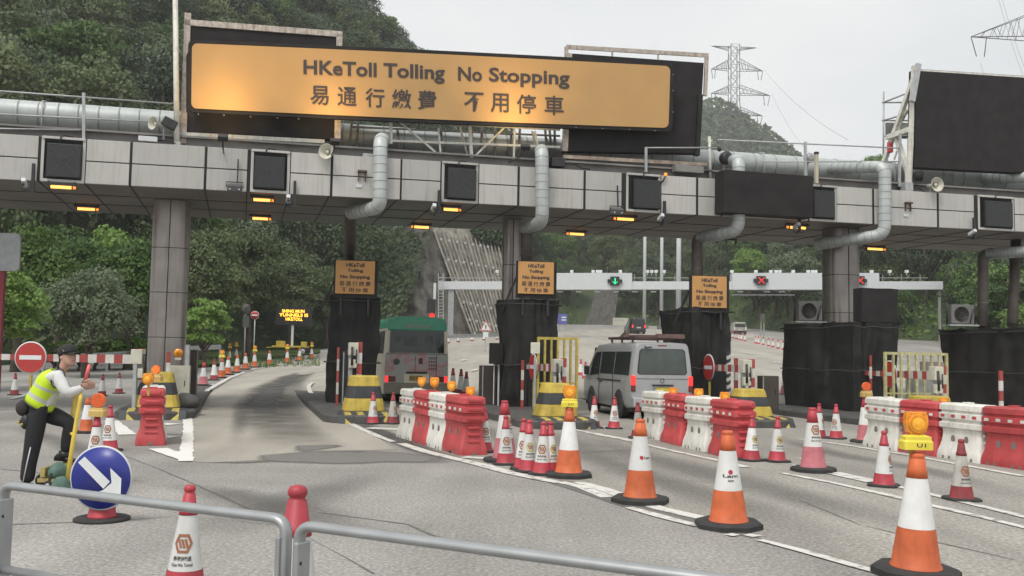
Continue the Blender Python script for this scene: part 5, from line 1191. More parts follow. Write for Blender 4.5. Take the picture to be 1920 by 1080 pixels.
# guardrails
def guard(pts, D, label, h=.75):
    P = [AT(x, y, d) for (x, y), d in zip(pts, D)]; o = P[0].copy(); t = thing('guardrail', label, 'guardrail', o, 0); s = MB()
    for a, b in zip(P, P[1:]):
        for dz in (.0, .16): s.bar(a-o+Vector((0,0,dz)), b-o+Vector((0,0,dz)), .05, .11)
        s.bar(a-o+Vector((0,.02,.08)), b-o+Vector((0,.02,.08)), .03, .1)
    s.build('beam', M_galv, t)
    Q = resample(P, 4)
    for p in Q: s = MB(); gz = H(p.x, p.y); s.bar((p.x-o.x,p.y-o.y+.08,gz-o.z),(p.x-o.x,p.y-o.y+.08,.2+p.z-o.z),.1,.1,up=(0,1,0)); s.build('post', M_galv, t)
guard([(80,674),(200,669),(300,661)],[44,48,52],'grey double guardrail behind the worker and the far left boom'); guard([(355,656),(412,653)],[54,57],'short grey guardrail right of the left column')
guard([(835,633),(940,630),(1000,628)],[70,76,82],'distant guardrail at the foot of the ribbed concrete slope')
# foreground crowd barriers
def crowd(A, B, label, gl=0.0, left=True):
    A, B = Vector(A), Vector(B); t = thing('crowd_barrier', label, 'crowd barrier', (A.x,A.y,0), 0); o = Vector((A.x,A.y,0)); d = (B-A); dh = Vector((d.x,d.y,0)).normalized(); n = Vector((-dh.y,dh.x,0))
    a, b = A-o, B-o; lo = Vector((0,0,.06)); a0, b0 = Vector((a.x,a.y,.05)), Vector((b.x,b.y,.05))
    def flat(path, wd, th, nm):
        P = bend(path, .055, 5); s = MB(); rg = []
        for i, p in enumerate(P):
            q = (P[min(i+1,len(P)-1)]-P[max(0,i-1)]).normalized(); up = n.cross(q).normalized(); rg.append([p+n*wd/2*math.cos(w)+up*th/2*math.sin(w) for w in [2*math.pi*k/14 for k in range(14)]])
        s.rings(rg, 0, True); return s.build(nm, M_alu, t)
    flat([a0, a, b, b0], .045, .033, 'frame_tube')
    ml_ = Vector((0,0,-.315)); s = MB(); s.tube([a+ml_, b+ml_], .017, 10); s.build('lower_rail', M_alu, t)
    for sgn, q, lab in ((1, a, 'leg_plate'), (-1, b, 'leg_plate')):
        s = MB(); c = q+dh*sgn*.012-n*.0; s.bar(c+Vector((0,0,-.05)), Vector((c.x,c.y,.05)), .02, .062, up=n); o2 = s.build(lab, M_alu, t, bevel=.006); s = MB(); s.lathe([(.0,-.012),(.010,-.010),(.013,0)],12,(0,0,0),axis='y'); bo2 = s.build('bolt', M_dark if sgn > 0 else M_alu, o2); bo2.location = c-n*.012+Vector((0,0,-.115)); bo2.rotation_euler = (0,0,math.atan2(dh.y,dh.x))
        s = MB(); s.bar(Vector((c.x,c.y,.02))-n*.3, Vector((c.x,c.y,.02))+n*.3, .05, .03); s.build('foot', M_alu, t)
    for i in range(1, 9): p = a0.lerp(b0, i/9); s = MB(); s.tube([Vector((p.x,p.y,.12)), Vector((p.x,p.y,(a+ml_).lerp(b+ml_, i/9).z))], .008, 8); s.build('bar', M_alu, t)
    s = MB(); s.tube([a0+Vector((0,0,.07)), b0+Vector((0,0,.07))], .015, 8); s.build('bottom_rail', M_alu, t)
    return t
crowd(AT(8,909,3.72), AT(538,974,3.12), 'silver tube crowd barrier at the lower left'); crowd(AT(562,984,3.08), AT(1420,1097,2.36), 'silver tube crowd barrier running off the bottom of the picture')
crowd(AT(-560,842,4.4), AT(-12,906,3.76), 'silver tube crowd barrier beyond the left edge')
# ------------------------------------------------------------------ vehicles
def loft_body(stations, n=7):
    """stations: (y, half width, z bottom, z shoulder, z top, roof half width); rings in x-z"""
    rg = []
    for y, hw, zb, zs, zt, rw in stations:
        half = [(hw*.90, zb), (hw*.985, zb+.10), (hw, zb+.30), (hw, zs*.75+zb*.25), (hw*.995, zs)]
        half += [(hw+(rw-hw)*.55, zs+(zt-zs)*.55), (rw*1.0, zt-.16)]+[(rw-.14+.14*math.cos(a), zt-.14+.14*math.sin(a)) for a in (R(25), R(50), R(75))]+[(rw*.45, zt+.012)]
        rg.append([(x, y, z) for x, z in half]+[(-x, y, z) for x, z in reversed(half)])
    return rg
def wheel(t, x, y, r=.33, wd=.2):
    s = MB(); s.lathe([(r*.6,-wd/2),(r*.94,-wd/2),(r,-wd*.36),(r,wd*.36),(r*.94,wd/2),(r*.6,wd/2)],24,(0,0,0),axis='y'); s.v = [(v[1]+x, v[0]+y, v[2]+r) for v in s.v]; o = s.build('wheel', M_rubber, t)
    s = MB(); sg = 1 if x > 0 else -1; s.lathe([(0,wd*.42),(r*.3,wd*.44),(r*.55,wd*.36),(r*.62,wd*.5)],20,(0,0,0),axis='y'); s.v = [(sg*v[1]+x, v[0]+y, v[2]+r) for v in s.v]; s.build('rim', M_galv, o)
# silver van, seen from behind
p = G(1241, 789); van = thing('van', 'silver van with roof rack driving through the middle lane, brake lights lit', 'van', (p.x, p.y, 0), R(11))
ST = [(0.0,.80,.42,1.02,1.94,.70),(.05,.835,.33,1.03,1.97,.725),(.6,.85,.28,1.04,1.985,.735),(2.4,.85,.28,1.04,1.985,.735),(3.4,.85,.28,1.03,1.96,.73),(3.85,.845,.28,1.02,1.80,.71),(4.35,.83,.30,1.0,1.35,.70),(4.62,.79,.34,.92,1.05,.68),(4.70,.74,.42,.8,.9,.6)]
s = MB(); s.rings(loft_body(ST), 0, True); o = s.build('body', M_silver, van); md = o.modifiers.new('e','EDGE_SPLIT'); md.split_angle = R(48)
def rear(x, z, d=.012):       # rear face point: the upper half leans forward a little
    return (x, -d, z)
s = MB(); pl = [(-.60,1.16),(.60,1.16),(.655,1.22),(.60,1.76),(.54,1.82),(-.54,1.82),(-.60,1.76),(-.655,1.22)]
s.add([rear(x*1.02, z, .004) for x, z in pl], [tuple(range(8))]); s.build('window_seal', M_dark, van)
s = MB(); s.add([rear(x*.97, 1.49+(z-1.49)*.955, .010) for x, z in pl], [tuple(range(8))]); s.build('rear_window', mat('rear_glass', (.07,.085,.08), .12, var=.15, scale=3, spec=.6), van)
s = MB()
for z0, z1, y0 in ((1.05,1.08,.0),(.55,.56,.0)): s.add([rear(-.70,z0),rear(.70,z0),rear(.70,z0+.012),rear(-.70,z0+.012)],[(0,1,2,3)])
s.build('panel_gap', M_joint, van)
for sg in (-1, 1):
    s = MB(); s.box((sg*.765,.015,1.01),(.11,.10,.24)); s.build('tail_light', M_redlamp, van, bevel=.015); s = MB(); s.box((sg*.765,.015,.81),(.11,.10,.16)); s.build('tail_lens', mat('dark_red_lens',(.16,.02,.025),.3), van, bevel=.015)
s = MB(); s.box((0,-.055,.895),(.56,.06,.045)); s.build('garnish', M_dark, van, bevel=.012)
s = MB(); s.box((.02,-.025,.77),(.46,.02,.14)); s.build('plate_recess', M_galv, van); s = MB(); s.box((.03,-.045,.775),(.42,.02,.125)); pl_ = s.build('license_plate', mat('plate_yellow',(.55,.42,.04),.5), van)
s = MB(); s.lathe([(.055,-.02),(.06,-.005),(.045,-.005),(.042,-.02)],20,(0,-.0,1.02),axis='y',cap=False); s.build('emblem', M_galv, van)
s = MB(); s.box((0,-.04,.46),(1.62,.22,.24)); s.box((0,-.13,.50),(1.3,.06,.06)); s.build('rear_bumper', M_silver, van, bevel=.03)
s = MB(); s.box((0,.02,1.90),(.24,.05,.03)); s.build('high_brake_light', mat('dark_red_lens',(.16,.02,.025),.3), van)
s = MB(); s.tube([(-.46,.0,1.88),(-.46,-.06,1.84),(-.30,-.04,1.86)],.018,6); s.build('rear_mirror', M_dark, van)
for sg in (-1, 1):
    def side(y, z, d=.006): k = max(0,(z-1.03)/.94); hw = .85-.115*k; return (sg*(hw+d), y, z)
    for y0, y1, nm in ((.18,1.45,'side_window'),(1.52,2.75,'side_window')):
        s = MB(); q = [side(y0,1.14),side(y1,1.14),side(y1,1.74),side(y0,1.74)]; s.add(q if sg > 0 else q[::-1], [(0,1,2,3)]); s.build(nm, M_glass, van)
    s = MB(); q = [side(2.85,1.12),side(3.75,1.06),side(3.62,1.5),side(3.35,1.72),side(2.85,1.74)]; s.add(q if sg > 0 else q[::-1], [tuple(range(5))]); s.build('front_window', M_glass, van)
    s = MB(); s.box((sg*.96,3.72,1.2),(.14,.10,.26)); s.build('wing_mirror', M_dark, van, bevel=.03)
    s = MB(); s.box((sg*.858,1.5,1.0),(.012,.012,1.3)); s.box((sg*.858,2.8,1.0),(.012,.012,1.3)); s.box((sg*.86,1.9,.98),(.012,2.2,.03)); s.box((sg*.87,2.62,.92),(.03,.16,.035)); s.build('door_gap', M_joint, van)
    for y in (.95, 3.55):
        s = MB(); s.lathe([(.40,.0),(.40,.012),(0,.012)],24,(0,0,0),axis='y',cap=False); s.v = [(sg*(.845+v[1]), y+v[0], .36+v[2]) for v in s.v]; s.build('wheel_arch', M_dark, van)
    for y in (.95, 3.55): wheel(van, sg*.76, y, .335, .21)
s = MB(); q = [(-.60,4.30,1.40),(.60,4.30,1.40),(.66,3.86,1.84),(-.66,3.86,1.84)]; s.add([(x, y+.03, z+.02) for x, y, z in q], [(1,0,3,2)]); s.build('windscreen', M_glass, van)
s = MB()
for y in (.35,.75,1.15,1.55,1.95,2.35): s.box((0,y,2.09),(1.36,.05,.04))
for x in (-.66,.66): s.box((x,1.35,2.11),(.05,2.3,.05)); [s.box((x,y,2.03),(.04,.06,.1)) for y in (.4,1.3,2.2)]
s.build('roof_rack', mat('rack_brown', (.07,.045,.04), .6, .2), van); s = MB(); s.box((.30,.25,2.15),(.72,.22,.11)); s.box((-.3,1.0,2.15),(.9,.3,.08)); s.tube([(-.5,2.3,2.1),(-.15,2.3,2.26)],.03,6); s.box((-.25,2.3,2.2),(.08,.3,.14)); s.build('rack_load', mat('wood_brown', (.13,.075,.065), .7, var=.3), van)
s = MB(); s.box((0,2.3,.30),(1.5,4.4,.18)); s.build('underbody', M_rubber, van)

# green roofed minibus
p = G(772, 758); p.x += .12; bus = thing('minibus', 'green roofed minibus with patterned rear advertisement leaving the second lane', 'minibus', (p.x+.0, p.y, 0), YAW)
def bust(zb, zt, m, nm, hw=1.02, inset=0):
    S_ = []
    for y, k in ((0,.97),(.07,1.0),(3.2,1.0),(6.3,1.0),(6.6,.96)):
        S_.append((y, hw*k))
    s = MB(); rg = []
    for y, h in S_:
        half = []
        N = 8
        for i in range(N+1):
            z = zb+(zt-zb)*i/N; w = h*(1-.0*z); 
            if z > 1.3: w = h*(1-.085*((z-1.3)/1.4)**1.2)
            if z > 2.5: w -= h*.25*((z-2.5)/.22)**2.4
            half.append((w, z))
        rg.append([(x, y, z) for x, z in half]+[(-x, y, z) for x, z in reversed(half)])
    s.rings(rg, 0, True); o = s.build(nm, m, bus); md = o.modifiers.new('e','EDGE_SPLIT'); md.split_angle = R(48)
M_cream = mat('bus_cream', (.74,.70,.55), .45, var=.06, coat=.3); M_bgreen = mat('bus_green', (.045,.36,.215), .4, var=.08, coat=.4)
bust(.34, 2.36, M_cream, 'body'); bust(2.36, 2.74, M_bgreen, 'roof')
s = MB(); s.prism([(-.925,2.30),(.925,2.30),(.925,2.46)]+arc((.70,2.50),.215,0,R(90),5)+arc((-.70,2.50),.215,R(90),R(180),5)+[(-.925,2.46)], -.045, .3); s.build('rear_dome', M_bgreen, bus, bevel=.035, seg=3)
s = MB(); s.prism([(x, z+2.43) for x, z in rrect(.84,.12,.05)],-.062,-.05); s.build('route_strip', mat('pale_green_strip',(.22,.34,.26),.5,var=.2,scale=12), bus)
def adm():
    m = bpy.data.materials.new('pastel_advert'); m.use_nodes = True; t = m.node_tree; b = t.nodes['Principled BSDF']; l = t.links.new
    tcn = t.nodes.new('ShaderNodeTexCoord'); n = t.nodes.new('ShaderNodeTexNoise'); n.inputs['Scale'].default_value = 1.7; n.inputs['Detail'].default_value = 2; n.inputs['Distortion'].default_value = .8; l(tcn.outputs['Object'], n.inputs['Vector'])
    r = t.nodes.new('ShaderNodeValToRGB'); e = r.color_ramp.elements; e[0].position = .25; e[0].color = (.27,.33,.29,1); e[1].position = .8; e[1].color = (.57,.48,.45,1)
    for p_, c in ((.40,(.40,.42,.38,1)),(.47,(.50,.25,.24,1)),(.56,(.45,.41,.41,1)),(.66,(.36,.43,.37,1))): q = e.new(p_); q.color = c
    l(n.outputs[0], r.inputs[0]); l(r.outputs[0], b.inputs['Base Color']); b.inputs['Roughness'].default_value = .45; return m
s = MB(); s.prism([(x, z+1.12) for x, z in rrect(1.96,.98,.08)],-.03,.0); s.build('rear_panel', adm(), bus)
s = MB(); s.box((-.05,-.035,1.06),(.012,.012,.9)); s.box((.0,-.035,1.58),(1.9,.012,.012)); s.box((.62,-.035,1.2),(.012,.012,.7)); s.build('panel_gap', M_joint, bus)
s = MB(); s.lathe([(0,-.04),(.10,-.038)],20,(-.63,0,1.33),axis='y',cap=False); s.build('round_badge', mat('badge_dark',(.06,.09,.08),.5), bus)
s = MB(); s.box((.12,-.036,1.36),(.12,.012,.18)); s.build('sticker', mat('sticker_dark',(.12,.03,.04),.5), bus); s = MB()
for i in range(4):
    for j in range(4): s.box((.40+.07*i,-.034,1.12+.11*j),(.045,.01,.07))
s.build('printed_block', mat('sticker_brown',(.16,.09,.09),.6), bus)
s = MB(); s.prism([(x, z+1.96) for x, z in ((-.86,-.36),(.86,-.36),(.84,.36),(-.84,.36))],-.022,-.0); s.build('rear_window', M_glass, bus)
s = MB()
for x, z, a, b in ((-.62,2.06,.2,.22),(-.2,1.96,.42,.3),(.38,2.02,.24,.3),(.66,2.0,.16,.4)): s.prism([(x+q, z+w) for q, w in rrect(a,b,.05)],-.030,-.024)
s.build('seat_backs', mat('seat_grey',(.09,.10,.095),.5,var=.3), bus)
s = MB(); s.prism([(x, z+.82) for x, z in rrect(.78,.30,.04)],-.042,-.03); s.build('plate_recess', M_cream, bus); s = MB(); s.box((-.02,-.05,.83),(.42,.02,.16)); pl_ = s.build('license_plate', mat('plate_dull',(.36,.27,.06),.5), bus); s = MB(); put_text(s, 'HU 317', lambda x, z: (x, -.062, z), -.2,.16,.775,.885,.02); s.build('lettering', mat('plate_ink',(.10,.08,.03),.6), bus)
s = MB(); s.box((0,-.05,1.0),(.66,.06,.06)); s.build('plate_lamp', M_dark, bus)
for sg in (-1,1):
    s = MB(); s.box((sg*.93,-.02,.80),(.10,.05,.19)); s.build('tail_light', M_redlamp, bus, bevel=.015); s = MB(); s.box((sg*.76,-.02,.80),(.22,.05,.17)); s.build('tail_lens', mat('dark_red_lens',(.16,.02,.025),.3), bus, bevel=.015)
s = MB(); s.box((0,-.08,.52),(2.02,.2,.32)); s.build('rear_bumper', mat('bumper_beige',(.26,.24,.18),.6), bus, bevel=.03)
for sg in (-1,1):
    for y in (1.4,5.2): wheel(bus, sg*.9, y, .36, .22)
    for y0, y1 in ((.25,1.2),(1.3,2.4),(2.5,3.6),(3.7,4.8)):
        s = MB(); q = [(sg*(1.025-.0),y0,1.58),(sg*1.025,y1,1.58),(sg*.985,y1,2.28),(sg*.985,y0,2.28)]; s.add(q if sg > 0 else q[::-1],[(0,1,2,3)]); s.build('side_window', M_glass, bus)
s = MB(); s.tube([(-1.0,6.3,2.1),(-1.25,6.35,2.1),(-1.25,6.35,1.9)],.02,6); s.box((-1.25,6.35,1.78),(.12,.06,.3)); s.build('wing_mirror', M_dark, bus); s = MB(); s.box((0,3.2,.32),(1.8,6.0,.2)); s.build('underbody', M_rubber, bus)
# distant vehicles
def small_car(name, label, cat, loc, rz, L_, hw, h, m, tl, glass_z):
    t = thing(name, label, cat, loc, rz); zs = h*.52
    st = [(0,hw*.94,.35,zs,h*.94,hw*.80),(.1,hw,.28,zs,h,hw*.84),(L_*.55,hw,.28,zs,h,hw*.84),(L_*.72,hw,.28,zs,h*.72,hw*.8),(L_,hw*.9,.36,zs*.85,zs*.98,hw*.8)]
    s = MB(); s.rings(loft_body(st), 0, True); s.build('body', m, t); s = MB(); s.prism([(x, z+glass_z) for x, z in rrect(hw*1.55,h*.28,.06)],-.02,0); s.build('window', M_glass, t)
    for sg in (-1,1):
        s = MB(); s.box((sg*hw*.84,-.02,h*.5),(.16,.06,.36)); s.build('light', tl, t)
        for y in (.8, L_-.9): wheel(t, sg*(hw-.1), y, .32, .2)
    s = MB(); s.box((0,-.03,h*.42),(.5,.03,.16)); s.build('license_plate', M_ivory, t); s = MB(); s.box((0,-.04,.42),(hw*1.9,.12,.2)); s.build('bumper', M_dark, t); return t
p = G(1197.5, 627); small_car('van', 'distant black van with red tail lights climbing the road', 'van', p, R(6), 4.6, .92, 1.98, mat('black_car_paint',(.02,.02,.024),.3,coat=.5), M_redlamp, 1.5)
p = G(1388, 628); small_car('car', 'distant beige car driving towards the toll gates behind the cones', 'car', p, R(-2), 4.4, .86, 1.62, mat('beige_car_paint',(.36,.34,.29),.35,.2,coat=.4), M_signwhite, 1.22)

# ------------------------------------------------------------------ worker leaning on a trolley
p = PX(105, 916); D = p.y; K = 1800/D
man = thing('person', 'person in a lime reflective vest, black cap and black trousers leaning on a yellow trolley', 'person', (p.x, p.y, 0), 0)
def pj(px, py, y=0.0): return ((px-960-(916-py)*.0175)*(D+y)*.987/1800-p.x, y, (916-py)/K+.0)
J = {}; V = []; E = []; RD = []
def jv(name, pos, r, par=None):
    J[name] = len(V); V.append(pos); RD.append(r)
    if par is not None: E.append((J[par], J[name]))
jv('pelvis', pj(74,766), (.145,.165)); jv('waist', pj(83,746), (.135,.155), 'pelvis'); jv('chest', pj(98,722), (.125,.155), 'waist'); jv('upper', pj(108,706), (.10,.13), 'chest')
jv('neck', pj(116,697), (.055,.055), 'upper'); jv('head0', pj(121,688), (.062,.06), 'neck'); jv('head1', pj(126,677), (.088,.078), 'head0'); jv('head2', pj(126,664), (.088,.078), 'head1'); jv('head3', pj(125,655), (.05,.05), 'head2')
jv('nsh', pj(108,709,-.165), (.075,.075), 'upper'); jv('nel', pj(126,740,-.23), (.073,.07), 'nsh'); jv('nmid', pj(141,735,-.17), (.062,.06), 'nel'); jv('nwr', pj(154,729,-.10), (.040,.038), 'nmid')
jv('fsh', pj(112,708,.16), (.062,.062), 'upper'); jv('fel', pj(134,737,.20), (.052,.052), 'fsh'); jv('fwr', pj(157,728,.02), (.033,.033), 'fel')
jv('nhip', pj(72,782,-.085), (.115,.12), 'pelvis'); jv('nth', pj(68,810,-.095), (.112,.11), 'nhip'); jv('nkn', pj(64,842,-.10), (.094,.09), 'nth'); jv('nsn', pj(59,870,-.10), (.086,.085), 'nkn'); jv('nan', pj(56,905,-.10), (.083,.08), 'nsn')
jv('fhip', pj(84,778,.085), (.11,.115), 'pelvis'); jv('fth', pj(110,787,.09), (.110,.108), 'fhip'); jv('fkn', pj(136,797,.09), (.092,.09), 'fth'); jv('fsn', pj(131,825,.09), (.080,.08), 'fkn'); jv('fan', pj(127,852,.09), (.062,.062), 'fsn')
me = bpy.data.meshes.new('body'); me.from_pydata(V, E, []); tmp = bpy.data.objects.new('body', me); C.objects.link(tmp)
sk = tmp.modifiers.new('skin', 'SKIN'); sk.use_smooth_shade = True; sb = tmp.modifiers.new('sub', 'SUBSURF'); sb.levels = 2; sb.render_levels = 2
if not me.skin_vertices: me.attributes  # the layer is made with the modifier
if len(me.skin_vertices) == 0:
    bpy.context.view_layer.objects.active = tmp; tmp.select_set(True); bpy.ops.mesh.customdata_skin_add()
for i, r in enumerate(RD): me.skin_vertices[0].data[i].radius = r; me.skin_vertices[0].data[i].use_root = (i == 0)
bpy.context.view_layer.update(); bm_ = bpy.data.meshes.new_from_object(tmp.evaluated_get(bpy.context.evaluated_depsgraph_get())); bpy.data.objects.remove(tmp); bm_.name = 'body'
M_skin = mat('skin', (.46,.27,.20), .55, var=.05); M_trous = mat('black_trousers', (.013,.013,.016), .8, var=.2, scale=12, bump=.3); M_shirt = mat('white_shirt', (.58,.58,.57), .8, var=.06, scale=10, bump=.3); M_lime = mat('lime_vest', (.52,.70,.02), .65, var=.08, scale=8, bump=.3); M_band = mat('reflective_band', (.45,.48,.42), .4, var=.06)
for m in (M_skin, M_trous, M_shirt): bm_.materials.append(m)
names = list(J); JP = np.array(V); part = {}
for nm in names: part[nm] = 0 if nm.startswith('head') or nm in ('neck',) else (1 if nm[1:] in ('hip','th','kn','sn','an') or nm == 'pelvis' else 2)
segs = [(a, b) for a, b in E]
def segmat(c):
    best = None
    for a, b in segs:
        A, B = JP[a], JP[b]; d = B-A; u = min(1, max(0, np.dot(c-A, d)/np.dot(d, d))); q = np.linalg.norm(c-(A+d*u))
        if best is None or q < best[0]: best = (q, names[a], names[b], u)
    _, a, b, u = best; pa, pb = part[a], part[b]
    if a == 'pelvis' and b == 'waist': return 1 if u < .6 else 2
    if b == 'neck': return 2 if u < .75 else 0
    return pb
for f in bm_.polygons: f.material_index = segmat(np.array(f.center)); f.use_smooth = True
body = bpy.data.objects.new('body', bm_); C.objects.link(body); body.parent = man
# face: the head looks right and a little towards the viewer
hc = Vector(pj(126,672)); fd = Vector((.88,-.44,.20)).normalized(); rt = fd.cross(Vector((0,0,1))).normalized(); up = rt.cross(fd)
def hp(f, r, u): return tuple(hc+fd*f+rt*r+up*u)
s = MB(); rg = []
for z, a, b, f0 in ((-.115,.025,.028,.045),(-.10,.052,.05,.028),(-.07,.075,.064,.012),(-.03,.088,.072,.004),(.01,.094,.076,.0),(.05,.092,.075,-.004),(.085,.072,.06,-.008)):
    rg.append([hp(f0+a*math.cos(w), b*math.sin(w), z) for w in [2*math.pi*i/18 for i in range(18)]])
s.rings(rg, 0, True); s.rings([[hp(.088+e, x, z) for x, e in ((-.014,0),(0,k),(.014,0),(0,-.02))] for z, k in ((.012,.008),(-.012,.018),(-.03,.026),(-.042,.006))], 0, True); s.sphere(hp(-.01,.076,-.012),.024,0,8,6,(1,.5,1)); s.sphere(hp(-.01,-.076,-.012),.024,0,8,6,(1,.5,1))
s.build('face', M_skin, man); s = MB()
for x in (-.033,.033): s.sphere(hp(.083,x,.012),.0095,0,8,6); s.add([hp(.093,x-.018,.03),hp(.094,x+.018,.03),hp(.092,x+.018,.037),hp(.091,x-.018,.037)],[(0,1,2,3)])
s.build('eyes', mat('eye_dark',(.03,.02,.018),.3), man); s = MB(); s.rings([[hp(.080+.008*math.cos(w), x, -.066+.007*math.sin(w)) for w in [2*math.pi*i/8 for i in range(8)]] for x in (-.024,-.01,.01,.024)],0,True); s.build('mouth', mat('lips',(.36,.12,.11),.5), man)
s = MB(); rg = []
for z, a, b, f0 in ((-.10,.03,.03,-.085),(-.06,.045,.066,-.062),(.0,.066,.083,-.040),(.04,.083,.085,-.028)): rg.append([hp(f0+a*math.cos(w), b*math.sin(w), z) for w in [2*math.pi*i/16 for i in range(16)]])
s.rings(rg, 0, True); s.tube([hp(-.11,0,-.03),hp(-.15,0,-.06),hp(-.16,0,-.13),hp(-.14,0,-.20)],[.03,.034,.028,.008],8); s.build('hair', mat('black_hair',(.012,.010,.010),.5), man)
s = MB(); rg = []
for z, a in ((.028,.104),(.05,.106),(.085,.102),(.115,.082),(.132,.045),(.136,.01)): rg.append([hp(-.004+a*math.cos(w), a*.88*math.sin(w), z) for w in [2*math.pi*i/20 for i in range(20)]])
s.rings(rg, 0, True); s.grid(lambda u, v: hp(.085+.105*v*(1-(2*u-1)**2*.35)-.05*(2*u-1)**2, (2*u-1)*.082, .036-.02*v-.012*(2*u-1)**2), 8, 5); s.build('cap', mat('black_cap',(.018,.018,.017),.8,var=.2), man, solid=.006)
s = MB(); s.add([hp(.092,-.03,.055),hp(.096,.02,.055),hp(.088,.02,.105),hp(.084,-.03,.105)],[(0,1,2,3)]); s.add([hp(.05,.087,.05),hp(.02,.094,.05),hp(.03,.092,.075)],[(0,1,2)]); s.build('cap_badge', M_signwhite, man)
# vest
s = MB(); rg = []; mis = []
ax = [(60,757,.150,.185),(67,753.5,.150,.182),(71,750,.148,.180),(77,742,.142,.176),(82,737,.142,.176),(87,730.5,.145,.18),(91,726.5,.147,.18),(97,718,.142,.178),(103,711,.13,.168),(108,704.5,.108,.14),(112,700,.082,.095)]
ax = [(80,764),(83,756),(85,751),(88,744),(91,738),(94,732),(97,727),(101,719),(105,712),(110,705),(114,700)]
rad = [(.165,.19),(.160,.187),(.157,.184),(.150,.178),(.146,.176),(.147,.178),(.148,.18),(.145,.18),(.134,.172),(.108,.14),(.08,.09)]
tl = Vector((-.62,0,.78)).normalized()
for (x, y), (a, b) in zip(ax, rad):
    c = Vector(pj(x-6, y)); e1 = Vector((tl.z*.9, 0, -tl.x*-.75)).normalized(); e1 = Vector((.86,0,-.50)) if y > 740 else Vector((.9,0,-.42)); rg.append([c+e1.normalized()*a*math.cos(w)+Vector((0,1,0))*b*math.sin(w) for w in [2*math.pi*i/24 for i in range(24)]])
s.rings(rg, 0, True, False, mis=[0,0,1,0,0,1,0,0,0,0]); s.build('reflective_vest', [M_lime, M_band], man, solid=.008)
s = MB(); c = Vector(pj(110,712,-.155)); s.tube([c+Vector((.085*math.cos(w)*.9, -.02+.03*math.sin(w), .105*math.sin(w))) for w in [2*math.pi*i/20 for i in range(20)]],.009,6,closed=True)
s.tube([rg[0][i] for i in range(24)],.010,6,closed=True); s.build('vest_piping', M_dark, man)
s = MB(); s.tube([pj(107,703,-.09),pj(117,706,-.06),pj(122,712,.0)],[.02,.022,.015],6); s.build('collar', mat('yellow_collar',(.6,.45,.06),.7), man)
def shoe(px, py, y, ang, nm='shoe'):
    b = Vector(pj(px, py, y)); s = MB(); rg = []
    for u, hw, h in ((-.09,.03,.06),(-.06,.042,.09),(.0,.045,.085),(.07,.048,.06),(.13,.046,.045),(.175,.03,.03)): rg.append([b+Vector((u*math.cos(ang)-0, hw*math.cos(w), u*math.sin(ang)+max(-.0, h*(.5+.5*math.sin(w))))) for w in [2*math.pi*i/12 for i in range(12)]])
    s.rings(rg, 0, True); s.build(nm, mat('black_leather',(.014,.014,.014),.45), man)
shoe(58, 916, -.10, 0); shoe(122, 868, .09, R(-3))
s = MB(); s.tube([pj(126,849,.09),pj(124,862,.09)],[.066,.058],14); s.build('boot_shaft', mat('black_leather',(.014,.014,.014),.45), man)
s = MB(); P = [pj(61,838,-.185),pj(55,868,-.178),pj(49,902,-.173)]; s.tube(P, .0065, 6); s.build('silver_stripe', M_graywhite, man)
s = MB(); s.rings([[Vector(pj(74,758))+Vector((.142*math.cos(w)*.9, .165*math.sin(w), -.10*math.cos(w)*.6+k)) for w in [2*math.pi*i/20 for i in range(20)]] for k in (-.02,.02)],0,True,False); s.build('belt', M_dark, man)
s = MB(); s.sphere(pj(45,768,-.06),.10,0,14,10,(.85,.7,.95)); s.build('waist_pouch', mat('brown_pouch',(.035,.028,.028),.8,var=.3), man); s = MB(); s.sphere(pj(50,793,-.12),.085,0,12,8,(.7,.6,1)); s.tube([pj(50,790,-.14),pj(36,793,-.14)],.02,8); s.build('radio_holster', mat('holster_black',(.02,.02,.02),.5,var=.3), man); s = MB(); s.sphere(pj(37,793,-.15),.018,0,8,6); s.sphere(pj(43,797,-.18),.016,0,8,6); s.build('holster_fitting', M_oldyel, man)
def hand(px, py, y, dx, curl=1.2, nm='hand'):
    c = Vector(pj(px, py, y)); e = Vector((.92,0,.12)).normalized(); sd_ = Vector((-.12,-.35,.9)).normalized(); n_ = e.cross(sd_).normalized(); s = MB()
    rg = [[c+e*(u-.04)+sd_*.042*k*math.cos(w)+n_*.016*k*math.sin(w) for w in [2*math.pi*i/12 for i in range(12)]] for u, k in ((-.03,.6),(.0,.85),(.04,1.0),(.07,.9),(.08,.6))]; s.rings(rg, 0, True)
    for k, ln in zip((-.030,-.010,.011,.031),(.062,.074,.08,.070)):
        a = c+e*.035+sd_*k; P = [a]; d = e
        for st, an in ((.42,.5*curl),(.33,.8*curl),(.25,.6*curl)): P.append(P[-1]+d*ln*st); d = (Matrix.Rotation(an, 3, sd_) @ d)
        s.tube(P, [.010,.0095,.009,.007], 7)
    a = c+e*.0+sd_*.038; s.tube([a, a+sd_*.02+e*.022, a+sd_*.018+e*.048-n_*.012, a+e*.066-n_*.02], [.012,.0115,.010,.008], 7); s.build(nm, M_skin, man)
hand(160,725,-.09,0); hand(162,727,.03,0)
s = MB(); s.tube([pj(150,732,-.105), pj(155,728,-.10)], [.045,.040], 12); s.build('cuff', M_shirt, man)
wd_ = thing('signal_wand', 'pink red signal wand with a black grip held in the worker\'s hand', 'wand', Vector((p.x,p.y,0))+Vector(pj(158,722,-.09)), 0); s = MB(); s.tube([(-.05,0,-.05),(.012,0,.045)],.019,10); s.build('grip', M_dark, wd_); s = MB(); s.tube([(.012,0,.045),(.05,0,.22)],[.021,.019],12); s.build('glowing_tube', mat('wand_red',(.75,.13,.13),.35,var=.04), wd_)
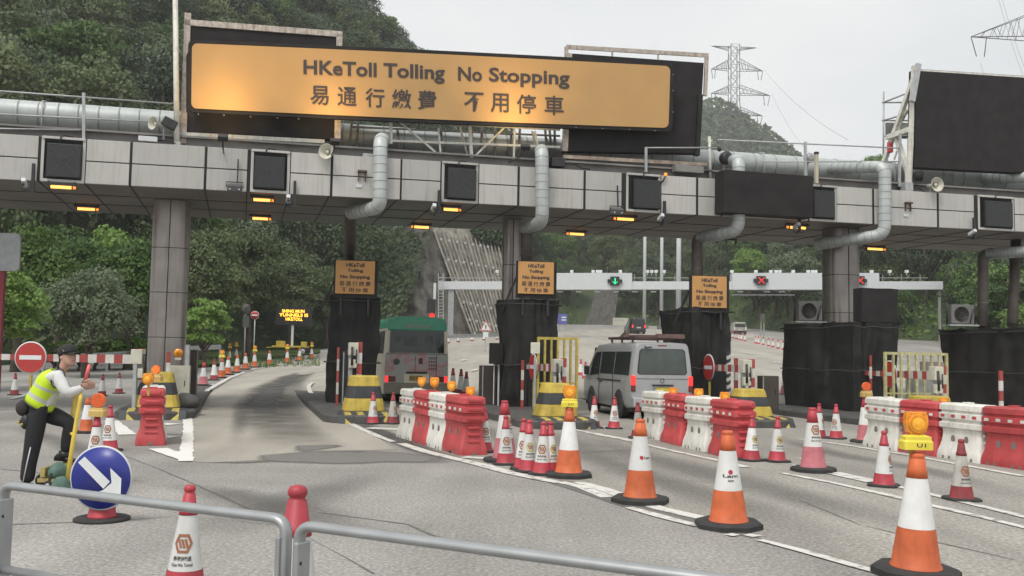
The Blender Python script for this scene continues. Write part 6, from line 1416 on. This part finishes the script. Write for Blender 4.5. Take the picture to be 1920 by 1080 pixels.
# trolley with green sandbags
q = PX(128, 930); tr = thing('trolley', 'yellow wheeled trolley with a tall tube handle beside the worker', 'trolley', (p.x, p.y, 0), 0)
s = MB(); pt = lambda x, y, yy: Vector(pj(x, y, yy))
for yy, dx in ((-.16,0),(.16,-9)):
    s.tube(bend([pt(131+dx,905,yy),pt(140+dx,830,yy),pt(152+dx,746,yy),pt(150+dx,737,yy*.6)],.1),.024,10)
s.tube([pt(150,738,-.12),pt(142,737,.12)],.024,10); s.tube([pt(142,815,-.16),pt(133,815,.16)],.018,8); s.build('handle', mat('trolley_yellow',(.62,.46,.08),.5,var=.15,streak=.3), tr)
s = MB(); s.box(pt(114,898,0),(.30,.34,.04)); s.box(pt(96,884,0),(.05,.28,.10)); s.box(pt(128,873,.08),(.14,.2,.03)); s.build('base_plate', mat('trolley_dull_yellow',(.34,.27,.09),.6,var=.2,streak=.4), tr)
for x, y, yy, r in ((85,900,.12,.075),(97,921,-.16,.055),(132,912,.16,.06)):
    c = pt(x, y, yy); c.z = r; s = MB(); s.lathe([(r*.5,-.03),(r*.9,-.03),(r,-.018),(r,.018),(r*.9,.03),(r*.5,.03)],18,tuple(c),axis='y'); w_ = s.build('wheel', M_rubber, tr); s = MB(); s.lathe([(0,-.034),(r*.5,-.03),(r*.5,.03),(0,.034)],14,tuple(c),axis='y'); s.build('hub', M_galv, w_); s = MB(); s.bar(c, c+Vector((.03,0,.14)), .03, .03, up=(0,1,0)); s.build('fork', M_dark, tr)
from mathutils import noise as nz_
def bag(label, c, sc, seed):
    s = MB(); s.sphere((0,0,0),1,0,22,14,sc); s.v = [tuple(Vector(v)*(1+.13*nz_.noise(Vector(v)*9+Vector((seed,0,0)))+.05*nz_.noise(Vector(v)*26))) for v in s.v]; o = s.build('sandbag', mat('green_bag_cloth',(.085,.155,.125),.75,var=.2,scale=14,bump=.5), loc=Vector((p.x,p.y,0))+Vector(c)); return tag(o, label, 'sandbag', 'green sandbags on the trolley')
bag('upper green sandbag on the trolley under the raised boot', pj(115,884,-.02), (.105,.15,.105), 1); bag('lower green sandbag hanging over the front of the trolley', pj(119,912,-.2), (.10,.085,.145), 5)

# ------------------------------------------------------------------ pylons and wires
def pylon(label, base, scale, rz, arms, Hh, wb, wt):
    t = thing('transmission_tower', label, 'pylon', base, rz, 'lattice pylons on the hills'); m = mat('pylon_steel',(.05,.052,.055),.6,.2,var=.1); s = MB(); th = .27*scale
    zs = [0, Hh*.16, Hh*.30, Hh*.42, Hh*.52, Hh*.62, Hh*.72, Hh*.82, Hh*.92, Hh]
    wz = lambda z: wb+(wt-wb)*min(1, z/(Hh*.45))**.8
    for sx in (-1,1):
        for sy in (-1,1):
            for a, b in zip(zs, zs[1:]): s.bar((sx*wz(a)/2, sy*wz(a)/2, a), (sx*wz(b)/2, sy*wz(b)/2, b), th, th)
    for a, b in zip(zs, zs[1:]):
        for sy in (-1,1): s.bar((-wz(a)/2, sy*wz(a)/2, a), (wz(b)/2, sy*wz(b)/2, b), th*.5, th*.5); s.bar((wz(a)/2, sy*wz(a)/2, a), (-wz(b)/2, sy*wz(b)/2, b), th*.5, th*.5); s.bar((-wz(b)/2, sy*wz(b)/2, b), (wz(b)/2, sy*wz(b)/2, b), th*.5, th*.5)
    s.build('lattice_body', m, t)
    for z, l_, r_, h_, ins, dz in arms:
        s = MB(); w2 = wt/2; k = 8
        for sg, ln in ((-1,l_),(1,r_)):
            if not ln: continue
            tip = Vector((sg*ln, 0, z+dz))
            for sy in (-1,1):
                lo0, hi0 = Vector((sg*w2, sy*w2, z)), Vector((sg*w2, sy*w2, z+h_)); s.bar(lo0, tip, th*.8, th*.8); s.bar(hi0, tip, th*.7, th*.7)
                for i in range(1, k): a, b = lo0.lerp(tip, i/k), hi0.lerp(tip, (i-.5)/k); s.bar(a, b, th*.4, th*.4); s.bar(b, hi0.lerp(tip,(i+.5)/k) if i % 2 else lo0.lerp(tip,(i-1)/k), th*.35, th*.35)
            if ins:
                for q in (0, -.18*ln*sg): s.tube([tip+Vector((q,0,0)), tip+Vector((q*.5-.06*ln*sg,0,-ins))],.14*scale,6)
        s.build('cross_arm', m, t)
    return t
YP = 450; bp = AT(1376, 300, YP); k = YP/1800; Hh = 222*k
pylon('hazy lattice pylon standing on the far hill right of the orange banner', bp, 1.0, R(4), [(Hh-8*k,44*k,44*k,3*k,0,5*k),(Hh-48*k,44*k,56*k,20*k,18*k,0),(Hh-95*k,44*k,70*k,16*k,20*k,0),(Hh-135*k,30*k,55*k,14*k,16*k,0)], Hh, 52*k, 17*k)
YQ = 240; bp = AT(1990, 420, YQ); k = YQ/1800; Hh = 480*k
pylon('near lattice pylon arm reaching in at the upper right corner', bp, .8, R(2), [(AT(1990,74,YQ).z-bp.z,168*k,120*k,62*k,38*k,0),(AT(1990,-130,YQ).z-bp.z,150*k,100*k,50*k,30*k,0)], Hh+20, 90*k, 36*k)
def wire(pts, label, r, grp):
    P = [AT(*q) for q in pts]; o = P[0].copy(); out = []
    for i in range(25): u = i/24; a = P[0].lerp(P[1], u); a.z -= 4*u*(1-u)*(pts[0][2]+pts[1][2])*.004; out.append(a-o)
    s = MB(); s.tube(out, r, 5); t = tag(s.build('power_line', mat('wire_grey',(.25,.26,.27),.6,var=0), loc=o), label, 'power line', grp)
for i, q in enumerate((((1432,130,450),(1590,262,330)),((1447,175,450),(1530,300,360)),((1870,-10,230),(1935,180,260)),((1878,-5,232),(1948,190,262)),((1838,118,240),(1872,180,300)))): wire(q, ['long thin wire falling from the second arm of the hazy pylon','thin wire falling from the third arm of the hazy pylon','left of two steep wires in the upper right corner','right of two steep wires in the upper right corner','short wire below the insulators of the near pylon arm'][i], .07 if i < 2 else .035, 'wires of the pylons')
# ------------------------------------------------------------------ hills
HM = {}
def hillmat(name, a, b, sc):
    m = leafmat(name, a, b, sc); return m
MH1 = hillmat('hill_undergrowth', (.035,.055,.024), (.085,.115,.05), .25)
MH2 = hillmat('far_hill_green', (.035,.05,.028), (.07,.09,.045), .06)
def interp_cols(cols, px):
    for a, b in zip(cols, cols[1:]):
        if a[0] <= px <= b[0]:
            u = (px-a[0])/(b[0]-a[0]); return [x+(y-x)*u for x, y in zip(a, b)]
    return list(cols[0] if px < cols[0][0] else cols[-1])
def hillfn(cols, amp, prof=.95):
    """cols: (px, base_py or None, D0, crest_py, D1)"""
    def fn(px, s):
        c = interp_cols(cols, px); D0, D1 = c[2], c[4]; f = AT(px, 640, D0); zf = H(f.x, f.y)-.3; zc = AT(px, c[3], D1).z
        if s <= 1: D = D0+(D1-D0)*s; z = zf+(zc-zf)*s**prof
        else: D = D1+(s-1)*60; z = zc-(s-1)*(zc-zf)*.8
        x = AT(px, 640, D).x; n = noise3(x, D)*amp*min(1, s*3)*(1 if s < 1 else 1)
        return Vector((x, D, z+n))
    return fn
def noise3(x, y): return nz_.noise(Vector((x*.05, y*.05, 1)))+.5*nz_.noise(Vector((x*.13, y*.13, 4)))
def hill(name, cols, x0, x1, nu, nv, amp, m, prof=.95):
    fn = hillfn(cols, amp, prof); s = MB(); s.grid(lambda u, v: fn(x0+(x1-x0)*u, v*1.5), nu, nv); struct(s.build(name, m)); return fn
HL = hill('hillside', [(-700,0,52,-150,170),(0,0,52,-150,170),(300,0,70,-130,175),(500,0,98,-90,180),(620,0,104,0,180),(660,0,106,55,178),(705,0,126,110,186),(740,0,128,150,186),(775,0,128,200,186),(805,0,128,225,186),(850,0,128,270,186),(920,0,132,310,188),(990,0,138,345,195)], -700, 990, 70, 24, 3.0, MH1)
HR = hill('hillside', [(930,0,185,380,235),(1100,0,190,405,245),(1300,0,185,410,240),(1420,0,165,405,215),(1520,0,125,430,175),(1650,0,116,430,165),(1765,0,110,425,155),(1830,0,85,425,130),(2300,0,60,400,120)], 930, 2300, 60, 16, 2.0, MH1)
HF = hill('far_hill', [(1120,0,330,330,520),(1240,0,330,230,520),(1330,0,340,183,540),(1372,0,340,196,540),(1420,0,340,232,540),(1470,0,340,268,530),(1510,0,335,300,500),(1580,0,330,345,480),(1700,0,330,360,480),(2200,0,320,370,470)], 1120, 2200, 60, 14, 5, MH2)

# ------------------------------------------------------------------ the slope works: dark rock cut and ribbed, anchored concrete face
def slopemat(name, a, b, sx):
    m = bpy.data.materials.new(name); m.use_nodes = True; t = m.node_tree; p_ = t.nodes['Principled BSDF']; l = t.links.new
    tcn = t.nodes.new('ShaderNodeTexCoord'); mp = t.nodes.new('ShaderNodeMapping'); mp.inputs['Scale'].default_value = sx; n = t.nodes.new('ShaderNodeTexNoise'); n.inputs['Scale'].default_value = 1; n.inputs['Detail'].default_value = 8; n.inputs['Roughness'].default_value = .65
    l(tcn.outputs['UV'] if False else tcn.outputs['Object'], mp.inputs[0]); l(mp.outputs[0], n.inputs['Vector']); r = t.nodes.new('ShaderNodeValToRGB'); r.color_ramp.elements[0].position = .32; r.color_ramp.elements[1].position = .72; r.color_ramp.elements[0].color = (*a,1); r.color_ramp.elements[1].color = (*b,1)
    l(n.outputs[0], r.inputs[0]); l(r.outputs[0], p_.inputs['Base Color']); p_.inputs['Roughness'].default_value = .9; bp = t.nodes.new('ShaderNodeBump'); bp.inputs['Strength'].default_value = .6; bp.inputs['Distance'].default_value = .3; l(n.outputs[0], bp.inputs['Height']); l(bp.outputs[0], p_.inputs['Normal']); return m
MK = slopemat('dark_rock', (.040,.038,.032), (.135,.127,.108), (2.2,2.2,.45)); MC = slopemat('weathered_concrete', (.10,.094,.08), (.33,.31,.265), (.9,.9,.25))
TLr, TRr, BRr, BLr = AT(690,415,118), AT(818,420,119), AT(900,640,105), AT(705,662,101)
def quadpt(a, b, c_, d, u, v): return (a.lerp(b, u)).lerp(d.lerp(c_, u), v)
s = MB(); s.grid(lambda u, v: quadpt(TLr,TRr,BRr,BLr,u,v)-Vector((0,1,0))*(noise3(u*200,v*160)*1.1+1.5*nz_.noise(Vector((u*9,v*6,2)))), 46, 36); tag(s.build('rock_slope', MK), 'dark grey streaked rock cutting behind the minibus', 'rock slope')
A, B, C_, D_ = AT(811,425,118), AT(946,425,126), AT(988,640,110), AT(890,640,104)
t = thing('anchored_slope', 'ribbed concrete slope with rows of pale anchor heads', 'retaining slope', D_, 0)
s = MB(); s.grid(lambda u, v: quadpt(A,B,C_,D_,u,v)-D_-Vector((0,1,0))*.5*nz_.noise(Vector((u*14,v*8,2))), 30, 20); s.build('concrete_face', MC, t); s = MB(); nn = 19
for i in range(nn+1):
    u = i/nn; a = quadpt(A,B,C_,D_,u,0)-D_; b = quadpt(A,B,C_,D_,u,1)-D_; off = Vector((0,-.5,.1)); k0 = random.uniform(0,.12); s.bar(a.lerp(b,k0)+off, a.lerp(b,random.uniform(.93,1))+off, (.20,.10,.15,.08)[i % 4], .42, up=(0,-1,0))
s.build('concrete_rib', MC, t); s = MB()
for v in (.14,.33,.52,.70,.84,.95):
    for i in range(7):
        u = (i*2+1.0)/nn; c = quadpt(A,B,C_,D_,u,v+.012*i)-D_+Vector((0,-.8,.1)); s.box(c,(.28,.26,.28)); s.build('anchor_head', mat('anchor_pale',(.40,.39,.36),.7,var=.15), t); s = MB()
sv_ = MB()
for _ in range(5200):
    v_ = random.random(); u_ = random.random()*(1-.9*v_)*.95; 
    if random.random() < u_*.8: continue
    q = quadpt(TLr,TRr,BRr,BLr,u_,v_)+Vector((random.uniform(-.5,.5),-1.6-random.uniform(0,1.2),random.uniform(-.3,.9))); n1_ = Vector((random.gauss(0,1),random.gauss(-.8,.6),random.gauss(.6,.6))).normalized(); a1 = n1_.orthogonal().normalized()*random.uniform(.15,.34); b1 = n1_.cross(a1)*.6
    sv_.add([q-a1,q-b1,q+a1,q+b1],[(0,1,2,3)])
for _ in range(1500):
    u_ = random.uniform(.55,1); v_ = random.uniform(0,.2)*u_; q = quadpt(A,B,C_,D_,u_,v_)+Vector((random.uniform(-.5,.5),-1.2-random.uniform(0,1),random.uniform(-.3,.9))); n1_ = Vector((random.gauss(0,1),random.gauss(-.8,.6),random.gauss(.6,.6))).normalized(); a1 = n1_.orthogonal().normalized()*random.uniform(.15,.34); b1 = n1_.cross(a1)*.6
    sv_.add([q-a1,q-b1,q+a1,q+b1],[(0,1,2,3)])
stuff(sv_.build('slope_vegetation', ML_hill))
# small earth scar of the distant cutting
a_, b_, c1, d1 = AT(1125,520,196), AT(1160,535,196), AT(1150,612,182), AT(1095,612,182)
s = MB(); s.grid(lambda u, v: quadpt(a_,b_,c1,d1,u,v)-Vector((0,1,0))*(1.0+noise3(u*90,v*120)), 12, 16); tag(s.build('rock_slope', MK), 'distant brownish cutting beside the climbing road', 'rock slope')

# ------------------------------------------------------------------ trees
def crown_mesh(name, m, rad, hh, nl, leaf, seed, ncl=34, droop=.0, fill=.55):
    g_ = np.random.default_rng(seed); th = g_.uniform(0, 2*np.pi, ncl); u = g_.uniform(-.85, 1, ncl); rr_ = g_.uniform(fill, 1.0, ncl)
    cc = np.stack([np.sqrt(1-u*u)*np.cos(th)*rr_*rad*.8, np.sqrt(1-u*u)*np.sin(th)*rr_*rad*.8, u*rr_*hh*.8], 1); cr = g_.uniform(.22, .42, ncl)*rad
    per = max(3, nl//ncl); k = ncl*per
    d = g_.normal(size=(k, 3)); d /= np.linalg.norm(d, axis=1)[:, None]; d[:, 2] = np.abs(d[:, 2])*.9-.25; q = g_.uniform(.55, 1.08, k)
    pos = np.repeat(cc, per, 0)+d*(np.repeat(cr, per)*q)[:, None]*np.array([1, 1, .8]); nrm = d+g_.normal(size=(k, 3))*.55+np.array([0, 0, .45]); nrm /= np.linalg.norm(nrm, axis=1)[:, None]
    a = np.cross(nrm, g_.normal(size=(k, 3))); a /= np.linalg.norm(a, axis=1)[:, None]; b = np.cross(nrm, a); ls = leaf*g_.uniform(.6, 1.35, k); a = a*ls[:, None]*.5; b = b*(ls*g_.uniform(.45, .8, k))[:, None]*.5
    if droop: pos[:, 2] -= droop*g_.uniform(0, 1, k)**2*(np.hypot(pos[:, 0], pos[:, 1])/rad)
    v = np.stack([pos-a, pos-b*1.0, pos+a, pos+b], 1).reshape(-1, 3); me = bpy.data.meshes.new(name); me.vertices.add(4*k); me.vertices.foreach_set('co', v.ravel()); me.loops.add(4*k); me.loops.foreach_set('vertex_index', np.arange(4*k)); me.polygons.add(k); me.polygons.foreach_set('loop_start', np.arange(0, 4*k, 4)); me.polygons.foreach_set('loop_total', np.full(k, 4)); me.update(); me.validate(); me.materials.append(m); return me
def trunk_mesh(rad, z0, hh, r0, seed):
    g_ = random.Random(seed); s = MB(); top = z0+hh*.5; s.tube([(0,0,-.3),(g_.uniform(-.1,.1),0,z0*.5),(g_.uniform(-.2,.2),g_.uniform(-.2,.2),z0),(g_.uniform(-.3,.3),0,top)],[r0*1.3,r0,r0*.75,r0*.3],8)
    for i in range(5): a = g_.uniform(0, 6.28); e = rad*g_.uniform(.5,.8); z = z0*g_.uniform(.7,1.1); s.tube([(0,0,z),(math.cos(a)*e*.5,math.sin(a)*e*.5,z+hh*.25),(math.cos(a)*e,math.sin(a)*e,z+hh*.45)],[r0*.5,r0*.35,r0*.12],6)
    me = bpy.data.meshes.new('trunk'); me.from_pydata(s.v, [], s.f); me.materials.append(M_trunk); me.polygons.foreach_set('use_smooth', s.s); return me
PROTO = []
def proto(m, rad, hh, tz, nl, leaf, seed, **kw): return (crown_mesh('crown', m, rad, hh, nl, leaf, seed, **kw), trunk_mesh(rad, tz, hh*2, rad*.07, seed), tz+hh*.75)
def plant(pr, loc, label, sc=1.0, group=None, name='tree', cat='tree', sz=1.0):
    cm, tm, cz_ = pr; t = thing(name, label, cat, loc, random.uniform(0, 6.28), group); c = bpy.data.objects.new('crown', cm); C.objects.link(c); c.parent = t; c.location = (0,0,cz_); k = bpy.data.objects.new('trunk', tm); C.objects.link(k); k.parent = t; t.scale = (sc, sc, sc*sz); return t
FOR = [proto([ML_hill, ML_dark, ML_mid, ML_hill, ML_grey, ML_dark][i], 3.6, [3.4,4.2,3.0,4.6,3.6,3.8][i], 3.2, 5200, .29, 100+i, ncl=46, droop=[0,1.2,0,1.6,.4,0][i]) for i in range(6)]
rg_ = random.Random(5); cnt = 0
def in_rock(x, y): return 705 < x < 1000 and 418 < y
def project(p): d = p-CAM; z = d.dot(_f); return 960+F*d.dot(_r)/z, 540-F*d.dot(_u)/z
pts = []
for _ in range(4000):
    px = rg_.uniform(-80, 935); sv = rg_.uniform(.02, 1.0)**.9; q = HL(px, sv); X, Y = project(q)
    if Y < -140 or X < -120 or in_rock(X, Y) or (690 < X < 960 and Y > 560): continue
    if any((q-w_).length < 4.6 for w_ in pts): continue
    pts.append(q)
    if len(pts) >= 205: break
for q in pts: plant(FOR[rg_.randrange(6)], q-Vector((0,0,1.6)), 'green tree in the dense wood covering the steep left hillside', rg_.uniform(.85,1.35), 'trees on the left hillside', 'forest_tree', 'tree', rg_.uniform(.9,1.2))
NEARH = [proto(ML_mid, 2.6, 2.4, 1.4, 4000, .24, 200+i, ncl=40) for i in range(3)]+[proto(ML_dark, 2.8, 2.6, 1.6, 2600, .32, 210, ncl=36)]
pts = []
for _ in range(3000):
    px = rg_.uniform(985, 2000); sv = rg_.uniform(.05, 1.0); q = HR(px, sv); X, Y = project(q); d_ = 4.0 if q.y < 105 else 6.0
    if X > 1960 or any((q-w_).length < d_ for w_ in pts): continue
    if 1085 < X < 1165 and Y > 520: continue
    if 1690 < X < 1760 and Y > 575: continue
    pts.append(q)
    if len(pts) >= 125: break
for q in pts:
    far = q.y > 120; plant(FOR[rg_.randrange(6)] if far else NEARH[rg_.randrange(4)], q-Vector((0,0,1.2)), 'hazy tree on the wooded slope seen under the canopy beyond the gantry' if far else 'tree on the right hand slope seen between the booths', rg_.uniform(.9,1.4), 'trees on the slopes beyond the gantry' if far else 'trees on the right slope', 'forest_tree', 'tree', 1.0)
# undergrowth covering the hill faces (nobody could count it)
def under(name, fn, x0, x1, n, leaf, m, ok, smax=1.1):
    P_ = []
    for _ in range(n):
        q = fn(random.uniform(x0, x1), random.uniform(0, smax)); X, Y = project(q)
        if ok(X, Y): P_.append((q.x, q.y, q.z+random.uniform(0, 1.6)))
    pos = np.array(P_); k = len(pos); g_ = np.random.default_rng(3); nrm = g_.normal(size=(k,3))+np.array([0,-.6,.8]); nrm /= np.linalg.norm(nrm,axis=1)[:,None]; a = np.cross(nrm, g_.normal(size=(k,3))); a /= np.linalg.norm(a,axis=1)[:,None]; b = np.cross(nrm,a); ls = leaf*g_.uniform(.5,1.5,k); a *= ls[:,None]*.5; b *= ls[:,None]*.3
    v = np.stack([pos-a,pos-b,pos+a,pos+b],1).reshape(-1,3); me = bpy.data.meshes.new(name); me.from_pydata(v.tolist(), [], np.arange(4*k).reshape(-1,4).tolist()); me.materials.append(m); o = bpy.data.objects.new(name, me); C.objects.link(o); return stuff(o)
under('undergrowth', HL, -60, 980, 16000, .7, ML_hill, lambda X, Y: -60 < X < 960 and not (720 < X < 960 and Y > 430) and Y > -60)
under('undergrowth', HR, 950, 1960, 15000, .6, ML_mid, lambda X, Y: X < 1960 and not (1085 < X < 1165 and Y > 520))
under('far_canopy', HF, 1150, 1960, 34000, 3.0, leafmat('far_leaves', (.048,.078,.034), (.10,.135,.055), .05), lambda X, Y: X < 1960, 1.02)
# single trees that stand out
T_light = proto(ML_light, 2.0, 1.7, 1.5, 9000, .15, 301, ncl=60); T_mid = proto(ML_mid, 2.4, 2.0, 1.6, 11000, .155, 302, ncl=64); T_grey = proto(ML_grey, 2.2, 1.9, 1.2, 11000, .14, 303, ncl=60, droop=.5); T_dark = proto(ML_dark, 3.4, 3.4, 2.4, 14000, .20, 304, ncl=70); T_small = proto(ML_light, 1.15, 1.25, .8, 4500, .13, 305, ncl=34)
def at_ground(px, D): q = AT(px, 640, D); return Vector((q.x, q.y, H(q.x, q.y)))
for pr, px, D, sc, lab, sz in ((T_light,-8,33,1.0,'bright green leafy tree at the left edge beside the red post',1.0),(T_grey,165,42,1.05,'grey green bushy tree behind the round no entry sign',1.1),(T_mid,240,50,1.2,'mid green tree left of the left column',1.15),(T_mid,110,52,1.3,'tall mid green tree above the grey green bush',1.2),(T_light,200,60,1.5,'light green tree touching the canopy underside',1.3),(T_mid,30,46,1.2,'green tree behind the pale sign panel',1.2),
    (T_small,384,49,1.25,'small bright tree just right of the left column',1.1),(T_dark,462,70,1.1,'large dark tree behind the small far no entry sign',1.1),(T_dark,545,97,1.3,'dark tree above the message trailer',1.0),(T_dark,380,62,1.0,'dark tree behind the small bright tree',1.1),(T_mid,290,64,1.3,'tree behind the left column',1.2),(T_dark,612,101,1.1,'dark tree beside the rock cutting behind the leftmost booth',1.0)):
    plant(pr, at_ground(px, D), lab, sc, 'trees behind the left guardrail', 'roadside_tree', 'tree', sz)
B_ = proto(ML_light, .8, .55, .25, 2000, .12, 306, ncl=24)
for i, (px, D, sc) in enumerate(((150,48,1.2),(180,49,1.5),(207,50,1.4),(236,50,1.5),(262,51,1.5),(285,52,1.3),(60,47,1.2),(105,47,1.3))): plant(B_, at_ground(px, D), 'low light green shrub in the hedge behind the guardrail', sc, 'shrubs behind the guardrail', 'shrub', 'shrub')
q = AT(1640, 305, 120); plant(T_light, Vector((q.x, q.y, q.z-4.2)), 'light green treetop showing above the roof duct left of the right board', 1.2, None, 'roadside_tree'); q = AT(1405, 500, 150); plant(T_light, Vector((q.x, q.y, q.z-4.5)), 'pale tree standing out above the middle of the far gantry', 1.7, None, 'roadside_tree'); q = HL(792, .97); plant(FOR[1], q-Vector((0,0,.5)), 'lone slender tree on the skyline above the orange banner', .42, None, 'roadside_tree', 'tree', 3.2)
# thin far-side growth on the skyline of the left hill
for i, (px, sc) in enumerate(((640,1.2),(672,1.1),(700,1.2),(722,1.0),(745,1.1),(768,1.0),(600,1.3),(560,1.4))): q = HL(px, .985); plant(FOR[i % 6], q-Vector((0,0,1.0)), 'green tree on the skyline of the left hill', sc, 'trees along the left skyline', 'forest_tree')

# ------------------------------------------------------------------ the damp air
s = MB(); s.box((30, 290, 98.6), (920, 720, 200)); hz = s.build('haze', []); hz['kind'] = 'stuff'
vm = bpy.data.materials.new('haze'); vm.use_nodes = True; t_ = vm.node_tree; t_.nodes.clear(); pv = t_.nodes.new('ShaderNodeVolumePrincipled'); pv.inputs['Density'].default_value = .00050; pv.inputs['Color'].default_value = (.97,.98,1,1); pv.inputs['Anisotropy'].default_value = .2
om = t_.nodes.new('ShaderNodeOutputMaterial'); t_.links.new(pv.outputs[0], om.inputs['Volume']); hz.data.materials.append(vm)
